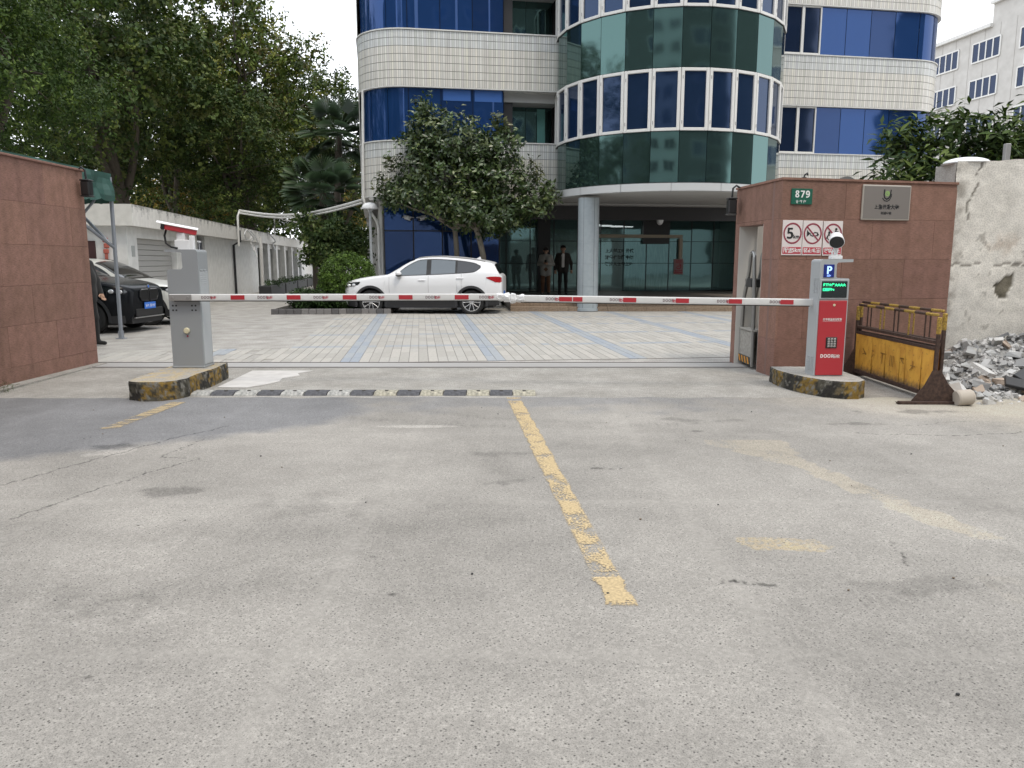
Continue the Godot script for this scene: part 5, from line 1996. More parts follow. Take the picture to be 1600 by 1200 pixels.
func broad_tree(called: String, label: String, cat: String, group: String, at: Vector3, h: float, ce: Vector3, rd: Vector3, nclump: int, cr: float, leaves: int, size: float, cols: Array, trunk: float, seed_: int, kind := "broad", fork := 0.3, bark := "bark") -> Node3D:
	var r := RandomNumberGenerator.new()
	r.seed = seed_
	var root := thing(called, at, 0, label, cat, group)
	var cl := crown_clumps(ce, rd, nclump, cr, r)
	var b := MB.new()
	var f := Vector3(r.randfn() * 0.15, h * fork, r.randfn() * 0.15)
	limb(b, Vector3.ZERO + Vector3(0, -0.05, 0), f, trunk, trunk * 0.75, r)
	var nl := 6
	for k in nl:
		var q: Array = cl[k * int(nclump / float(nl))]
		var m := f.lerp(q[0], 0.5) + Vector3(0, 0.08 * h, 0)
		limb(b, f + Vector3(0, -0.1, 0), m, trunk * 0.5, trunk * 0.3, r)
		limb(b, m, q[0], trunk * 0.3, trunk * 0.06, r)
		for s in 2:
			var q2: Array = cl[(k * int(nclump / float(nl)) + 1 + s) % nclump]
			limb(b, m, q2[0], trunk * 0.2, trunk * 0.04, r)
	obj("trunk", b, M[bark], root)
	leaf_part(root, "crown", leaves, cl, size, cols, seed_ + 1, kind, 7, 0.2, 0.7)
	return root

func trees() -> void:
	var dark := [Color(0.037, 0.064, 0.017), Color(0.053, 0.087, 0.022), Color(0.078, 0.114, 0.026), Color(0.092, 0.105, 0.032), Color(0.12, 0.155, 0.036)]
	var gold := [Color(0.075, 0.115, 0.025), Color(0.12, 0.16, 0.03), Color(0.045, 0.07, 0.018), Color(0.19, 0.20, 0.04), Color(0.10, 0.09, 0.03)]  # sunlight on the crown put into yellow-green leaf colours; brown is dry leaf
	var near := [Color(0.038, 0.070, 0.016), Color(0.062, 0.108, 0.022), Color(0.12, 0.18, 0.034)]
	var grp := "plane trees behind the low white building"
	# plane trees standing behind the low building
	var t0 := broad_tree("plane_tree", "plane tree with painted sunlit yellow green leaves whose edge meets the sky beside the office", "tree", grp, Vector3(-14.3, 0, -43), 18, Vector3(0.2, 10.3, 0), Vector3(4.7, 7.6, 4.4), 90, 1.35, 30000, 0.21, gold, 0.34, 11, "broad", 0.24)
	var t1 := broad_tree("plane_tree", "big dark plane tree with forked grey trunk behind the middle of the garage", "tree", grp, Vector3(-17.6, 0, -35), 19, Vector3(0, 10.8, 0), Vector3(5.2, 7.2, 5.0), 84, 1.45, 27000, 0.22, dark, 0.40, 12, "broad", 0.22)
	copy_of(t1, "plane_tree", Vector3(-21.5, 0, -42), 130, "dark plane tree standing behind the forked one", grp).scale = Vector3(1.05, 1.1, 1.05)
	copy_of(t0, "plane_tree", Vector3(-18.3, 0, -54), 75, "farthest plane tree at the end of the garage row", grp)
	copy_of(t1, "plane_tree", Vector3(-17.5, 0, -26.5), 250, "dark plane tree behind the garage's near corner", grp).scale = Vector3(0.85, 0.85, 0.85)
	copy_of(t1, "plane_tree", Vector3(-28.0, 0, -36), 40, "dark plane tree deep behind the green canopy", grp).scale = Vector3(1.1, 1.1, 1.1)
	copy_of(t0, "plane_tree", Vector3(-25.0, 0, -58), 200, "plane tree in the back row, only its top in view", grp).scale = Vector3(1.1, 1.15, 1.1)
	# trees across the street behind the viewer, seen only in the glass
	for q in [[-14.0, 16.0, 10.0, "nearest dark plane tree across the street behind the viewer"], [-24.0, 20.0, 100.0, "middle plane tree across the street behind the viewer"], [-33.0, 14.0, 190.0, "last plane tree across the street behind the viewer"]]:
		copy_of(t1, "plane_tree", Vector3(q[0], 0, q[1]), q[2], q[3], "plane trees across the street")
	copy_of(t1, "plane_tree", Vector3(-11.0, 0, -50), 310, "lower dark plane tree filling the gap behind the palms", grp).scale = Vector3(0.9, 0.80, 0.9)
	copy_of(t1, "plane_tree", Vector3(-13.4, 0, -38.5), 20, "low dark plane tree just left of the palms", grp).scale = Vector3(0.66, 0.58, 0.66)
	# leafy trees close by on the left
	var n0 := broad_tree("leafy_tree", "bright green leafy tree arching over the left stone wall", "tree", "leafy trees above the left wall", Vector3(-12.6, 0, -19.0), 12, Vector3(0.2, 7.3, 0), Vector3(3.2, 3.6, 3.2), 76, 0.95, 30000, 0.125, near, 0.24, 21, "oval", 0.35)
	copy_of(n0, "leafy_tree", Vector3(-12.2, 0, -14.6), 100, "nearest leafy tree, at the left edge above the wall", "leafy trees above the left wall")
	copy_of(n0, "leafy_tree", Vector3(-15.5, 0, -22.0), 220, "leafy tree in the dark gap behind the green canopy", "leafy trees above the left wall").scale = Vector3(1.15, 1.15, 1.15)
	# yellow-leaved trees glowing beyond
	var ylw := [Color(0.26, 0.17, 0.03), Color(0.24, 0.21, 0.045), Color(0.15, 0.10, 0.02)]
	var y0 := broad_tree("yellow_tree", "small orange leaved tree glimpsed between the dark trunks", "tree", "yellow leaved trees in the gaps", Vector3(-23.0, 0, -62), 7, Vector3(0, 6.0, 0), Vector3(2.2, 3.0, 2.2), 26, 0.9, 5000, 0.24, ylw, 0.14, 31, "broad", 0.3)
	copy_of(y0, "yellow_tree", Vector3(-13.5, 0, -62), 60, "yellow green tree beside the palms at the office corner", "yellow leaved trees in the gaps").scale = Vector3(1.0, 0.9, 1.0)
	copy_of(y0, "yellow_tree", Vector3(-29.0, 0, -66), 160, "yellow tree farthest behind the garage roof", "yellow leaved trees in the gaps").scale = Vector3(1.2, 1.1, 1.2)
	# dark bushes that rise behind the garage roof
	var hb := [Color(0.022, 0.045, 0.014), Color(0.035, 0.065, 0.02), Color(0.05, 0.085, 0.022)]
	var cl := []
	for k in 36:
		var t := k / 35.0
		var z := -21.0 - 48.0 * t
		cl.append([Vector3(-15.6 - 0.148 * (-z - 19.8) + sin(k * 1.7) * 0.8, 2.2 + 0.9 * sin(k * 2.3), z), Vector3(1.3, 1.7, 1.5)])
	var hg := thing("roof_hedge", Vector3.ZERO, 0, "unbroken dark shrubbery rising behind the garage roof", "shrubbery")
	var hm := leaf_part(hg, "foliage", 26000, cl, 0.2, hb, 41, "oval", 8, 0.3, 0.6)
	# the wooded slope far behind, read as one mass
	var wd := []
	for k in 40:
		wd.append([Vector3(-52.0 + k * 1.05 + sin(k * 3.1), 4.5 + 3.0 * sin(k * 1.3), -74.0 + 5.0 * cos(k * 2.1)), Vector3(2.6, 4.0, 2.6)])
	var far := leaf_part(self, "far_trees", 30000, wd, 0.5, dark, 43, "broad", 7, 0.2, 0.7)
	tag(far, "far dark wood closing the view behind the garage", "", "", "stuff")
	# glossy tree in front of the office, two stems
	var mg := [Color(0.038, 0.068, 0.020), Color(0.058, 0.095, 0.028), Color(0.090, 0.134, 0.042), Color(0.135, 0.17, 0.055)]
	var o := thing("magnolia_tree", Vector3(-1.75, 0, -23.75), 0, "glossy dark evergreen tree with two stems before the office", "tree")
	var lobes := []
	for q in [[-0.70, 5.35, 0.70, 0.78], [0.15, 5.0, 0.95, 0.85], [1.45, 4.80, 0.60, 0.72], [0.75, 4.55, 0.7, 0.75], [1.25, 4.0, 0.95, 0.85], [-0.30, 4.0, 1.35, 1.05], [-1.65, 3.62, 0.55, 0.5], [-2.0, 3.35, 0.35, 0.33], [2.35, 3.45, 0.65, 0.55], [0.35, 3.15, 1.5, 0.55], [0.75, 2.72, 1.0, 0.42], [1.5, 3.0, 0.8, 0.45], [1.25, 2.5, 0.5, 0.35], [-0.95, 4.55, 0.75, 0.85], [2.75, 3.25, 0.35, 0.35], [-1.2, 3.5, 0.8, 0.42], [1.9, 2.75, 0.4, 0.35], [-0.85, 6.0, 0.28, 0.35]]:
		lobes.append([Vector3(q[0], q[1], 0.1 * sin(q[0] * 5.0)), Vector3(q[2], q[3], minf(q[2], 0.95))])
	var tb := MB.new()
	var rr := RandomNumberGenerator.new()
	rr.seed = 5
	for s in [[-0.05, -0.1, 0.075], [0.68, 0.1, 0.085]]:
		var a := Vector3(s[0], -0.05, s[1])
		var f := Vector3(s[0] * 0.9 + 0.05, 2.5, s[1])
		limb(tb, a, f, s[2] * 1.25, s[2], rr)
		for k in 6:
			var q: Array = lobes[(k * 2 + (0 if s[0] < 0.3 else 1)) % lobes.size()]
			limb(tb, f + Vector3(0, -0.04, 0), q[0], s[2] * 0.75, 0.015, rr)
	obj("trunk", tb, M.bark_light, o)
	leaf_kind = "glossy_leaf"
	leaf_part(o, "crown", 17500, lobes, 0.165, mg, 51, "oval", 9, 0.5, 0.6)
	var sprig := [[Vector3(-2.1, 3.75, 0.2), Vector3(0.25, 0.3, 0.25)], [Vector3(2.95, 3.55, 0.1), Vector3(0.22, 0.3, 0.22)], [Vector3(1.4, 5.55, 0.1), Vector3(0.28, 0.28, 0.28)], [Vector3(2.4, 4.15, 0.1), Vector3(0.3, 0.3, 0.3)], [Vector3(-1.75, 4.35, 0.1), Vector3(0.25, 0.25, 0.25)]]
	leaf_part(o, "foliage", 620, sprig, 0.17, [Color(0.07, 0.10, 0.035), Color(0.11, 0.12, 0.04)], 52, "oval", 8, 0.9, 0.8)
	leaf_kind = "leaf"
	# planting by the office corner
	var box := [Color(0.075, 0.135, 0.022), Color(0.11, 0.185, 0.03), Color(0.055, 0.095, 0.02)]
	var rb := thing("round_bush", Vector3(-4.85, 0, -22.9), 0, "round clipped bright green bush left of the white car", "bush")
	leaf_part(rb, "foliage", 22000, [[Vector3(0, 0.98, 0), Vector3(0.82, 0.78, 0.82)], [Vector3(-0.35, 0.7, 0.1), Vector3(0.5, 0.5, 0.5)], [Vector3(0.4, 0.72, 0.1), Vector3(0.5, 0.5, 0.5)]], 0.07, box, 61, "oval", 8, 0.5, 0.18)
	var st := MB.new()
	for k in 5:
		st.rod(Vector3(0, 0, 0), Vector3(cos(k * 1.3) * 0.4, 0.9, sin(k * 1.3) * 0.4), 0.025, 6)
	obj("stem", st, M.bark, rb)
	var hd := thing("low_hedge", Vector3(-5.6, 0, -22.55), 4, "low square clipped hedge at the foot of the round bush", "hedge")
	leaf_part(hd, "foliage", 10000, [[Vector3(-0.45, 0.40, 0), Vector3(0.5, 0.30, 0.45)], [Vector3(0.2, 0.40, 0), Vector3(0.55, 0.30, 0.45)], [Vector3(0.75, 0.40, 0.1), Vector3(0.5, 0.28, 0.4)]], 0.085, [Color(0.025, 0.05, 0.013), Color(0.04, 0.08, 0.02)], 62, "oval", 8, 0.5, 0.4)
	var sh := broad_tree("broadleaf_shrub", "tall dark glossy shrub behind the round bush by the lamp post", "shrub", "", Vector3(-6.2, 0, -27.5), 3.4, Vector3(0, 2.1, 0), Vector3(1.35, 1.2, 1.0), 34, 0.5, 10500, 0.16, mg, 0.07, 63, "oval", 0.3)
	# raised kerb round the planting bed
	var kb := thing("bed_kerb", Vector3(-5.3, 0, -21.85), 4, "low dark brick edging of the planting bed by the car's nose", "kerb")
	var soil := MB.new()
	soil.box(Vector3(0.2, 0.07, -1.4), Vector3(3.4, 0.14, 2.7))
	mat("soil", Color(0.025, 0.02, 0.015), 0.95)
	obj("soil", soil, M.soil, kb)
	mat("edge_brick", Color(0.11, 0.105, 0.105), 0.8)
	mat("edge_brick_light", Color(0.2, 0.19, 0.185), 0.8)
	for k in 16:
		var bb := MB.new()
		bb.box(Vector3(-1.4 + k * 0.21, 0.08, 0), Vector3(0.20, 0.16, 0.10), 0.008)
		obj("brick", bb, M.edge_brick if rng.randf() < 0.6 else M.edge_brick_light, kb)
	palms()
	# long-leaved tree over the right wall
	var lq := [Color(0.030, 0.055, 0.016), Color(0.045, 0.078, 0.02), Color(0.075, 0.12, 0.028), Color(0.11, 0.15, 0.035)]
	var lroot := thing("loquat_tree", Vector3(8.6, 0, -15.2), 0, "long leaved evergreen tree spreading above the plaster wall", "tree")
	var lc := []
	for q in [[-0.95, 3.75, 0.42, 0.38], [-0.35, 3.95, 0.40, 0.35], [0.25, 3.75, 0.5, 0.42], [0.85, 3.6, 0.5, 0.4], [1.4, 3.85, 0.5, 0.45], [2.0, 4.0, 0.5, 0.45], [-0.9, 3.15, 0.5, 0.45], [-0.1, 3.2, 0.6, 0.5], [0.8, 3.0, 0.6, 0.5], [1.6, 3.2, 0.6, 0.5], [2.4, 3.3, 0.6, 0.5], [-1.3, 2.95, 0.3, 0.32], [0.3, 2.5, 0.9, 0.4], [1.7, 2.5, 0.9, 0.4], [2.8, 3.9, 0.5, 0.5], [3.3, 3.4, 0.6, 0.6], [-0.75, 2.55, 0.45, 0.3]]:
		lc.append([Vector3(q[0], q[1], rng.randf_range(-0.4, 0.4)), Vector3(q[2] * 1.15, q[3] * 1.15, 0.6)])
	var lt := MB.new()
	limb(lt, Vector3.ZERO, Vector3(0.1, 1.5, 0), 0.11, 0.09, rr)
	for c in lc:
		limb(lt, Vector3(0.1, 1.45, 0), c[0], 0.05, 0.012, rr)
	obj("trunk", lt, M.bark, lroot)
	leaf_part(lroot, "crown", 8500, lc, 0.27, lq, 71, "long", 11, 0.9, 0.75)
	# tufts showing above the pier coping
	var tf := thing("pier_weeds", Vector3(5.25, 2.2, -11.3), 0, "small leafy weeds showing above the pier's top edge", "weeds")
	leaf_part(tf, "foliage", 160, [[Vector3(0, 0.32, 0), Vector3(0.22, 0.13, 0.1)], [Vector3(-0.3, 0.28, 0), Vector3(0.1, 0.1, 0.1)], [Vector3(0.35, 0.28, 0), Vector3(0.25, 0.07, 0.1)]], 0.09, lq, 72, "oval", 7, 0.6, 0.8)
	# weeds at the foot of the left wall
	var we := thing("wall_weeds", Vector3(-5.92, 0, -8.75), 0, "scrap of dry weeds at the foot of the left wall", "weeds")
	leaf_part(we, "foliage", 260, [[Vector3(0, 0.03, 0), Vector3(0.13, 0.05, 0.28)]], 0.06, [Color(0.10, 0.09, 0.04), Color(0.07, 0.09, 0.03)], 73, "blade", 9, 0.9, 0.9)

func palms() -> void:
	var cols := [Color(0.035, 0.068, 0.03), Color(0.055, 0.10, 0.045), Color(0.085, 0.14, 0.062)]
	var fan := MB.new()
	# one fan leaf: stalk along +y, then narrow blades
	for k in 26:
		var a := lerpf(-1.9, 1.9, k / 25.0)
		var d := Vector3(sin(a), cos(a), 0)
		var s := Vector3(cos(a), -sin(a), 0)
		var o := Vector3(0, 1.0, 0)
		var L := 0.85 * (0.75 + 0.25 * cos(a))
		var m := o + d * L * 0.6 + Vector3(0, 0, 0.03)
		var e := o + d * L + Vector3(0, -0.10, -0.10)
		var w := 0.011
		for sg in [-1.0, 1.0]:
			fan.quad(o, m + s * w * sg * 1.0 - Vector3(0, 0, 0.02), e, m)
	fan.rod(Vector3.ZERO, Vector3(0, 1.0, 0), 0.014, 5)
	var fm := fan.mesh()
	var r := RandomNumberGenerator.new()
	r.seed = 88
	var spots := [[-7.9, -33.0, 4.3, 1.0, "shorter fan palm low beside the office corner"], [-7.9, -36.0, 7.2, 1.1, "tall fan palm whose head stands against the sky by the office"], [-9.4, -37.0, 4.9, 0.9, "fan palm left of the pair, half hidden in dark trees"]]
	for sp in spots:
		var root := thing("fan_palm", Vector3(sp[0], 0, sp[1]), r.randf() * 90, sp[4], "palm", "fan palms by the office corner")
		var tb := MB.new()
		var pts := []
		var rad := []
		for k in 9:
			pts.append(Vector3(0.06 * sin(k), sp[2] * k / 8.0, 0.06 * cos(k * 1.3)))
			rad.append(0.13 + 0.03 * (k % 2))
		tb.tube(pts, rad, 10)
		obj("trunk", tb, M.bark, root)
		for k in 38:
			var el := r.randf_range(-0.95, 1.25)
			var az := r.randf() * TAU
			var dir := Vector3(cos(az) * cos(el), sin(el), sin(az) * cos(el))
			var side := dir.cross(Vector3.UP)
			side = side.normalized()
			var nz := side.cross(dir)
			var o := put_mesh("frond", fm, M["palm_%d" % (k % 3)] if M.has("palm_0") else palm_mats(cols)[k % 3], root)
			o.transform = Transform3D(Basis(side, dir, nz) * sp[3], Vector3(0, sp[2], 0))

func palm_mats(cols: Array) -> Array:
	var out := []
	for k in 3:
		var m := mat("palm_%d" % k, cols[k], 0.5)
		m.backlight_enabled = true
		m.backlight = Color(0.2, 0.22, 0.12)
		out.append(m)
	return out

# ---------------------------------------------------------------- cars
# keys: Vector2(distance from the nose, value); smooth interpolation without overshoot
func kv(keys: Array, f: float) -> float:
	var n := keys.size()
	if f <= keys[0].x:
		return keys[0].y
	if f >= keys[n - 1].x:
		return keys[n - 1].y
	var i := 0
	while keys[i + 1].x < f:
		i += 1
	var a: Vector2 = keys[i]
	var b: Vector2 = keys[i + 1]
	var sl := (b.y - a.y) / (b.x - a.x)
	var m0 := sl
	var m1 := sl
	if i > 0:
		var p: Vector2 = keys[i - 1]
		var s0 := (a.y - p.y) / (a.x - p.x)
		m0 = 0.0 if s0 * sl <= 0 else 2.0 * s0 * sl / (s0 + sl)
	if i < n - 2:
		var q: Vector2 = keys[i + 2]
		var s1 := (q.y - b.y) / (q.x - b.x)
		m1 = 0.0 if s1 * sl <= 0 else 2.0 * s1 * sl / (s1 + sl)
	var h := b.x - a.x
	var t := (f - a.x) / h
	var t2 := t * t
	var t3 := t2 * t
	return (2 * t3 - 3 * t2 + 1) * a.y + (t3 - 2 * t2 + t) * h * m0 + (-2 * t3 + 3 * t2) * b.y + (t3 - t2) * h * m1

var CS := {}

func car_low(f: float) -> float:
	var y := kv(CS.sill, f)
	for xc in CS.wheels:
		var d: float = absf(f - xc)
		if d < CS.arch:
			y = maxf(y, CS.wr + sqrt(CS.arch * CS.arch - d * d))
	return y

func car_z(f: float, y: float) -> float:
	var w := kv(CS.width, f)
	var bl := kv(CS.belt, f)
	if y <= bl:
		var t := clampf((y - 0.25) / (bl - 0.25), 0, 1)
		# bulged flank with a soft crease two thirds up
		var z := w - 0.055 * pow(absf(t - 0.62) / 0.62, 2.0)
		if t > 0.62:
			z = w - 0.05 * pow((t - 0.62) / 0.38, 1.7)
		z -= 0.030 * exp(-pow((t - 0.42) / 0.15, 2.0)) * smoothstep(0.9, 1.4, f) * (1.0 - smoothstep(3.3, 3.9, f))
		return z
	return w - 0.05 - CS.tumble * (y - bl) - 0.03 * clampf((y - bl) * 6.0, 0, 1)

func car_section(f: float) -> Array:
	var out := []
	var lo := car_low(f)
	var bl := kv(CS.belt, f)
	var tp := kv(CS.top, f)
	bl = minf(bl, tp - 0.005)
	lo = minf(lo, bl - 0.03)
	for k in 9:
		var y := lerpf(lo, bl, k / 8.0)
		out.append(Vector3(CS.len / 2 - f, y, car_z(f, y)))
	var cabin := clampf((tp - bl) / 0.35, 0, 1)
	var yr := lerpf(lerpf(bl, tp, 0.55), tp - 0.075, cabin)
	var zr := lerpf(car_z(f, bl) - 0.035, car_z(f, maxf(yr, bl + 0.001)), cabin)
	for k in range(1, 6):
		var t := k / 5.0
		var y := lerpf(bl, yr, t)
		out.append(Vector3(CS.len / 2 - f, y, lerpf(lerpf(car_z(f, bl), zr, t), car_z(f, maxf(y, bl + 0.001)), cabin)))
	for k in range(1, 8):
		var a := k / 7.0 * PI / 2
		out.append(Vector3(CS.len / 2 - f, yr + (tp - yr) * pow(sin(a), 0.75), zr * cos(a)))
	return out

func side_panel(fs: Array, los: Callable, his: Callable, off: float, ny := 4, s := 1.0) -> MB:
	var b := MB.new()
	if true:
		for i in fs.size() - 1:
			for j in ny:
				var P := []
				for q in [[i, j], [i + 1, j], [i + 1, j + 1], [i, j + 1]]:
					var f: float = fs[q[0]]
					var y: float = lerpf(los.call(f), his.call(f), q[1] / float(ny))
					P.append(Vector3(CS.len / 2 - f, y, s * (car_z(f, y) + off)))
				var nn: Vector3 = (P[1] - P[0]).cross(P[3] - P[0])
				if nn.length() < 1e-9:
					nn = (P[2] - P[1]).cross(P[3] - P[1])
				nn = nn.normalized()
				if nn.z * s < 0:
					nn = -nn
				b.quadn(P[0], P[1], P[2], P[3], nn, nn, nn, nn)
	return b

func side_pair(root: Node3D, called: String, m: Material, fs: Array, los: Callable, his: Callable, off: float, ny := 4) -> void:
	for s in [1.0, -1.0]:
		obj(called, side_panel(fs, los, his, off, ny, s), m, root)

func frange(a: float, e: float, n: int) -> Array:
	var o := []
	for k in n + 1:
		o.append(lerpf(a, e, k / float(n)))
	return o

func wheel_part(root: Node3D, pos: Vector3, s: float, r: float, tyre: Material, rim: Material) -> void:
	var w := Node3D.new()
	w.name = numbered(root, "wheel")
	root.add_child(w, true)
	w.position = pos
	var B := Transform3D(Basis(Vector3(1, 0, 0), s * PI / 2), Vector3.ZERO)
	var t := MB.new()
	t.xf = B
	var ri := r * 0.74
	t.lathe([Vector2(ri, -0.10), Vector2(r * 0.93, -0.10), Vector2(r * 0.985, -0.085), Vector2(r, -0.06), Vector2(r, 0.07), Vector2(r * 0.985, 0.09), Vector2(r * 0.93, 0.105), Vector2(ri + 0.01, 0.108), Vector2(ri, 0.095), Vector2(ri, -0.10)], 36, false)
	obj("tyre", t, tyre, w)
	var rm := MB.new()
	rm.xf = B
	rm.lathe([Vector2(ri + 0.004, 0.09), Vector2(ri - 0.018, 0.094), Vector2(ri - 0.03, 0.05)], 36)
	rm.lathe([Vector2(0, 0.075), Vector2(0.055, 0.072), Vector2(0.065, 0.05)], 16)
	for k in 5:
		for q in [-0.17, 0.17]:
			var a: float = TAU * k / 5.0 + q * 0.35
			var e: float = TAU * k / 5.0 + q * 1.9
			rm.bar(Vector3(sin(a) * 0.045, 0.062, cos(a) * 0.045), Vector3(sin(e) * (ri - 0.012), 0.078, cos(e) * (ri - 0.012)), 0.024, 0.026, Vector3.UP, 0.005)
	obj("rim", rm, rim, w)
	var dk := MB.new()
	dk.xf = B
	dk.lathe([Vector2(0, 0.015), Vector2(ri - 0.004, 0.015)], 24)
	dk.lathe([Vector2(0.0, 0.026), Vector2(0.15, 0.026), Vector2(0.15, 0.01)], 24)
	obj("brake_disc", dk, M.dark_metal, w)

func make_car(called: String, label: String, at: Vector3, turn: float, paint: Material, glass_front: Material, spec: Dictionary) -> Node3D:
	CS = spec
	var root := thing(called, at, turn, label, "car")
	var L: float = CS.len
	var fs := []
	for f in frange(0.0, L, 64):
		fs.append(f)
	for xc in CS.wheels:
		for k in 17:
			fs.append(xc + CS.arch * cos(PI * k / 16.0) * 0.9995)
		fs.append(xc - CS.arch - 0.004)
		fs.append(xc + CS.arch + 0.004)
	fs.append_array([0.03, 0.015, L - 0.015, L - 0.03])
	fs.sort()
	var S := []
	for f in fs:
		S.append(car_section(f))
	var n: int = S[0].size()
	var N := []
	for i in S.size():
		var row := []
		for j in n:
			var a: Vector3 = S[maxi(i - 1, 0)][j]
			var e: Vector3 = S[mini(i + 1, S.size() - 1)][j]
			var d: Vector3 = S[i][maxi(j - 1, 0)]
			var u: Vector3 = S[i][mini(j + 1, n - 1)] if j < n - 1 else S[i][j - 1] * Vector3(1, 1, -1)
			var ae := e - a
			# across wheel arches the rows jump: take the flank as level there
			if j < 9:
				ae.y *= 0.0 if absf(ae.y) > absf(ae.x) * 0.6 else 1.0
			var q := ae.cross(u - d).normalized()
			if q.z < 0 and j < n - 1:
				q = -q
			if j == n - 1:
				q = Vector3(q.x, q.y, 0).normalized()
				if q.y < 0:
					q = -q
			row.append(q)
		N.append(row)
	var body := MB.new()
	var shield := MB.new()
	var rear := MB.new()
	for s in [1.0, -1.0]:
		var m := Vector3(1, 1, s)
		for i in S.size() - 1:
			var fm: float = (fs[i] + fs[i + 1]) / 2
			for j in n - 1:
				if (S[i][j] - S[i + 1][j + 1]).length() < 1e-6:
					continue
				body.quadn(S[i][j] * m, S[i + 1][j] * m, S[i + 1][j + 1] * m, S[i][j + 1] * m, N[i][j] * m, N[i + 1][j] * m, N[i + 1][j + 1] * m, N[i][j + 1] * m)
				if j >= 14 and ((fm > CS.ws[0] and fm < CS.ws[1]) or (fm > CS.rw[0] and fm < CS.rw[1])):
					var o := 0.006
					(shield if fm < 3.0 else rear).quadn((S[i][j] * m + N[i][j] * m * o), (S[i + 1][j] * m + N[i + 1][j] * m * o), (S[i + 1][j + 1] * m + N[i + 1][j + 1] * m * o), (S[i][j + 1] * m + N[i][j + 1] * m * o), N[i][j] * m, N[i + 1][j] * m, N[i + 1][j + 1] * m, N[i][j + 1] * m)
		# nose and tail faces
		for e in [[0, 1.0], [S.size() - 1, -1.0]]:
			var row: Array = S[e[0]]
			var f := Vector3(e[1], 0, 0)
			for j in n - 1:
				var c0 := Vector3(row[j].x, row[j].y, 0)
				var c1 := Vector3(row[j + 1].x, row[j + 1].y, 0)
				body.quadn(row[j] * m, row[j + 1] * m, c1, c0, f, f, f, f)
	obj("body", body, paint, root)
	obj("windscreen", shield, M.car_glass_dark, root)
	obj("rear_window", rear, M.car_glass_dark, root)
	# underbody, sills and wheel arches in dark plastic
	var un := MB.new()
	un.box(Vector3(0, 0.27, 0), Vector3(L - 0.5, 0.16, 1.45))
	un.box(Vector3(L / 2 - 0.30, 0.30, 0), Vector3(0.5, 0.2, 1.2))
	obj("underbody", un, M.cladding, root)
	side_pair(root, "sill_cladding", M.cladding, frange(CS.wheels[0] + CS.arch * 0.98, CS.wheels[1] - CS.arch * 0.98, 16), func(_f): return 0.19, func(_f): return 0.40, 0.014, 3)
	side_pair(root, "bumper_cladding", M.cladding, frange(0.12, CS.wheels[0] - CS.arch * 0.98, 4), func(_f): return 0.22, func(_f): return 0.38, 0.012, 2)
	side_pair(root, "bumper_cladding", M.cladding, frange(CS.wheels[1] + CS.arch * 0.98, L - 0.08, 5), func(_f): return 0.26, func(_f): return 0.46, 0.012, 2)
	for xc in CS.wheels:
		for s in [1.0, -1.0]:
			var ar := MB.new()
			for k in 24:
				var a0 := PI * (k / 24.0) * 1.16 - 0.25
				var a1 := PI * ((k + 1) / 24.0) * 1.16 - 0.25
				var P := []
				for q in [[a0, CS.arch - 0.012], [a1, CS.arch - 0.012], [a1, CS.arch + 0.055], [a0, CS.arch + 0.055]]:
					var f: float = xc - cos(q[0]) * q[1]
					var y: float = maxf(CS.wr + sin(q[0]) * q[1], 0.2)
					P.append(Vector3(L / 2 - f, y, s * (car_z(f, y) + 0.016)))
				var nn := Vector3(0, 0.1, s).normalized()
				ar.quadn(P[0], P[1], P[2], P[3], nn, nn, nn, nn)
				# inner lip going into the body
				var I0 := Vector3(P[0].x, P[0].y, s * 0.45)
				var I1 := Vector3(P[1].x, P[1].y, s * 0.45)
				ar.quad(P[0], P[1], I1, I0)
			ar.box(Vector3(L / 2 - xc, 0.55, s * 0.44), Vector3(CS.arch * 2, 0.6, 0.03))
			obj("wheel_arch", ar, M.cladding, root)
		for s in [1.0, -1.0]:
			wheel_part(root, Vector3(L / 2 - xc, CS.wr, s * (kv(CS.width, xc) - 0.135)), s, CS.wr, M.black_rubber, spec.get("rim", M.alloy))
	# side glass
	var gl: Array = CS.glass
	var lowf := func(f): return kv(gl[1], f)
	var topf := func(f): return kv(gl[2], f)
	for k in gl[0].size():
		var g: Array = gl[0][k]
		side_pair(root, "side_window", glass_front if k < 2 else M.car_glass_dark, frange(g[0], g[1], 14), lowf, topf, 0.006, 6)
	side_pair(root, "window_trim", M.cladding, frange(gl[0][0][0] - 0.03, gl[0][-1][1] + 0.03, 40), func(f): return kv(gl[1], f) - 0.018, func(f): return kv(gl[2], f) + 0.022, 0.003, 6)
	# shut lines
	for f in CS.doors:
		side_pair(root, "shut_line", M.dull_steel, [f - 0.004, f + 0.004], func(_f): return 0.42, func(ff): return kv(CS.belt, ff) - 0.01, 0.0015, 8)
	for f in CS.handles:
		for s in [1.0, -1.0]:
			var hb := MB.new()
			var y: float = kv(CS.belt, f) - 0.13
			hb.xf = Transform3D(Basis(), Vector3(L / 2 - f, y, s * (car_z(f, y) + 0.012)))
			hb.box(Vector3.ZERO, Vector3(0.2, 0.035, 0.035), 0.012)
			obj("door_handle", hb, paint, root)
	for s in [1.0, -1.0]:
		var mb := MB.new()
		var f: float = CS.ws[0] + 0.36
		var y: float = kv(CS.belt, f) + 0.03
		mb.ellipsoid(Vector3(L / 2 - f, y + 0.045, s * (car_z(f, y) + 0.12)), Vector3(0.085, 0.07, 0.11), 14, 10)
		var mo := obj("mirror", mb, paint, root)
		var ma := MB.new()
		ma.ellipsoid(Vector3(L / 2 - f, y + 0.0, s * (car_z(f, y) + 0.10)), Vector3(0.088, 0.045, 0.105), 12, 8)
		ma.box(Vector3(L / 2 - f, y - 0.01, s * (car_z(f, y) + 0.02)), Vector3(0.08, 0.04, 0.10), 0.01)
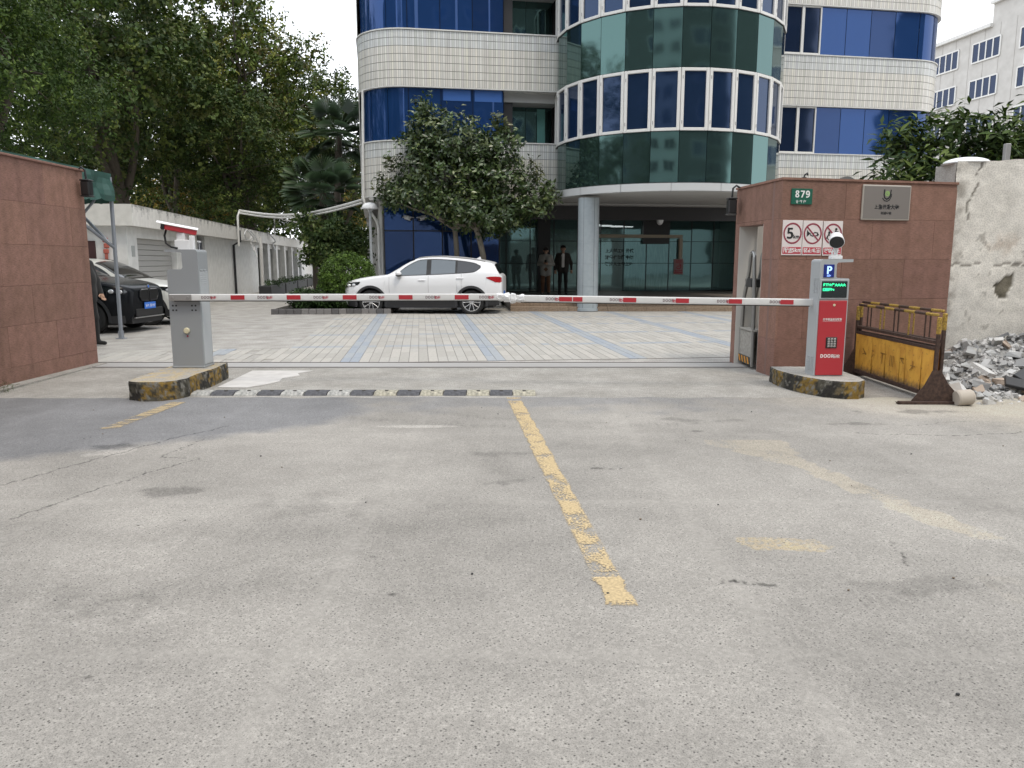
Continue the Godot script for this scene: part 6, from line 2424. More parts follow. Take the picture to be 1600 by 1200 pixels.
		obj("mirror_base", ma, M.black_plastic, mo)
	# headlights and tail lights, each wrapped on the flank
	for s in [1.0, -1.0]:
		var hl := MB.new()
		var tl := MB.new()
		for q in [[hl, CS.head, 1.0], [tl, CS.tail, -1.0]]:
			var fa: Array = q[1]
			for i in fa.size() - 1:
				for j in 3:
					var P := []
					for c in [[i, j], [i + 1, j], [i + 1, j + 1], [i, j + 1]]:
						var e: Array = fa[c[0]]
						var y: float = lerpf(e[1], e[2], c[1] / 3.0)
						P.append(Vector3(L / 2 - e[0], y, s * (car_z(e[0], minf(y, kv(CS.belt, e[0]))) + 0.012)))
					var nn: Vector3 = (P[1] - P[0]).cross(P[3] - P[0])
					if nn.length() < 1e-9:
						nn = (P[2] - P[1]).cross(P[3] - P[1])
					nn = nn.normalized()
					if nn.z * s < 0:
						nn = -nn
					q[0].quadn(P[0], P[1], P[2], P[3], nn, nn, nn, nn)
		var ho := obj("headlight", hl, M.car_glass_dark, root)
		var hi := MB.new()
		for k in 2:
			var f: float = CS.head[1][0] + 0.06 + k * 0.15
			var y: float = (CS.head[1][1] + CS.head[1][2]) / 2 + k * 0.012
			hi.ellipsoid(Vector3(L / 2 - f, y, s * (car_z(f, y) + 0.010)), Vector3(0.062, 0.044, 0.026), 12, 8)
		obj("reflector", hi, M.lamp_clear, ho)
		obj("tail_light", tl, M.lamp_red, root)
	# front: kidney grilles, lower intake, number plate
	var nx := L / 2
	for s in [1.0, -1.0]:
		var gr := MB.new()
		var poly := PackedVector2Array([Vector2(0.03, 0.60), Vector2(0.30, 0.62), Vector2(0.36, 0.70), Vector2(0.34, 0.80), Vector2(0.28, 0.84), Vector2(0.05, 0.845), Vector2(0.03, 0.82)])
		gr.xf = Transform3D(Basis(Vector3.UP, PI / 2), Vector3(nx + 0.008, CS.nose, 0))
		for i in poly.size():
			poly[i].x *= -s
		gr.prism(poly, -0.06, 0.012)
		var go := obj("kidney_grille", gr, M.black_plastic, root)
		var gf := MB.new()
		gf.xf = gr.xf
		for i in poly.size():
			var a := poly[i]
			var e := poly[(i + 1) % poly.size()]
			gf.rod(Vector3(a.x, a.y, 0.012), Vector3(e.x, e.y, 0.012), 0.012, 6)
		for k in 6:
			var xx: float = -s * (0.07 + k * 0.045)
			gf.bar(Vector3(xx, 0.63, 0.013), Vector3(xx, 0.82, 0.013), 0.008, 0.01, Vector3(1, 0, 0))
		obj("grille_frame", gf, M.steel if spec.get("chrome", true) else M.black_plastic, go)
	var it := MB.new()
	it.box(Vector3(nx + 0.0, 0.36 + CS.nose, 0), Vector3(0.04, 0.17, 1.05), 0.01)
	obj("lower_intake", it, M.black_plastic, root)
	for s in [1.0, -1.0]:
		var fl := MB.new()
		fl.xf = Transform3D(Basis(Vector3.UP, s * -0.45), Vector3(nx - 0.085, 0.50 + CS.nose, s * 0.60))
		fl.box(Vector3.ZERO, Vector3(0.05, 0.032, 0.20), 0.012)
		obj("fog_lamp", fl, M.lamp_clear, root)
	var lp := MB.new()
	lp.box(Vector3(nx + 0.0, 0.262 + CS.nose, 0), Vector3(0.05, 0.022, 1.15), 0.008)
	obj("front_lip", lp, M.steel, root)
	var gb := MB.new()
	for s in [1.0, -1.0]:
		gb.box(Vector3(nx + 0.024, 0.845 + CS.nose, s * 0.175), Vector3(0.02, 0.018, 0.25), 0.006)
	obj("grille_bar", gb, M.steel, root)
	var bd := MB.new()
	bd.xf = Transform3D(Basis(Vector3.UP, PI / 2), Vector3(nx + 0.004, 0.905 + CS.nose, 0))
	bd.ring(Vector3.ZERO, 0.042, 0.0, 0.012, 20)
	var bo := obj("round_badge", bd, M.steel, root)
	var b2 := MB.new()
	b2.xf = bd.xf
	b2.ring(Vector3(0, 0, 0.012), 0.028, 0.0, 0.003, 20)
	obj("badge_centre", b2, M.plate_blue, bo)
	var pl := MB.new()
	pl.xf = Transform3D(Basis(Vector3.UP, PI / 2), Vector3(nx + 0.025, 0.50 + CS.nose, 0))
	pl.box(Vector3.ZERO, Vector3(0.44, 0.14, 0.012), 0.003)
	var po := obj("number_plate", pl, M.plate_blue, root)
	var pc := MB.new()
	pc.xf = pl.xf
	# the plate is blurred in the photograph: only pale smudged strokes are seen
	for k in 6:
		var x := -0.17 + k * 0.06 + (0.03 if k > 1 else 0.0)
		pc.line(Vector2(x, -0.03), Vector2(x + 0.01 * (k % 3), 0.03), 0.012, 0.009)
		pc.line(Vector2(x + 0.012, 0.012 * (k % 3 - 1)), Vector2(x + 0.032, 0.012 * (k % 2)), 0.011, 0.009)
	obj("plate_marks", pc, M.letter_white, po)
	var rp := MB.new()
	rp.xf = Transform3D(Basis(Vector3.UP, -PI / 2), Vector3(-nx - 0.004, 0.58, 0))
	rp.box(Vector3.ZERO, Vector3(0.44, 0.14, 0.012), 0.003)
	obj("number_plate", rp, M.plate_blue, root)
	var fin := MB.new()
	var ff: float = CS.fin
	fin.prism(PackedVector2Array([Vector2(nx - ff + 0.09, kv(CS.top, ff) - 0.01), Vector2(nx - ff - 0.03, kv(CS.top, ff) + 0.06), Vector2(nx - ff - 0.06, kv(CS.top, ff) + 0.05), Vector2(nx - ff - 0.07, kv(CS.top, ff) - 0.02)]), -0.02, 0.02)
	obj("roof_fin", fin, paint, root)
	var rl := MB.new()
	for s in [1.0, -1.0]:
		var pts := []
		for f in frange(CS.ws[1] + 0.1, CS.rw[0] - 0.25, 10):
			var sec := car_section(f)
			pts.append(Vector3(sec[14].x, sec[14].y + 0.028, s * (sec[14].z - 0.03)))
		rl.tube(pts, [0.016], 6)
	obj("roof_rail", rl, M.dull_steel if spec.get("chrome", true) else M.black_plastic, root)
	return root

func suv_spec() -> Dictionary:
	return {
		"len": 4.56, "arch": 0.415, "wr": 0.345, "wheels": [0.82, 3.70], "tumble": 0.40, "nose": 0.0, "ws": [1.29, 2.08], "rw": [4.33, 4.475], "fin": 3.82,
		"top": [Vector2(0, 0.84), Vector2(0.05, 0.90), Vector2(0.2, 0.965), Vector2(0.5, 1.03), Vector2(0.9, 1.085), Vector2(1.24, 1.125), Vector2(1.5, 1.27), Vector2(1.78, 1.44), Vector2(2.0, 1.55), Vector2(2.2, 1.612), Vector2(2.5, 1.645), Vector2(2.8, 1.65), Vector2(3.3, 1.622), Vector2(3.8, 1.565), Vector2(4.1, 1.515), Vector2(4.31, 1.462), Vector2(4.36, 1.42), Vector2(4.47, 1.17), Vector2(4.53, 1.12), Vector2(4.56, 1.06)],
		"belt": [Vector2(0, 0.80), Vector2(0.1, 0.84), Vector2(0.5, 0.94), Vector2(1.2, 1.05), Vector2(1.6, 1.075), Vector2(2.5, 1.10), Vector2(3.3, 1.145), Vector2(3.9, 1.19), Vector2(4.4, 1.15), Vector2(4.56, 1.04)],
		"width": [Vector2(0, 0.60), Vector2(0.06, 0.70), Vector2(0.2, 0.80), Vector2(0.45, 0.875), Vector2(0.85, 0.905), Vector2(2.0, 0.91), Vector2(3.6, 0.915), Vector2(4.1, 0.89), Vector2(4.4, 0.83), Vector2(4.52, 0.76), Vector2(4.56, 0.68)],
		"sill": [Vector2(0, 0.40), Vector2(0.08, 0.27), Vector2(0.4, 0.21), Vector2(1.2, 0.20), Vector2(3.6, 0.20), Vector2(4.3, 0.30), Vector2(4.56, 0.40)],
		"glass": [[[1.60, 2.42], [2.55, 3.24], [3.30, 3.93]], [Vector2(1.58, 1.095), Vector2(2.5, 1.125), Vector2(3.3, 1.165), Vector2(3.75, 1.20), Vector2(3.88, 1.26), Vector2(3.95, 1.33)], [Vector2(1.58, 1.12), Vector2(1.80, 1.30), Vector2(2.04, 1.44), Vector2(2.25, 1.515), Vector2(2.6, 1.535), Vector2(3.1, 1.515), Vector2(3.5, 1.475), Vector2(3.8, 1.42), Vector2(3.95, 1.345)]],
		"doors": [1.36, 2.48, 3.42], "handles": [2.30, 3.38],
		"head": [[0.07, 0.80, 0.815], [0.12, 0.755, 0.862], [0.3, 0.79, 0.90], [0.45, 0.83, 0.912], [0.52, 0.888, 0.915]],
		"tail": [[4.12, 1.03, 1.045], [4.22, 0.985, 1.065], [4.38, 0.91, 1.07], [4.50, 0.90, 1.06], [4.545, 0.915, 1.04]],
	}

func white_car() -> void:
	make_car("parked_car", "white compact SUV parked side-on before the blue office windows", Vector3(-2.50, 0, -22.72), 176.0, M.car_white, M.car_glass, suv_spec())

func left_cars() -> void:
	var a := suv_spec()
	a["nose"] = 0.06
	a["chrome"] = false
	a["rim"] = M.dark_metal
	for k in a["top"].size():
		a["top"][k].y += 0.06 * (1.0 - smoothstep(1.0, 2.0, a["top"][k].x))
	for k in a["belt"].size():
		a["belt"][k].y += 0.06 * (1.0 - smoothstep(1.0, 2.0, a["belt"][k].x))
	for k in a["head"].size():
		a["head"][k][1] += 0.06
		a["head"][k][2] += 0.06
	make_car("parked_car", "black SUV with a blue plate parked under the green canopy", Vector3(-10.12, 0, -16.82), -4.0, M.car_black, M.car_glass_dark, a)
	var b := suv_spec()
	b["chrome"] = false
	b["len"] = 4.56
	for k in b["top"].size():
		b["top"][k].y = 0.2 + (b["top"][k].y - 0.2) * 0.94
	for k in b["belt"].size():
		b["belt"][k].y = 0.2 + (b["belt"][k].y - 0.2) * 0.94
	for g in [1, 2]:
		for k in b["glass"][g].size():
			b["glass"][g][k].y = 0.2 + (b["glass"][g][k].y - 0.2) * 0.94
	make_car("parked_car", "pale silver car half hidden beyond the black SUV", Vector3(-9.98, 0, -18.82), 0.0, M.car_silver, M.car_glass, b).scale.z = 0.93

func canopy() -> void:
	var root := thing("canopy", Vector3.ZERO, 0, "green tarpaulin canopy on thin steel poles behind the left wall", "canopy")
	var green := mat("tarp_green", Color(0.03, 0.085, 0.07), 0.5)
	green.backlight_enabled = true
	green.backlight = Color(0.08, 0.16, 0.12)
	# sagging sheet, gable shaped, with a scalloped valance facing the yard
	var b := MB.new()
	var nx := 26
	var nz := 20
	var P := []
	var x0 := -12.6
	var x1 := -7.60
	var z0 := -14.9
	var z1 := -6.0
	for j in nz + 1:
		for i in nx + 1:
			var u := i / float(nx)
			var w := j / float(nz)
			var x := lerpf(x0, x1, u)
			var z := lerpf(z0, z1, w)
			var ridge := 1.0 - absf(u - 0.62) / 0.62
			var y := 2.80 + 0.38 * clampf(ridge, 0, 1) * 1.0 - 0.07 * sin(w * PI * 3.0) * sin(u * PI) - 0.12 * sin(u * PI) * absf(sin(w * PI * 2.0))
			if u > 0.62:
				y = 3.15 - (u - 0.62) * 0.12 - 0.12 * pow(sin((u - 0.62) / 0.38 * PI), 2.0)
			P.append(Vector3(x, y, z))
	for j in nz:
		for i in nx:
			b.quad(P[j * (nx + 1) + i], P[j * (nx + 1) + i + 1], P[(j + 1) * (nx + 1) + i + 1], P[(j + 1) * (nx + 1) + i])
	obj("tarpaulin", b, green, root)
	var v := MB.new()
	for k in 60:
		var t0 := k / 60.0
		var t1 := (k + 1) / 60.0
		var za := lerpf(z0, z1, t0)
		var zb := lerpf(z0, z1, t1)
		var ya := 2.62 - 0.035 * absf(sin(t0 * 60.0 * PI / 3.0)) + 0.02 * sin(t0 * 40.0)
		var yb := 2.62 - 0.035 * absf(sin(t1 * 60.0 * PI / 3.0)) + 0.02 * sin(t1 * 40.0)
		var xa := x1 + 0.06 + 0.02 * sin(t0 * 70.0)
		var xb := x1 + 0.06 + 0.02 * sin(t1 * 70.0)
		for j in 5:
			var F := []
			for q in [[za, xa, ya, j], [zb, xb, yb, j], [zb, xb, yb, j + 1], [za, xa, ya, j + 1]]:
				var t: float = q[3] / 5.0
				var fold := 0.05 * sin(q[0] * 5.0 + t * 3.0) * sin(t * PI) + 0.03 * sin(q[0] * 13.0 - t * 4.0) * (1.0 - t)
				F.append(Vector3(lerpf(q[1], x1 + 0.05, t) + fold, lerpf(q[2], 3.12, t), q[0]))
			v.quad(F[0], F[1], F[2], F[3])
	for k in 30:
		var t0 := k / 30.0
		var t1 := (k + 1) / 30.0
		var xa := lerpf(x0, x1, t0)
		var xb := lerpf(x0, x1, t1)
		var ya := 2.60 - 0.04 * absf(sin(t0 * 30.0 * PI / 2.0))
		var yb := 2.60 - 0.04 * absf(sin(t1 * 30.0 * PI / 2.0))
		v.quad(Vector3(xa, ya, z0 + 0.03 * sin(t0 * 40.0)), Vector3(xb, yb, z0 + 0.03 * sin(t1 * 40.0)), P[roundi(t1 * nx)], P[roundi(t0 * nx)])
	obj("valance", v, green, root)
	mat("galvanised", Color(0.24, 0.26, 0.29), 0.45, 0.3)
	for q in [[x1, z0], [x1, z1], [x0, z0], [x0, z1]]:
		var pb := MB.new()
		pb.tube([Vector3(q[0], 0, q[1]), Vector3(q[0] + (0.02 if q[0] > -8 else 0.0), 3.06, q[1])], [0.036], 10)
		pb.box(Vector3(q[0], 0.012, q[1]), Vector3(0.16, 0.02, 0.16), 0.004)
		pb.tube([Vector3(q[0], 0.02, q[1]), Vector3(q[0], 0.16, q[1])], [0.05], 10)
		obj("pole", pb, M.galvanised, root)
	var br := MB.new()
	br.rod(Vector3(x1, 2.55, -12.9), Vector3(x1, 1.75, z0), 0.03)
	obj("brace", br, M.galvanised, root)
	var b2 := MB.new()
	b2.rod(Vector3(x1 - 1.1, 2.95, z0), Vector3(x1 - 0.02, 1.78, z0 + 0.02), 0.03)
	obj("brace", b2, M.galvanised, root)
	var b3 := MB.new()
	b3.rod(Vector3(x1 - 0.9, 2.0, z0), Vector3(x1 - 0.05, 2.9, z0), 0.026)
	obj("brace", b3, M.galvanised, root)
	for z in [z0, z1]:
		var rb := MB.new()
		rb.rod(Vector3(x0, 2.80, z), Vector3(x1, 3.05, z), 0.03)
		obj("rail", rb, M.galvanised, root)
	for x in [x0, x1]:
		var rb := MB.new()
		var y := 2.80 if x == x0 else 3.06
		rb.rod(Vector3(x, y, z0), Vector3(x, y, z1), 0.03)
		obj("rail", rb, M.galvanised, root)

# ---------------------------------------------------------------- lettering
func text_part(root: Node3D, called: String, s: String, h: float, m: Material, xf: Transform3D, bold := false, depth := 0.002) -> MeshInstance3D:
	var f := SystemFont.new()
	f.font_names = PackedStringArray(["Droid Sans"])
	f.font_weight = 700 if bold else 400
	var t := TextMesh.new()
	t.text = s
	t.font = f
	t.font_size = 64
	t.pixel_size = h / 46.0
	t.depth = depth
	t.curve_step = 2.0
	var o := put_mesh(called, t, m, root)
	o.transform = xf
	return o

# ---------------------------------------------------------------- barriers
func island(called: String, label: String, poly: Array, h: float, seed_: int, yellow: float) -> void:
	var root := thing(called, Vector3.ZERO, 0, label, "traffic island", "raised kerbs under the barrier posts")
	var f := FastNoiseLite.new()
	f.seed = seed_
	f.frequency = 4.0
	f.fractal_octaves = 4
	var side := MB.new()
	var m := poly.size()
	var s := 0.0
	var cen := Vector2()
	for p in poly:
		cen += p / m
	var nr := 10
	var rim := []
	for i in m:
		var a: Vector2 = poly[i]
		var b: Vector2 = poly[(i + 1) % m]
		var L := a.distance_to(b)
		var n := maxi(1, int(L / 0.016))
		var o := Vector2((b - a).y, -(b - a).x).normalized()
		if o.dot(a - cen) < 0:
			o = -o
		for k in n:
			var c0 := a.lerp(b, k / float(n))
			var c1 := a.lerp(b, (k + 1) / float(n))
			rim.append(c0)
			for j in nr:
				var P := []
				for q in [[c0, j], [c1, j], [c1, j + 1], [c0, j + 1]]:
					var y: float = h * q[1] / nr
					var g := f.get_noise_3d(q[0].x * 1.5, y * 1.5, q[0].y * 1.5) * 0.012
					if q[1] == nr:
						g = -0.008 + g * 0.5
					P.append(Vector3(q[0].x + o.x * g, y, q[0].y + o.y * g))
				var at := side.c.size()
				side.quad(P[0], P[1], P[2], P[3])
				for e in 6:
					var pv := side.v[at + e]
					side.c[at + e] = kerb_col(f, pv, s + L * Vector2(pv.x, pv.z).distance_to(a) / L, h)
		s += L
	obj("kerb_side", side, M.stained, root)
	var top := MB.new()
	# rings of triangles from the rim to the middle, tinted by wear
	var rings := 6
	for r in rings:
		for k in rim.size():
			var P := []
			for q in [[k, r], [k + 1, r], [k + 1, r + 1], [k, r + 1]]:
				var p: Vector2 = rim[q[0] % rim.size()]
				var t: float = q[1] / float(rings)
				var c := p.lerp(cen, t)
				var dir := (p - cen).normalized()
				P.append(Vector3(c.x - dir.x * 0.008 * (1 - t), h + 0.004 * f.get_noise_2d(c.x * 2.0, c.y * 2.0), c.y - dir.y * 0.008 * (1 - t)))
			var cc: Vector3 = (P[0] + P[2]) / 2
			var v := f.get_noise_2d(cc.x * 1.1, cc.z * 1.1)
			top.col = Color(0.50, 0.475, 0.43).lerp(Color(0.52, 0.38, 0.17), clampf(yellow * (0.6 + v * 1.6), 0, 1)) * (0.95 + v * 0.25)
			if r < rings - 1:
				top.quadn(P[0], P[1], P[2], P[3], Vector3.UP, Vector3.UP, Vector3.UP, Vector3.UP)
			else:
				top.tri(P[0], P[1], P[2], Vector3.UP, Vector3.UP, Vector3.UP)
	obj("kerb_top", top, M.stained, root)

func kerb_col(f: FastNoiseLite, p: Vector3, s: float, h: float) -> Color:
	var v := f.get_noise_3d(p.x * 1.2, p.y * 1.4, p.z * 1.2)
	var w := f.get_noise_3d(p.x * 3.2 + 30, p.y * 3.2, p.z * 3.2)
	var band := smoothstep(-0.1, 0.1, sin(s * 10.5 + v * 2.5) + w * 0.8)
	var col := Color(0.30, 0.19, 0.045).lerp(Color(0.045, 0.042, 0.036), band)
	col = col.lerp(Color(0.16, 0.145, 0.11), smoothstep(0.02, 0.22, v) * 0.75)
	col = col.lerp(Color(0.07, 0.065, 0.05), smoothstep(0.12, 0.3, w) * 0.8)
	return col.lerp(Color(0.27, 0.255, 0.22), smoothstep(0.2, 0.4, -w))

func arm_lettering(root: Node3D, x: float, y: float, z: float, tilt: float) -> void:
	var t := text_part(root, "lettering", "DOOR", 0.032, M.arm_print, Transform3D(Basis(), Vector3(x + 0.05, y, z)), true, 0.001)
	t.rotation.z = tilt
	var b := MB.new()
	b.strokes("1011 0323 2327 2709 0999 3282 4044 4494 4648 9498/1090 1040 4044 1494 4449 2527 7587", x + 0.102, y + 0.014, 0.030, 0.005, z + 0.0006, 1.1)
	obj("lettering", b, M.red_sign, root)

func barriers() -> void:
	mat("arm_print", Color(0.16, 0.10, 0.11), 0.5)
	mat("arm_white", Color(0.66, 0.655, 0.64), 0.4)
	island("traffic_island", "chipped yellow and black kerb island under the left barrier post", [Vector2(-4.22, -9.75), Vector2(-3.64, -9.75), Vector2(-3.60, -9.2), Vector2(-3.62, -8.7), Vector2(-3.60, -8.42), Vector2(-3.66, -8.24), Vector2(-3.80, -8.14), Vector2(-4.0, -8.13), Vector2(-4.15, -8.2), Vector2(-4.21, -8.5)], 0.215, 3, 0.55)
	island("traffic_island", "rounded mossy kerb island under the right ticket post", [Vector2(3.96, -9.5), Vector2(3.22, -9.5), Vector2(3.20, -9.2), Vector2(3.24, -8.9), Vector2(3.33, -8.6), Vector2(3.46, -8.38), Vector2(3.62, -8.26), Vector2(3.78, -8.26), Vector2(3.90, -8.38), Vector2(3.95, -8.6)], 0.20, 8, 0.0)
	# ---- left barrier post
	var root := thing("barrier_gate", Vector3(-4.12, 0.215, -9.26), 0, "grey steel barrier post with white boom on the left island", "barrier")
	var W := 0.375
	var H := 1.42
	var poly := PackedVector2Array([Vector2(0, 0), Vector2(W, 0), Vector2(W, H - 0.03), Vector2(W - 0.012, H - 0.008), Vector2(W - 0.035, H), Vector2(-0.012, H), Vector2(-0.012, H - 0.028), Vector2(0.17, H - 0.032), Vector2(0.188, H - 0.045), Vector2(0.19, H - 0.21), Vector2(0.178, H - 0.232), Vector2(0.01, H - 0.236), Vector2(0.0, H - 0.245)])
	var cb := MB.new()
	cb.prism(poly, -0.30, 0.0)
	obj("housing", cb, M.grey_paint, root)
	var dr := MB.new()
	dr.box(Vector3(W + 0.002, 0.60, -0.15), Vector3(0.008, 1.12, 0.25), 0.003)
	var door := obj("side_door", dr, M.grey_paint_light, root)
	var vents := MB.new()
	for k in 7:
		for z in [-0.09, -0.19]:
			vents.box(Vector3(W + 0.004, 1.02 + k * 0.026, z), Vector3(0.012, 0.010, 0.07), 0.003)
	obj("vent_louvre", vents, M.grey_paint_light, root)
	var holes := MB.new()
	for c in [0.045, 0.085, 0.275, 0.318]:
		for y in [0.70, 0.755]:
			holes.xf = Transform3D(Basis(), Vector3(c, y, 0.0))
			holes.ring(Vector3.ZERO, 0.011, 0.0, 0.0022, 12)
	obj("bolt_hole", holes, M.dark_metal, root)
	var kn := MB.new()
	kn.xf = Transform3D(Basis(Vector3(1, 0, 0), PI / 2), Vector3(0.195, 0.455, 0.0))
	kn.lathe([Vector2(0.036, 0), Vector2(0.036, 0.016), Vector2(0.03, 0.026), Vector2(0, 0.028)], 20)
	mat("cream_knob", Color(0.60, 0.55, 0.38), 0.5)
	obj("release_knob", kn, M.cream_knob, root)
	var lk := MB.new()
	lk.xf = Transform3D(Basis(Vector3(1, 0, 0), PI / 2), Vector3(0.20, 0.388, 0.0))
	lk.lathe([Vector2(0.011, 0), Vector2(0.011, 0.006), Vector2(0, 0.007)], 12)
	obj("lock", lk, M.maroon_ring, root)
	var rim := MB.new()
	rim.box(Vector3(W / 2, 0.012, -0.15), Vector3(W + 0.02, 0.024, 0.32), 0.006)
	obj("foot_plate", rim, M.grey_paint, root)
	boom(root, Vector3(0.04, 0.855, 0.045), Vector3(4.03, 0.86, 0.045), [[0.73, 0.895], [1.397, 1.562], [2.064, 2.229], [2.731, 2.896], [3.398, 3.563]], [0.39, 1.06, 1.727, 2.394, 3.06, 3.70], 1.0)
	# ---- number plate camera on top of it
	var cam := thing("plate_camera", Vector3(-3.98, 1.63, -9.42), 0, "red and white camera housing on top of the left barrier post", "camera")
	var st := MB.new()
	st.box(Vector3(0.02, 0.06, 0.0), Vector3(0.18, 0.12, 0.12), 0.006)
	st.box(Vector3(0.0, 0.16, 0.0), Vector3(0.10, 0.10, 0.09), 0.006)
	st.box(Vector3(0.13, 0.07, 0.02), Vector3(0.05, 0.20, 0.06), 0.006)
	obj("mount", st, M.white_plastic, cam)
	var tilt := Transform3D(Basis(Vector3(0, 0, 1), -0.20) * Basis(Vector3.UP, 0.38), Vector3(-0.02, 0.25, 0.02))
	var hb := MB.new()
	hb.xf = tilt
	hb.box(Vector3(0.02, 0, 0), Vector3(0.36, 0.075, 0.11), 0.01)
	obj("body", hb, M.red_paint, cam)
	var hd := MB.new()
	hd.xf = tilt
	var hp := PackedVector2Array()
	for k in 9:
		var a := PI * k / 8.0
		hp.append(Vector2(0.068 * cos(a), 0.030 + 0.022 * sin(a)))
	for k in 9:
		var a := PI - PI * k / 8.0
		hp.append(Vector2(0.062 * cos(a), 0.024 + 0.020 * sin(a)))
	hd.xf = tilt * Transform3D(Basis(Vector3.UP, PI / 2), Vector3.ZERO)
	hd.prism(hp, -0.25, 0.21)
	obj("sun_hood", hd, M.white_plastic, cam)
	var ln := MB.new()
	ln.xf = tilt
	ln.box(Vector3(-0.175, 0.0, 0), Vector3(0.05, 0.085, 0.105), 0.012)
	obj("lens_face", ln, M.black_plastic, cam)
	var cbl := MB.new()
	cbl.tube([Vector3(-0.17, 0.24, 0.03), Vector3(-0.185, 0.17, 0.05), Vector3(-0.165, 0.08, 0.07), Vector3(-0.10, 0.035, 0.08), Vector3(-0.03, 0.02, 0.07)], [0.012], 8)
	obj("cable", cbl, M.black_rubber, cam)
	# ---- right post with ticket panel
	var kr := thing("barrier_gate", Vector3(3.45, 0.20, -8.69), 0, "grey barrier post with red front panel and lit screen on the right island", "barrier")
	W = 0.335
	H = 1.32
	var p2 := PackedVector2Array([Vector2(0, 0), Vector2(W, 0), Vector2(W, H - 0.225), Vector2(W - 0.008, H - 0.214), Vector2(0.20, H - 0.21), Vector2(0.185, H - 0.195), Vector2(0.183, H - 0.055), Vector2(0.20, H - 0.036), Vector2(W + 0.03, H - 0.032), Vector2(W + 0.03, H), Vector2(0.03, H), Vector2(0.006, H - 0.012), Vector2(0, H - 0.03)])
	var kb := MB.new()
	kb.prism(p2, -0.27, 0.0)
	obj("housing", kb, M.grey_paint_light, kr)
	var sv := MB.new()
	for k in 8:
		for z in [-0.06, -0.14]:
			sv.box(Vector3(-0.002, 0.95 + k * 0.022, z), Vector3(0.010, 0.008, 0.055), 0.002)
	for k in 8:
		for z in [-0.08, -0.18]:
			sv.box(Vector3(-0.002, 0.06 + k * 0.022, z), Vector3(0.010, 0.008, 0.08), 0.002)
	obj("vent_louvre", sv, M.grey_paint_light, kr)
	var rp := MB.new()
	rp.box(Vector3(W / 2, 0.435, 0.004), Vector3(W - 0.024, 0.85, 0.016), 0.006)
	obj("red_panel", rp, M.red_paint, kr)
	var bz := MB.new()
	bz.box(Vector3(W / 2, 0.985, 0.003), Vector3(W - 0.01, 0.225, 0.014), 0.004)
	obj("screen_bezel", bz, M.grey_paint_light, kr)
	var scr := mat("screen_face", Color(0.006, 0.012, 0.012), 0.12, 0.0, 0.6)
	var sb := MB.new()
	sb.box(Vector3(W / 2, 0.985, 0.012), Vector3(0.285, 0.185, 0.008), 0.002)
	var so := obj("led_screen", sb, scr, kr)
	var glow := mat("led_green", Color(0.05, 0.5, 0.3), 0.5)
	glow.emission_enabled = true
	glow.emission = Color(0.20, 1.0, 0.66)
	glow.emission_energy_multiplier = 0.9
	var tx := MB.new()
	tx.xf = Transform3D(Basis(), Vector3(W / 2 - 0.128, 0.985, 0.017))
	tx.strokes("1011 0343 2309 2448 5041 4292/1022 0314 0926 3292 6069/4148 4474 1888 0494/2004 1319 3292 5060 4373", 0.0, 0.068, 0.03, 0.005, 0.001, 1.05)
	tx.strokes("4045 1484 4509 4599/4045 1484 4509 4599/4045 1484 4509 4599/4045 1484 4509 4599", 0.13, 0.066, 0.03, 0.0055, 0.001, 1.0)
	obj("led_text", tx, glow, so)
	var tx2 := MB.new()
	tx2.xf = Transform3D(Basis(), Vector3(W / 2 - 0.128, 0.985, 0.017))
	tx2.strokes("0090 9099 9909 0900 0545 4549/0090 9099 9909 0900 4049 0595/1090 1019 9099 1585/0353 5358 8388", 0.0, 0.012, 0.026, 0.006, 0.001, 1.25)
	obj("led_text", tx2, glow, so)
	var pd := MB.new()
	pd.box(Vector3(0.098, 1.19, 0.003), Vector3(0.118, 0.145, 0.010), 0.003)
	mat("p_blue", Color(0.006, 0.02, 0.20), 0.25)
	var pdo := obj("led_sign", pd, M.p_blue, kr)
	var pg := mat("led_white", Color(0.5, 0.6, 0.9), 0.5)
	pg.emission_enabled = true
	pg.emission = Color(0.55, 0.75, 1.0)
	pg.emission_energy_multiplier = 0.8
	text_part(pdo, "led_letter", "P", 0.085, pg, Transform3D(Basis(), Vector3(0.098, 1.198, 0.0095)), true)
	var pu := MB.new()
	pu.xf = Transform3D(Basis(), Vector3(0.075, 1.142, 0.009))
	pu.strokes("0090 4049 0999/0090 2029 7079 0999/0353 5358", 0.0, 0.004, 0.015, 0.003, 0.001, 1.1)
	obj("led_letter", pu, pg, pdo)
	var kp := MB.new()
	kp.box(Vector3(W / 2 + 0.005, 0.385, 0.014), Vector3(0.125, 0.125, 0.014), 0.004)
	var kpo := obj("keypad", kp, M.black_plastic, kr)
	for i in 12:
		var kk := MB.new()
		kk.box(Vector3(W / 2 + 0.005 + (i % 3 - 1) * 0.034, 0.385 + (1.5 - i / 3) * 0.027, 0.022), Vector3(0.027, 0.021, 0.010), 0.003)
		obj("key", kk, M.dull_steel, kpo)
	var sn := MB.new()
	sn.xf = Transform3D(Basis(Vector3(1, 0, 0), PI / 2), Vector3(W / 2 + 0.01, 0.81, 0.012))
	sn.lathe([Vector2(0.014, 0), Vector2(0.014, 0.006), Vector2(0.0, 0.008)], 14)
	obj("sensor", sn, M.cream_knob, kr)
	var dl := text_part(kr, "logo_lettering", "DOOR", 0.040, M.letter_white, Transform3D(Basis(), Vector3(W / 2 - 0.035, 0.232, 0.0125)), true)
	var dg := MB.new()
	dg.xf = Transform3D(Basis(), Vector3(W / 2 + 0.028, 0.25, 0.012))
	dg.strokes(G_DI + "/" + G_XIAO, 0.0, 0.0, 0.038, 0.0045, 0.0015, 1.1)
	var sl := MB.new()
	obj("logo_lettering", dg, M.letter_white, kr)
	var dt := MB.new()
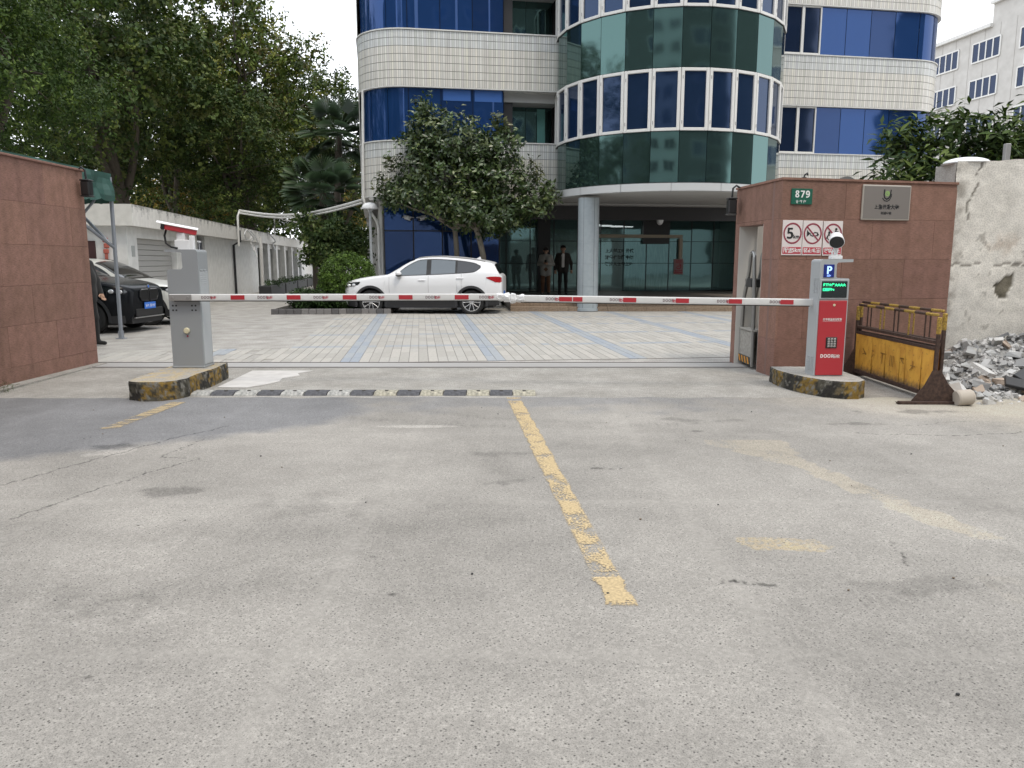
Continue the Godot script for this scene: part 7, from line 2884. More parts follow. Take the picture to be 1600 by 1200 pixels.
	dt.xf = Transform3D(Basis(), Vector3(W / 2 - 0.105, 0.662, 0.012))
	dt.strokes(G_TING + "/" + G_CHE + "/" + G_JIN + "/" + G_SU + "/" + G_XIAO + "/" + G_DI + "/" + G_XIAN + "/" + G_FANG, 0.0, 0.0, 0.024, 0.0028, 0.0015, 1.12)
	dt.line(Vector2(0.0, -0.032), Vector2(0.21, -0.032), 0.003, 0.0015)
	obj("panel_lettering", dt, M.letter_white, kr)
	boom(kr, Vector3(0.02, 0.83, -0.17), Vector3(-3.40, 0.87, -0.30), [[0.24, 0.385], [0.825, 0.975], [1.43, 1.58], [2.035, 2.185], [2.655, 2.765], [2.775, 2.925]], [0.50, 1.10, 1.72, 2.33, 3.07], -1.0)
	# ---- camera on the right post
	var c2 := thing("plate_camera", Vector3(3.70, 1.52, -8.83), 0, "white camera with black face above the red ticket panel", "camera")
	var m2 := MB.new()
	m2.box(Vector3(-0.03, 0.02, 0), Vector3(0.12, 0.04, 0.10), 0.005)
	m2.tube([Vector3(-0.03, 0.03, 0), Vector3(-0.035, 0.15, 0)], [0.022], 10)
	m2.tube([Vector3(-0.075, 0.03, 0.02), Vector3(-0.085, 0.08, 0.03), Vector3(-0.06, 0.13, 0.02)], [0.008], 6)
	obj("mount", m2, M.white_plastic, c2)
	var t2 := Transform3D(Basis(Vector3.UP, -0.36) * Basis(Vector3(1, 0, 0), 0.22) * Basis.from_scale(Vector3(1.12, 0.95, 1)), Vector3(-0.03, 0.205, 0))
	var h2 := MB.new()
	h2.xf = t2 * Transform3D(Basis(Vector3(1, 0, 0), PI / 2), Vector3.ZERO)
	h2.lathe([Vector2(0, -0.22), Vector2(0.05, -0.22), Vector2(0.065, -0.20), Vector2(0.072, 0.0), Vector2(0.074, 0.085), Vector2(0.068, 0.085), Vector2(0.066, 0.06)], 24, false)
	obj("body", h2, M.white_plastic, c2)
	var f2 := MB.new()
	f2.xf = h2.xf
	f2.lathe([Vector2(0.069, 0.062), Vector2(0.067, 0.088), Vector2(0.04, 0.094), Vector2(0, 0.095)], 24)
	obj("lens_face", f2, M.black_plastic, c2)

# boom from a to b with red sleeves, printed maker's marks and a wrapped end
func boom(root: Node3D, a: Vector3, b: Vector3, reds: Array, texts: Array, s: float) -> void:
	var d := (b - a)
	var L := d.length()
	d /= L
	var tilt := atan2(d.y, absf(d.x)) * s
	var arm := Node3D.new()
	arm.name = numbered(root, "boom_arm")
	root.add_child(arm, true)
	var x := d * s
	var z := x.cross(Vector3.UP).normalized()
	arm.transform = Transform3D(Basis(x, z.cross(x), z), a)
	var bm := MB.new()
	var hh := 0.040
	var ww := 0.022
	var prof := PackedVector2Array()
	for k in 24:
		var an := TAU * k / 24.0
		prof.append(Vector2(ww * signf(cos(an)) * pow(absf(cos(an)), 0.35), hh * signf(sin(an)) * pow(absf(sin(an)), 0.35)))
	bm.xf = Transform3D(Basis(Vector3.UP, PI / 2), Vector3.ZERO)
	bm.prism(prof, 0.0 if s > 0 else -L, L if s > 0 else 0.0, true, true)
	obj("beam", bm, M.arm_white, arm)
	var ed := MB.new()
	ed.box(Vector3(s * L / 2, -hh - 0.002, 0), Vector3(L - 0.1, 0.012, 0.03), 0.003)
	obj("rubber_edge", ed, M.black_rubber, arm)
	for r in reds:
		var q := MB.new()
		q.box(Vector3(s * (r[0] + r[1]) / 2, 0.0, ww * 0.5), Vector3(r[1] - r[0], 0.052, ww + 0.006), 0.001)
		obj("red_stripe", q, M.red_paint, arm)
	for t in texts:
		arm_lettering(arm, (t if s > 0 else -t - 0.0) , 0.0, ww + 0.0012, 0.0)
	# clamp at the post
	var cl := MB.new()
	cl.box(Vector3(s * 0.13, 0, ww + 0.002), Vector3(0.27, 0.072, 0.012), 0.004)
	for q in [0.04, 0.22]:
		cl.xf = Transform3D(Basis(Vector3(1, 0, 0), PI / 2), Vector3(s * q, 0.0, ww + 0.008))
		cl.lathe([Vector2(0.014, 0), Vector2(0.014, 0.008), Vector2(0, 0.010)], 6)
		cl.xf = Transform3D()
	if s > 0:
		obj("clamp", cl, M.dull_steel, arm)
	# crumpled plastic wrapped round the tip
	var tp := MB.new()
	var f := FastNoiseLite.new()
	f.seed = 40 + int(s)
	f.frequency = 9.0
	var nu := 14
	var nv := 14
	var P := []
	for j in nv + 1:
		for i in nu:
			var an := TAU * i / nu
			var t := j / float(nv)
			var r := 0.043 + 0.006 * sin(t * 9.0) + (0.012 if t > 0.6 else 0.0)
			if j == 0 or j == nv:
				r *= 0.55
			var p := Vector3(s * (L - 0.10 + 0.17 * t), r * sin(an), r * 0.75 * cos(an))
			p += Vector3(1, 1, 1) * f.get_noise_3d(p.x, p.y * 2.0, p.z * 2.0) * 0.022
			P.append(p)
	for j in nv:
		for i in nu:
			tp.quad(P[j * nu + i], P[j * nu + (i + 1) % nu], P[(j + 1) * nu + (i + 1) % nu], P[(j + 1) * nu + i])
	for e in [0, nv]:
		for i in range(1, nu - 1):
			tp.ftri(P[e * nu], P[e * nu + i], P[e * nu + i + 1], Vector3(-s if e == 0 else s, 0, 0))
	obj("wrapped_tip", tp, M.white_plastic, arm)

# ---------------------------------------------------------------- signs on the pier
func pier_xf(s: float, y: float, off := 0.004) -> Transform3D:
	var Q := Vector2(3.38, -9.85)
	var R := Vector2(5.93, -10.5)
	var d := (R - Q).normalized()
	var o := Vector2(-d.y, d.x)
	if o.y < 0:
		o = -o
	var p := Q + d * s + o * off
	return Transform3D(Basis(Vector3(d.x, 0, d.y), Vector3.UP, Vector3(o.x, 0, o.y)), Vector3(p.x, y, p.y))

func sign_root(called: String, label: String, cat: String, group: String, xf: Transform3D) -> Node3D:
	var o := thing(called, Vector3.ZERO, 0, label, cat, group)
	o.transform = xf
	return o

func wall_signs() -> void:
	var a := sign_root("house_number_sign", "small green house number plate reading 879 on the pier", "sign", "", pier_xf(0.27, 2.30))
	var b := MB.new()
	b.box(Vector3(0, 0, 0.006), Vector3(0.30, 0.195, 0.012), 0.004)
	obj("plate", b, M.sign_green, a)
	for k in 3:
		text_part(a, "numeral", "879"[k], 0.085, M.letter_white, Transform3D(Basis(), Vector3(-0.07 + k * 0.075, 0.028, 0.013)), true)
	var c := MB.new()
	c.strokes("4049 0393 1676 2979/1022 0314 3292 6069 4484/2004 1319 3292 4373 4375", -0.085, -0.045, 0.034, 0.005, 0.0145, 1.6)
	obj("street_lettering", c, M.letter_white, a)
	# three square warning boards with red strips
	var glyphs := [G_XIAN + "/" + G_SU, G_JIN + "/" + G_ZHI + "/" + G_MING + "/" + G_DI, G_YAN + "/" + G_JIN + "/" + G_DA + "/" + G_ZHI]
	var labs := ["white sign with red ring showing a 5 km speed limit", "white sign with a crossed out horn in a red ring", "white sign with crossed out figures, partly behind the camera"]
	for k in 3:
		var s := 0.165 + k * 0.292 + (0.006 if k == 2 else 0.0)
		var r := sign_root("warning_sign", labs[k], "sign", "square warning signs on the gate pier", pier_xf(s, 1.79 - k * 0.002))
		r.rotate_object_local(Vector3(0, 0, 1), [0.0, -0.006, 0.012][k])
		var p := MB.new()
		p.box(Vector3(0, 0, 0.004), Vector3(0.284, 0.435, 0.008), 0.002)
		obj("board", p, M.sign_white, r)
		var st := MB.new()
		st.box(Vector3(0, -0.158, 0.0085), Vector3(0.262, 0.085, 0.003))
		obj("red_strip", st, M.red_sign, r)
		var ring := MB.new()
		ring.ring(Vector3(0, 0.055, 0.0082), 0.132, 0.112, 0.0022, 40)
		obj("ring", ring, M.maroon_ring, r)
		var g := MB.new()
		if k == 0:
			g.strokes(glyphs[0], -0.115, -0.125, 0.058, 0.007, 0.0115, 1.1)
			text_part(r, "strip_lettering", "5km", 0.05, M.letter_white, Transform3D(Basis(), Vector3(0.072, -0.155, 0.0115)), true)
		else:
			g.strokes(glyphs[k], -0.118, -0.128, 0.054, 0.007, 0.0115, 1.12)
		obj("strip_lettering", g, M.letter_white, r)
		var n := MB.new()
		if k == 0:
			text_part(r, "symbol", "5", 0.135, M.ink, Transform3D(Basis(), Vector3(-0.035, 0.055, 0.0105)), true)
			text_part(r, "symbol", "km", 0.044, M.ink, Transform3D(Basis(), Vector3(0.056, 0.014, 0.0105)), true)
		elif k == 1:
			n.prism(PackedVector2Array([Vector2(-0.085, 0.10), Vector2(-0.035, 0.055), Vector2(-0.085, 0.015)]), 0.008, 0.0102)
			for q in [["0.0", 0]]:
				pass
			var hp := [Vector2(-0.035, 0.055), Vector2(-0.03, 0.035), Vector2(0.0, 0.025), Vector2(0.045, 0.03), Vector2(0.085, 0.04), Vector2(0.07, 0.065), Vector2(0.03, 0.07), Vector2(0.0, 0.055)]
			for i in hp.size() - 1:
				n.line(hp[i], hp[i + 1], 0.012, 0.0102)
			n.prism(PackedVector2Array([Vector2(0.062, 0.02), Vector2(0.092, 0.045), Vector2(0.064, 0.07)]), 0.008, 0.0104)
			obj("symbol", n, M.ink, r)
		else:
			for q in [[0.045, 0.115], [-0.055, 0.072]]:
				n.ring(Vector3(q[0], q[1], 0.0082), 0.017, 0.0, 0.002, 14)
				n.line(Vector2(q[0] - 0.005, q[1] - 0.02), Vector2(q[0] - 0.03, q[1] - 0.06), 0.018, 0.0102)
				n.line(Vector2(q[0] - 0.03, q[1] - 0.06), Vector2(q[0] - 0.005, q[1] - 0.09), 0.012, 0.0102)
				n.line(Vector2(q[0] - 0.03, q[1] - 0.06), Vector2(q[0] - 0.055, q[1] - 0.085), 0.012, 0.0102)
				n.line(Vector2(q[0] - 0.01, q[1] - 0.03), Vector2(q[0] + 0.03, q[1] - 0.03), 0.011, 0.0102)
			obj("symbol", n, M.ink, r)
		if k > 0:
			var sl := MB.new()
			sl.line(Vector2(-0.082, 0.137), Vector2(0.082, -0.027), 0.018, 0.0116)
			obj("slash", sl, M.maroon_ring, r)
		if k == 1:
			pass
	# steel plaque of the college
	var q := sign_root("name_plaque", "brushed steel name plaque with a green and black emblem on the pier", "sign", "", pier_xf(1.515, 2.245))
	mat("plaque_face", Color(0.24, 0.215, 0.195), 0.42, 0.35)
	mat("plaque_rim", Color(0.50, 0.46, 0.40), 0.35, 0.4)
	var pb := MB.new()
	pb.box(Vector3(0, 0, 0.012), Vector3(0.735, 0.445, 0.024), 0.008)
	obj("rim", pb, M.plaque_rim, q)
	var pf := MB.new()
	pf.box(Vector3(0, 0, 0.0245), Vector3(0.70, 0.41, 0.004), 0.001)
	obj("face", pf, M.plaque_face, q)
	var u := MB.new()
	# emblem: a dark U with a swept tail, a green disc in its bowl
	var pts := [Vector2(-0.048, 0.16), Vector2(-0.05, 0.10), Vector2(-0.040, 0.062), Vector2(-0.012, 0.045), Vector2(0.02, 0.055), Vector2(0.042, 0.085), Vector2(0.052, 0.16)]
	for i in pts.size() - 1:
		u.line(pts[i], pts[i + 1], 0.020 - 0.002 * (i % 3), 0.0285)
	var tail := [Vector2(-0.070, 0.055), Vector2(-0.04, 0.025), Vector2(0.0, 0.018), Vector2(0.035, 0.035), Vector2(0.058, 0.075), Vector2(0.062, 0.11)]
	for i in tail.size() - 1:
		u.line(tail[i], tail[i + 1], 0.012, 0.0287)
	obj("emblem", u, M.ink, q)
	var gr := MB.new()
	gr.ring(Vector3(0.0, 0.115, 0.0268), 0.034, 0.018, 0.0015, 20)
	gr.ring(Vector3(0.004, 0.118, 0.0268), 0.012, 0.0, 0.0015, 14)
	obj("emblem_green", gr, M.logo_green, q)
	var tx := MB.new()
	tx.strokes(G_SHANG + "/" + G_HAI + "/" + G_KAI + "/" + G_FANG + "/" + G_DA + "/" + G_XUE, -0.185, -0.025, 0.056, 0.0085, 0.0285, 1.13)
	obj("lettering", tx, M.ink, q)
	var t2 := MB.new()
	t2.strokes(G_YANG + "/" + G_PU + "/" + G_FEN + "/" + G_XIAO, -0.08, -0.115, 0.034, 0.005, 0.0285, 1.2)
	obj("lettering", t2, M.ink, q)

# ---------------------------------------------------------------- barricades
func barricades() -> void:
	var w := 256
	var a := noise_img(w, w, FastNoiseLite.TYPE_SIMPLEX_SMOOTH, 0.03, 201, 5).get_data()
	var b := noise_img(w, w, FastNoiseLite.TYPE_SIMPLEX_SMOOTH, 0.06, 202, 4).get_data()
	var out := PackedByteArray()
	out.resize(w * w * 3)
	for y in w:
		for x in w:
			var i := y * w + x
			var st := b[((y / 7) % w) * w + x] / 255.0
			var n := a[y * w + (x * 4) % w] / 255.0
			var c := Color(0.72, 0.39, 0.06).lerp(Color(0.55, 0.26, 0.04), clampf(st * 1.5 - 0.45, 0, 1))
			c = c.lerp(Color(0.16, 0.075, 0.035), clampf((n - 0.80) * 5.0, 0, 0.6))
			c = c.lerp(Color(0.09, 0.065, 0.05), clampf((float(y) / w - 0.86 + n * 0.12) * 5.0, 0, 0.9))
			c = c.linear_to_srgb()
			out[i * 3] = int(c.r * 255)
			out[i * 3 + 1] = int(c.g * 255)
			out[i * 3 + 2] = int(c.b * 255)
	var pm := mat("barricade_sheet", Color(1, 1, 1), 0.55)
	pm.albedo_texture = ImageTexture.create_from_image(Image.create_from_data(w, w, false, Image.FORMAT_RGB8, out))
	tri_mat("rusty_steel", mottle(256, 0.03, 205, Color(0.035, 0.022, 0.018), Color(0.10, 0.06, 0.045)), 0.4, 0.75)
	tri_mat("worn_yellow_steel", mottle(256, 0.04, 207, Color(0.13, 0.08, 0.03), Color(0.60, 0.40, 0.06)), 0.3, 0.6)
	for k in 2:
		var L: float = [1.98, 1.92][k]
		var at: Vector3 = [Vector3(4.47, 0, -8.03), Vector3(4.575, 0, -8.12)][k]
		var root := thing("barricade", at, [-1.0, 0.5][k], ["rusty yellow barricade with faded lettering standing against the pier", "second yellow striped barricade leaning close behind the first"][k], "barricade", "two steel barricades beside the ticket post")
		var H := 0.94 + 0.035 * k
		# local: -z runs away from the camera, panel faces -x
		for e in [0.0, -L]:
			var pb := MB.new()
			pb.box(Vector3(0, H * 0.5 - 0.10, e), Vector3(0.036, H - 0.20, 0.036), 0.005)
			obj("post", pb, M.rusty_steel, root)
			var pt := MB.new()
			pt.box(Vector3(0, H - 0.11, e), Vector3(0.038, 0.18, 0.038), 0.006)
			obj("post_top", pt, M.worn_yellow_steel, root)
		for s in 8:
			var rb := MB.new()
			var z := -0.03 - (L - 0.06) * (s + 0.5) / 8.0
			rb.box(Vector3(0, H, z), Vector3(0.034, 0.030, (L - 0.06) / 8.0), 0.008)
			obj("top_rail", rb, M.worn_yellow_steel if s % 2 == 0 else M.rusty_steel, root)
		for y in [0.655, 0.585]:
			var rb := MB.new()
			rb.box(Vector3(0, y, -L / 2), Vector3(0.04, 0.034, L - 0.05), 0.004)
			obj("mid_rail", rb, M.rusty_steel, root)
		for s in 5:
			var vb := MB.new()
			vb.box(Vector3(0, (H + 0.66) / 2, -L * (s + 0.8) / 5.6), Vector3(0.013, H - 0.69, 0.016), 0.002)
			obj("picket", vb, M.worn_yellow_steel if s % 2 else M.rusty_steel, root)
		var sh := MB.new()
		# slightly buckled sheet
		var n := 16
		for i in n:
			var z0 := -0.03 - (L - 0.06) * i / n
			var z1 := -0.03 - (L - 0.06) * (i + 1) / n
			var x0 := -0.012 + 0.007 * sin(i * 1.9) + (0.0 if k == 0 else 0.004)
			var x1 := -0.012 + 0.007 * sin((i + 1) * 1.9) + (0.0 if k == 0 else 0.004)
			sh.quad(Vector3(x0, 0.10, z1), Vector3(x0, 0.10, z0), Vector3(x0, 0.57, z0), Vector3(x1, 0.57, z1), Rect2(i / float(n), 0, 1.0 / n, 1))
			sh.quad(Vector3(x0 + 0.006, 0.10, z0), Vector3(x0 + 0.006, 0.10, z1), Vector3(x1 + 0.006, 0.57, z1), Vector3(x0 + 0.006, 0.57, z0), Rect2(i / float(n), 0, 1.0 / n, 1))
		var so := obj("panel", sh, pm, root)
		if k == 0:
			mat("faded_print", Color(0.30, 0.155, 0.03), 0.7)
			var gk := 0
			for gs in ["1085 1075 1584", "2050 2653", "1070 1090 4049", "4049 1019 7079", "1074 2070 1070", "4045 4508 1484"]:
				var g := MB.new()
				g.xf = Transform3D(Basis(Vector3.UP, -PI / 2), Vector3(-0.024, 0.40, -1.72 + gk * 0.246))
				g.strokes(gs, 0.0, 0.0, 0.12, 0.012)
				obj("faded_letter", g, M.faded_print, so)
				gk += 1
		var bt := MB.new()
		bt.box(Vector3(0, 0.085, -L / 2), Vector3(0.045, 0.05, L - 0.05), 0.004)
		obj("bottom_rail", bt, M.rusty_steel, root)
		for e in [0.0, -L]:
			if k == 1 and e == 0.0:
				continue
			var fb := MB.new()
			fb.xf = Transform3D(Basis(), Vector3(0, 0, e + 0.03))
			fb.prism(PackedVector2Array([Vector2(-0.25, 0.03), Vector2(-0.12, 0.20), Vector2(-0.045, 0.36), Vector2(0.045, 0.36), Vector2(0.13, 0.22), Vector2(0.26, 0.08), Vector2(0.26, 0.03)]), -0.004, 0.006)
			fb.box(Vector3(-0.02, 0.018, 0.01), Vector3(0.72, 0.035, 0.06), 0.005)
			fb.quad(Vector3(-0.40, 0.03, 0.04), Vector3(-0.38, 0.0, 0.04), Vector3(-0.38, 0.0, -0.02), Vector3(-0.40, 0.03, -0.02))
			obj("foot", fb, M.rusty_steel, root)

# ---------------------------------------------------------------- rubble
func heap_y(x: float, z: float) -> float:
	var u := clampf((x - 4.72) / 3.6, 0, 1)
	var w := clampf((-7.95 - z) / 2.2, 0, 1)
	var y := 1.12 * smoothstep(0.0, 1.0, w) * pow(u, 1.35) + 0.06 * smoothstep(0.0, 0.3, w)
	return y * (0.9 + 0.14 * sin(x * 5.1 + z * 2.3) + 0.1 * sin(x * 11.0 - z * 7.0))

func chunk_mesh(seed_: int) -> ArrayMesh:
	var r := RandomNumberGenerator.new()
	r.seed = seed_
	# a box whose corners are knocked about, some cut off
	var b := MB.new()
	var h := Vector3(r.randf_range(0.7, 1.0), r.randf_range(0.18, 0.55), r.randf_range(0.45, 0.9)) * 0.5
	var C := []
	for k in 8:
		var s := Vector3(1.0 if k & 1 else -1.0, 1.0 if k & 2 else -1.0, 1.0 if k & 4 else -1.0)
		C.append(s * h * Vector3(r.randf_range(0.55, 1.1), r.randf_range(0.6, 1.1), r.randf_range(0.55, 1.1)))
	for q in [[0, 2, 3, 1], [4, 5, 7, 6], [0, 1, 5, 4], [2, 6, 7, 3], [0, 4, 6, 2], [1, 3, 7, 5]]:
		var ce: Vector3 = (C[q[0]] + C[q[1]] + C[q[2]] + C[q[3]]) * 0.25 * r.randf_range(0.95, 1.1)
		for i in 4:
			b.ftri(C[q[i]], C[q[(i + 1) % 4]], ce, ce)
	return b.mesh()

func rubble() -> void:
	var hm := MB.new()
	var n := 44
	for j in n:
		for i in n:
			var P := []
			for q in [[i, j], [i + 1, j], [i + 1, j + 1], [i, j + 1]]:
				var x: float = 4.66 + 4.4 * q[0] / n
				var z: float = -7.9 - 2.62 * q[1] / n
				P.append(Vector3(x, heap_y(x, z) - 0.045, z))
			hm.quad(P[0], P[1], P[2], P[3])
	tri_mat("rubble_dust", mottle(256, 0.06, 211, Color(0.24, 0.235, 0.225), Color(0.46, 0.45, 0.43), 0.3, 0.2), 0.5, 0.95, 1.5)
	tag(obj("rubble_bed", hm, M.rubble_dust), "grey dust and crumbs that bed the rubble heap", "", "", "stuff")
	var meshes := []
	for k in 10:
		meshes.append(chunk_mesh(300 + k))
	var mats := []
	for k in 7:
		var c: Color = [Color(0.52, 0.52, 0.51), Color(0.62, 0.62, 0.61), Color(0.44, 0.44, 0.435), Color(0.68, 0.67, 0.65), Color(0.54, 0.52, 0.48), Color(0.30, 0.30, 0.30), Color(0.52, 0.42, 0.34)][k]
		var m := mat("chunk_%d" % k, c, 0.92)
		m.albedo_texture = T_grain
		m.uv1_triplanar = true
		m.uv1_scale = Vector3.ONE * 2.0
		mats.append(m)
	var r := RandomNumberGenerator.new()
	r.seed = 77
	var rest := MultiMesh.new()
	rest.transform_format = MultiMesh.TRANSFORM_3D
	rest.use_colors = true
	rest.mesh = meshes[3]
	rest.instance_count = 2600
	for k in 2600:
		var x := 4.68 + 3.9 * r.randf()
		var z := -7.95 - 2.5 * r.randf()
		var s := r.randf_range(0.02, 0.085)
		var B := Basis.from_euler(Vector3(r.randf() * TAU, r.randf() * TAU, r.randf() * TAU)) * s
		rest.set_instance_transform(k, Transform3D(B, Vector3(x, heap_y(x, z) - 0.02, z)))
		var g := r.randf_range(0.24, 0.56)
		rest.set_instance_color(k, Color(g, g * 0.98, g * 0.95))
	var ro := MultiMeshInstance3D.new()
	ro.name = "rubble_crumbs"
	ro.multimesh = rest
	ro.material_override = M.painted
	add_child(ro, true)
	tag(ro, "small broken bits lying between the rubble chunks", "", "", "stuff")
	for k in 240:
		var x := 4.75 + 3.0 * pow(r.randf(), 0.9)
		var z := -7.98 - 2.4 * r.randf()
		if x < 5.0 and z > -8.3 and r.randf() < 0.6:
			z -= 0.5
		var s := r.randf_range(0.08, 0.175) * (1.35 if r.randf() < 0.16 else 1.0)
		var o := put_mesh("rubble_chunk", meshes[r.randi() % 10], mats[r.randi() % 7 if r.randf() < 0.75 else r.randi() % 2], self)
		o.transform = Transform3D(Basis.from_euler(Vector3(r.randfn() * 0.5, r.randf() * TAU, r.randfn() * 0.5)) * s, Vector3(x, heap_y(x, z) + s * 0.10, z))
		tag(o, "broken grey concrete chunk in the rubble heap below the plaster wall", "rubble", "broken chunks of the rubble heap")
	# a few things that can be told apart in the heap
	var cy := MB.new()
	cy.xf = Transform3D(Basis(Vector3(0, 0, 1), PI / 2 + 0.1) * Basis(), Vector3(4.74, 0.085, -7.93)) * Transform3D(Basis(), Vector3.ZERO)
	cy.lathe([Vector2(0, -0.085), Vector2(0.07, -0.085), Vector2(0.082, -0.07), Vector2(0.085, 0.07), Vector2(0.075, 0.085), Vector2(0, 0.085)], 18)
	mat("core_stone", Color(0.44, 0.39, 0.33), 0.9)
	tag(obj("stone_drum", cy, M.core_stone), "short pale stone cylinder lying by the barricade's foot", "stone")
	for q in [[Vector3(5.95, 0.20, -8.72), Vector3(0.40, 0.04, 0.22), Vector3(0.5, 0.7, 0.25), "dark broken plank with a yellow edge stuck in the rubble"], [Vector3(5.72, 0.13, -8.45), Vector3(0.40, 0.04, 0.22), Vector3(0.3, -0.5, -0.2), "smaller dark board lying below the yellow edged plank"]]:
		var t := thing("broken_board", q[0], 0, q[3], "board")
		t.rotation = q[2]
		var b := MB.new()
		b.box(Vector3.ZERO, q[1], 0.006)
		obj("board", b, M.black_plastic, t)
		var e := MB.new()
		e.box(Vector3(q[1].x * 0.30, q[1].y * 0.5 + 0.002, q[1].z * 0.2), Vector3(q[1].x * 0.3, 0.008, q[1].z * 0.35), 0.002)
		obj("yellow_edge", e, M.yellow_paint, t)
	var sp := thing("white_slab", Vector3(5.52, 0.24, -8.9), 0, "largest pale tilted slab on the rubble heap", "slab")
	sp.rotation = Vector3(0.45, 0.4, -0.25)
	var sb := MB.new()
	sb.plan([Vector2(-0.12, -0.10), Vector2(0.03, -0.14), Vector2(0.14, -0.04), Vector2(0.11, 0.10), Vector2(-0.07, 0.11)], -0.02, 0.02)
	obj("slab", sb, mats[3], sp)

# ---------------------------------------------------------------- lamp post, cameras, poster, vent
func small_things() -> void:
	var l := thing("lamp_post", Vector3(-4.32, 0, -23.9), 0, "thin grey lamp post with a white dome, by the office corner", "lamp post")
	var p := MB.new()
	p.tube([Vector3(0, 0, 0), Vector3(0, 3.05, 0)], [0.05, 0.04], 12)
	p.tube([Vector3(0, 0, 0), Vector3(0, 0.5, 0)], [0.07], 12)
	obj("pole", p, M.grey_paint_light, l)
	var d := MB.new()
	d.lathe([Vector2(0.25, 3.06), Vector2(0.255, 3.09), Vector2(0.22, 3.17), Vector2(0.14, 3.235), Vector2(0, 3.26)], 24, false)
	obj("dome", d, M.white_plastic, l)
	var g := MB.new()
	g.lathe([Vector2(0, 3.0), Vector2(0.10, 3.02), Vector2(0.12, 3.08), Vector2(0.23, 3.085)], 20, false)
	obj("globe", g, M.lamp_clear, l)
	# two white cameras on the blue glazing
	for k in 2:
		var at := bpt([-8.15, -7.40][k], 2.90, -1.56)
		var c := thing("security_camera", at, BTURN, ["white security camera on the blue glazing, nearer the downpipe", "white security camera on the blue glazing, nearer the tree trunk"][k], "camera", "white cameras over the blue shopfront")
		var s: float = [1.0, -1.0][k]
		var b := MB.new()
		b.box(Vector3(s * 0.02, 0.0, 0.22), Vector3(0.13, 0.11, 0.30), 0.03)
		b.box(Vector3(s * 0.02, 0.065, 0.25), Vector3(0.16, 0.02, 0.34), 0.008)
		var o := obj("body", b, M.white_plastic, c)
		o.rotation = Vector3(0.25, s * 0.7, 0)
		var f := MB.new()
		f.xf = Transform3D(Basis(Vector3(1, 0, 0), PI / 2), Vector3(s * 0.02, 0.0, 0.365))
		f.lathe([Vector2(0.045, 0), Vector2(0.045, 0.012), Vector2(0, 0.014)], 14)
		obj("lens", f, M.black_plastic, o)
		var m := MB.new()
		m.rod(Vector3(0, -0.02, -0.03), Vector3(s * 0.03, -0.02, 0.16), 0.02, 8)
		obj("arm", m, M.white_plastic, c)
	var dc := thing("dome_camera", bpt(0.75, 2.86, -2.2), BTURN, "little pale dome camera hanging from the dark entrance beam", "camera")
	var db := MB.new()
	db.ellipsoid(Vector3(0, 0, 0), Vector3(0.11, 0.12, 0.11), 16, 8, -1.0, 0.0)
	db.lathe([Vector2(0.12, 0.0), Vector2(0.12, 0.05), Vector2(0, 0.05)], 18)
	obj("dome", db, M.white_plastic, dc)
	# poster on the entrance glass
	var po := thing("poster", bpt(3.02, 1.27, -5.965), BTURN, "pink and red poster stuck on the entrance glass", "poster")
	var b := MB.new()
	b.box(Vector3(0, 0, 0), Vector3(0.40, 0.62, 0.006))
	mat("poster_pink", Color(0.44, 0.25, 0.24), 0.6)
	obj("sheet", b, M.poster_pink, po)
	var rr := MB.new()
	for k in 9:
		var a0 := lerpf(-2.6, 1.2, k / 9.0)
		var a1 := lerpf(-2.6, 1.2, (k + 1) / 9.0)
		rr.line(Vector2(cos(a0), sin(a0)) * 0.10 + Vector2(0, 0.02), Vector2(cos(a1), sin(a1)) * 0.10 + Vector2(0, 0.02), 0.03, 0.005)
	for k in 3:
		rr.line(Vector2(-0.12, 0.26 - k * 0.05), Vector2(0.12, 0.26 - k * 0.05), 0.022, 0.005)
	rr.line(Vector2(-0.05, 0.02), Vector2(0.09, 0.04), 0.03, 0.005)
	rr.strokes(G_JIN + "/" + G_ZHI + "/" + G_TING + "/" + G_CHE, -0.16, -0.13, 0.07, 0.012, 0.005, 1.15)
	rr.line(Vector2(-0.16, -0.245), Vector2(0.16, -0.245), 0.04, 0.005)
	obj("print", rr, M.red_sign, po)
	# slim bin inside the doors
	var bn := thing("lobby_bin", bpt(2.72, 0.30, -6.45), BTURN, "slim pale bin standing inside the glass below the poster", "bin")
	var bb := MB.new()
	bb.lathe([Vector2(0, 0), Vector2(0.14, 0), Vector2(0.15, 0.72), Vector2(0.14, 0.74), Vector2(0.12, 0.76), Vector2(0, 0.80)], 18)
	mat("bin_pale", Color(0.5, 0.5, 0.48), 0.4)
	obj("barrel", bb, M.bin_pale, bn)
	# round vent on the tiles and a small lamp hook, both peeping over the pier
	var v := thing("round_vent", bpt(7.05, 3.98, -1.12), BTURN, "round dark exhaust vent on the white tiles above the pier", "vent")
	var vr := MB.new()
	vr.ring(Vector3(0, 0, -0.02), 0.40, 0.25, 0.14, 28)
	mat("vent_rim", Color(0.12, 0.12, 0.115), 0.6)
	obj("rim", vr, M.vent_rim, v)
	var vc := MB.new()
	vc.ring(Vector3(0, 0, -0.02), 0.25, 0.0, 0.05, 24)
	obj("mouth", vc, M.dark_metal, v)
	for k in 4:
		var bl := MB.new()
		bl.bar(Vector3(-0.23, -0.15 + k * 0.1, 0.06), Vector3(0.23, -0.15 + k * 0.1, 0.06), 0.03, 0.02)
		obj("blade", bl, M.dull_steel, v)
	var hk := thing("wall_hook", pier_xf(0.36, 2.53, -0.1).origin, 0, "small black bracket standing on the pier's top edge", "bracket")
	var hb := MB.new()
	hb.tube([Vector3(0, 0, 0), Vector3(0.01, 0.05, 0), Vector3(0.04, 0.07, 0), Vector3(0.045, 0.04, 0)], [0.012], 8)
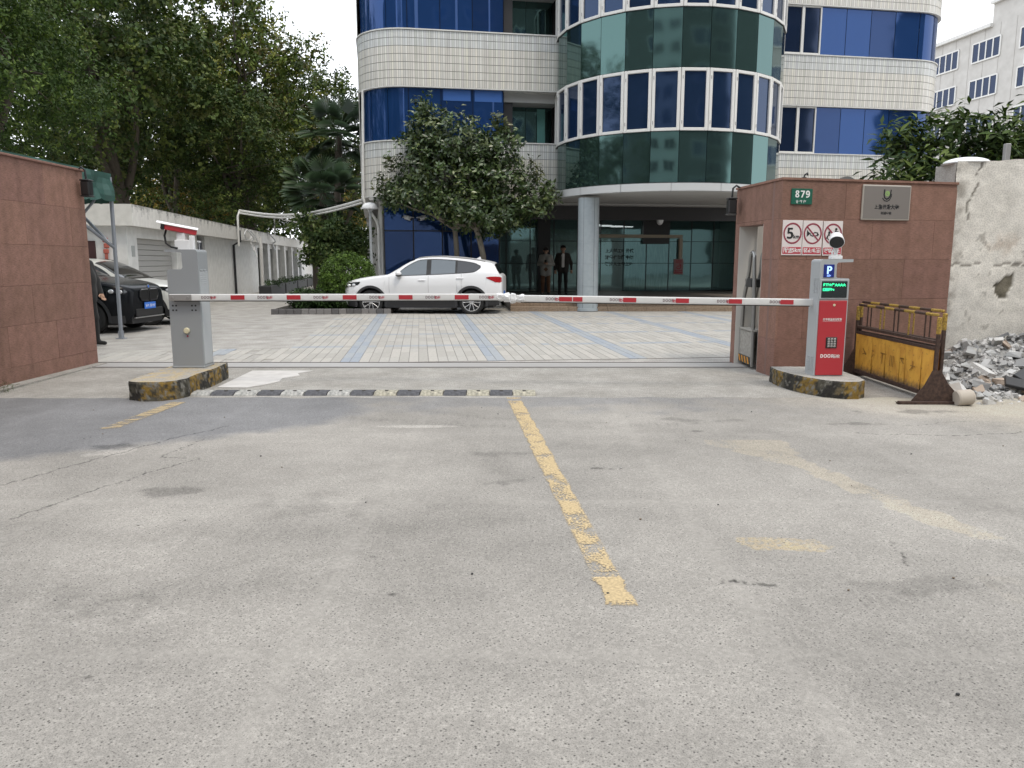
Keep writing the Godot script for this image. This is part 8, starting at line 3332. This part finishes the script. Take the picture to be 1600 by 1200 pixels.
	hb.box(Vector3(0, 0.01, 0), Vector3(0.05, 0.02, 0.05), 0.004)
	obj("bracket", hb, M.black_plastic, hk)

# ---------------------------------------------------------------- people
# bones: [a, b, ra, rb, colour]; smooth union meshed by surface nets
func body_mesh(bones: Array, cell: float, k: float) -> MB:
	var lo := Vector3(1e9, 1e9, 1e9)
	var hi := -lo
	for b in bones:
		for e in 2:
			var m: float = b[2 + e] + cell * 2.5
			lo = lo.min(b[e] - Vector3(m, m, m))
			hi = hi.max(b[e] + Vector3(m, m, m))
	var n := Vector3i(((hi - lo) / cell).ceil()) + Vector3i(1, 1, 1)
	var D := PackedFloat32Array()
	D.resize(n.x * n.y * n.z)
	D.fill(1.0)
	var best := PackedFloat32Array()
	best.resize(D.size())
	best.fill(1.0)
	var who := PackedByteArray()
	who.resize(D.size())
	for bi in bones.size():
		var b: Array = bones[bi]
		var A: Vector3 = b[0]
		var E: Vector3 = b[1]
		var ra: float = b[2]
		var rb: float = b[3]
		var m := maxf(ra, rb) + k + cell * 2.0
		var mn := A.min(E) - Vector3(m, m, m)
		var mx := A.max(E) + Vector3(m, m, m)
		var i0 := Vector3i(((mn - lo) / cell).floor()).max(Vector3i.ZERO)
		var i1 := Vector3i(((mx - lo) / cell).ceil()).min(n - Vector3i(1, 1, 1))
		var d := E - A
		var dd := maxf(d.length_squared(), 1e-9)
		for z in range(i0.z, i1.z + 1):
			for y in range(i0.y, i1.y + 1):
				for x in range(i0.x, i1.x + 1):
					var p := lo + Vector3(x, y, z) * cell
					var t := clampf((p - A).dot(d) / dd, 0, 1)
					var s := p.distance_to(A + d * t) - lerpf(ra, rb, t)
					var q := (z * n.y + y) * n.x + x
					var o := D[q]
					var h := maxf(k - absf(o - s), 0.0) / k
					D[q] = minf(o, s) - h * h * k * 0.25
					if s < best[q]:
						best[q] = s
						who[q] = bi
	var mb := MB.new()
	var vid := PackedInt32Array()
	vid.resize(D.size())
	vid.fill(-1)
	var V := PackedVector3Array()
	var W := PackedByteArray()
	var off := [0, 1, n.x, n.x + 1, n.x * n.y, n.x * n.y + 1, n.x * n.y + n.x, n.x * n.y + n.x + 1]
	for z in n.z - 1:
		for y in n.y - 1:
			for x in n.x - 1:
				var q := (z * n.y + y) * n.x + x
				var ins := 0
				for o in off:
					if D[q + o] < 0:
						ins += 1
				if ins == 0 or ins == 8:
					continue
				var s := Vector3()
				var c := 0
				for a in 8:
					for ax in [1, 2, 4]:
						if a & ax:
							continue
						var e: int = a | ax
						var da := D[q + off[a]]
						var de := D[q + off[e]]
						if (da < 0) != (de < 0):
							var t := da / (da - de)
							var pa := Vector3(a & 1, (a >> 1) & 1, (a >> 2) & 1)
							var pe := Vector3(e & 1, (e >> 1) & 1, (e >> 2) & 1)
							s += pa.lerp(pe, t)
							c += 1
				vid[q] = V.size()
				V.append(lo + (Vector3(x, y, z) + s / c) * cell)
				W.append(who[q])
	var Nn := PackedVector3Array()
	Nn.resize(V.size())
	var quads := []
	for z in range(1, n.z - 1):
		for y in range(1, n.y - 1):
			for x in range(1, n.x - 1):
				var q := (z * n.y + y) * n.x + x
				var d0 := D[q] < 0
				for ax in 3:
					var st: int = [1, n.x, n.x * n.y][ax]
					if d0 == (D[q + st] < 0):
						continue
					var s1: int = [n.x, n.x * n.y, 1][ax]
					var s2: int = [n.x * n.y, 1, n.x][ax]
					var f := [vid[q], vid[q - s1], vid[q - s1 - s2], vid[q - s2]]
					if f.min() < 0:
						continue
					if not d0:
						f.reverse()
					quads.append(f)
					var nn := (V[f[2]] - V[f[0]]).cross(V[f[3]] - V[f[1]])
					for i in f:
						Nn[i] += nn
	for f in quads:
		var N := []
		for i in f:
			N.append(Nn[i].normalized())
		var at := mb.c.size()
		var flip := false
		mb.tri(V[f[0]], V[f[1]], V[f[2]], N[0], N[1], N[2])
		mb.tri(V[f[0]], V[f[2]], V[f[3]], N[0], N[2], N[3])
		for i in 6:
			for j in 4:
				if mb.v[at + i] == V[f[j]]:
					mb.c[at + i] = bones[W[f[j]]][4]
	# normals point out: compare with the field's middle
	return mb

func hand_bones(at: Vector3, dir: Vector3, side: Vector3, skin: Color) -> Array:
	var o := []
	var nrm := dir.cross(side).normalized()
	o.append([at, at + dir * 0.075, 0.030, 0.034, skin])
	for k in 4:
		var s: float = (k - 1.5) * 0.021
		var L: float = [0.070, 0.080, 0.074, 0.058][k]
		var a := at + dir * 0.085 + side * s
		var m := a + (dir + nrm * 0.25).normalized() * L * 0.55
		o.append([a, m, 0.0095, 0.009, skin])
		o.append([m, m + (dir + nrm * 0.8).normalized() * L * 0.5, 0.009, 0.0075, skin])
	var tb := at + dir * 0.03 - side * 0.03
	o.append([tb, tb + (dir * 0.7 - side * 0.8).normalized() * 0.045, 0.012, 0.0105, skin])
	o.append([tb + (dir * 0.7 - side * 0.8).normalized() * 0.045, tb + (dir * 0.7 - side * 0.8).normalized() * 0.045 + (dir + nrm * 0.4).normalized() * 0.03, 0.0105, 0.008, skin])
	return o

func make_person(label: String, at: Vector3, turn: float, h: float, coat: Color, shirt: Color, trousers: Color, shoe: Color, arms: Array, head_pitch: float, coat_len: float, open_coat: bool) -> Node3D:
	var root := thing("person", at, turn, label, "person")
	var k := h / 1.72
	var skin := Color(0.36, 0.22, 0.15)
	var hair := Color(0.012, 0.010, 0.009)
	var B := []
	# legs, facing +z
	for s in [-1.0, 1.0]:
		var hip := Vector3(s * 0.095, 0.90, 0)
		var knee := Vector3(s * 0.105, 0.49, 0.015)
		var ank := Vector3(s * 0.115, 0.085, -0.02)
		B.append([hip, knee, 0.088, 0.066, trousers])
		B.append([knee, ank, 0.066, 0.052, trousers])
		B.append([ank + Vector3(0, -0.035, -0.01), ank + Vector3(s * 0.02, -0.045, 0.15), 0.042, 0.036, shoe])
	B.append([Vector3(-0.06, 0.93, 0), Vector3(0.06, 0.93, 0), 0.125, 0.125, trousers])
	# trunk
	var low := 0.93 - coat_len
	B.append([Vector3(-0.075, low, 0.0), Vector3(-0.10, 1.18, 0), 0.125, 0.125, coat])
	B.append([Vector3(0.075, low, 0.0), Vector3(0.10, 1.18, 0), 0.125, 0.125, coat])
	B.append([Vector3(-0.10, 1.15, 0), Vector3(-0.10, 1.36, -0.01), 0.125, 0.10, coat])
	B.append([Vector3(0.10, 1.15, 0), Vector3(0.10, 1.36, -0.01), 0.125, 0.10, coat])
	B.append([Vector3(-0.155, 1.40, -0.01), Vector3(0.155, 1.40, -0.01), 0.068, 0.068, coat])
	if open_coat:
		B.append([Vector3(0, 1.0, 0.075), Vector3(0, 1.38, 0.055), 0.068, 0.055, shirt])
	B.append([Vector3(0, 1.40, -0.01), Vector3(0, 1.50, 0.012), 0.058, 0.052, skin if open_coat else coat])
	for i in 2:
		var s := -1.0 if i == 0 else 1.0
		var sh := Vector3(s * 0.19, 1.395, -0.01)
		var el: Vector3 = arms[i][0]
		var wr: Vector3 = arms[i][1]
		B.append([sh, el, 0.062, 0.052, coat])
		B.append([el, wr, 0.052, 0.040, coat])
	for b in B:
		b[0] *= k
		b[1] *= k
	var bm := body_mesh(B, 0.016, 0.045)
	obj("body", bm, M.cloth, root)
	for i in 2:
		var wr: Vector3 = arms[i][1] * k
		var el: Vector3 = arms[i][0] * k
		var dir := (wr - el).normalized()
		var side := dir.cross(Vector3(0, 0.3, 1)).normalized() * (1.0 if i == 0 else -1.0)
		obj("hand", body_mesh(hand_bones(wr - dir * 0.01, dir, side, skin), 0.006, 0.012), M.cloth, root)
	# head
	var H := []
	H.append([Vector3(0, 0.0, -0.02), Vector3(0, 0.03, -0.015), 0.088, 0.088, skin])
	H.append([Vector3(0, -0.045, 0.02), Vector3(0, -0.07, 0.035), 0.062, 0.045, skin])
	H.append([Vector3(0, -0.005, 0.085), Vector3(0, -0.035, 0.098), 0.010, 0.014, skin])
	H.append([Vector3(-0.02, -0.068, 0.072), Vector3(0.02, -0.068, 0.072), 0.011, 0.011, Color(0.30, 0.13, 0.10)])
	for s in [-1.0, 1.0]:
		H.append([Vector3(s * 0.085, 0.0, -0.01), Vector3(s * 0.082, -0.035, 0.0), 0.015, 0.012, skin])
		H.append([Vector3(s * 0.032, 0.004, 0.070), Vector3(s * 0.034, 0.004, 0.071), 0.011, 0.011, Color(0.05, 0.035, 0.03)])
		H.append([Vector3(s * 0.022, 0.028, 0.072), Vector3(s * 0.048, 0.027, 0.064), 0.008, 0.007, hair])
	H.append([Vector3(0, -0.06, -0.02), Vector3(0, -0.14, -0.03), 0.05, 0.052, skin])
	var hm := obj("head", body_mesh(H, 0.0075, 0.012), M.cloth, root)
	hm.position = Vector3(0, 1.615 * k, 0.02)
	hm.rotation.x = head_pitch
	var R := []
	R.append([Vector3(0, 0.035, -0.03), Vector3(0, 0.05, -0.005), 0.092, 0.085, hair])
	R.append([Vector3(0, -0.02, -0.06), Vector3(0, 0.03, -0.05), 0.062, 0.075, hair])
	for s in [-1.0, 1.0]:
		R.append([Vector3(s * 0.06, 0.07, 0.03), Vector3(s * 0.07, 0.01, -0.02), 0.034, 0.03, hair])
	var hr := obj("hair", body_mesh(R, 0.009, 0.02), M.cloth, root)
	hr.transform = hm.transform
	hr.position += Vector3(0, 0.004, -0.004)
	return root

func people() -> void:
	# beside the column, looking down at a phone held in both hands
	var a := make_person("person in a light grey jacket and brown trousers looking at a phone", Vector3(1.20, 0.302, -27.6), -4.0, 1.66, Color(0.27, 0.265, 0.24), Color(0.2, 0.2, 0.2), Color(0.13, 0.065, 0.035), Color(0.05, 0.045, 0.04), [[Vector3(-0.27, 1.13, 0.03), Vector3(-0.07, 1.16, 0.24)], [Vector3(0.27, 1.12, 0.02), Vector3(0.08, 1.14, 0.25)]], 0.42, 0.14, false)
	var ph := MB.new()
	ph.box(Vector3.ZERO, Vector3(0.075, 0.15, 0.01), 0.004)
	var po := tag(obj("phone", ph, M.black_plastic), "black phone held up by the person in the grey jacket", "phone") as Node3D
	po.transform = a.transform * Transform3D(Basis(Vector3(1, 0, 0), -0.8), Vector3(0.0, 1.19, 0.31))
	make_person("person in a dark open jacket over a white shirt beside the column", Vector3(1.83, 0.302, -27.9), -6.0, 1.74, Color(0.030, 0.026, 0.022), Color(0.62, 0.60, 0.57), Color(0.016, 0.016, 0.018), Color(0.012, 0.012, 0.012), [[Vector3(-0.28, 1.12, -0.02), Vector3(-0.27, 0.88, 0.03)], [Vector3(0.29, 1.12, -0.02), Vector3(0.30, 0.88, 0.05)]], 0.05, 0.06, true)
	var dark := make_person("person in black clothes half hidden behind the end of the left wall", Vector3(-7.40, 0.01, -13.5), 70.0, 1.76, Color(0.012, 0.012, 0.014), Color(0.012, 0.012, 0.014), Color(0.010, 0.010, 0.011), Color(0.010, 0.010, 0.010), [[Vector3(-0.27, 1.11, -0.03), Vector3(-0.26, 0.87, 0.06)], [Vector3(0.27, 1.11, 0.0), Vector3(0.24, 0.89, 0.10)]], 0.05, 0.08, false)
	dark.rotation.z = 0.08
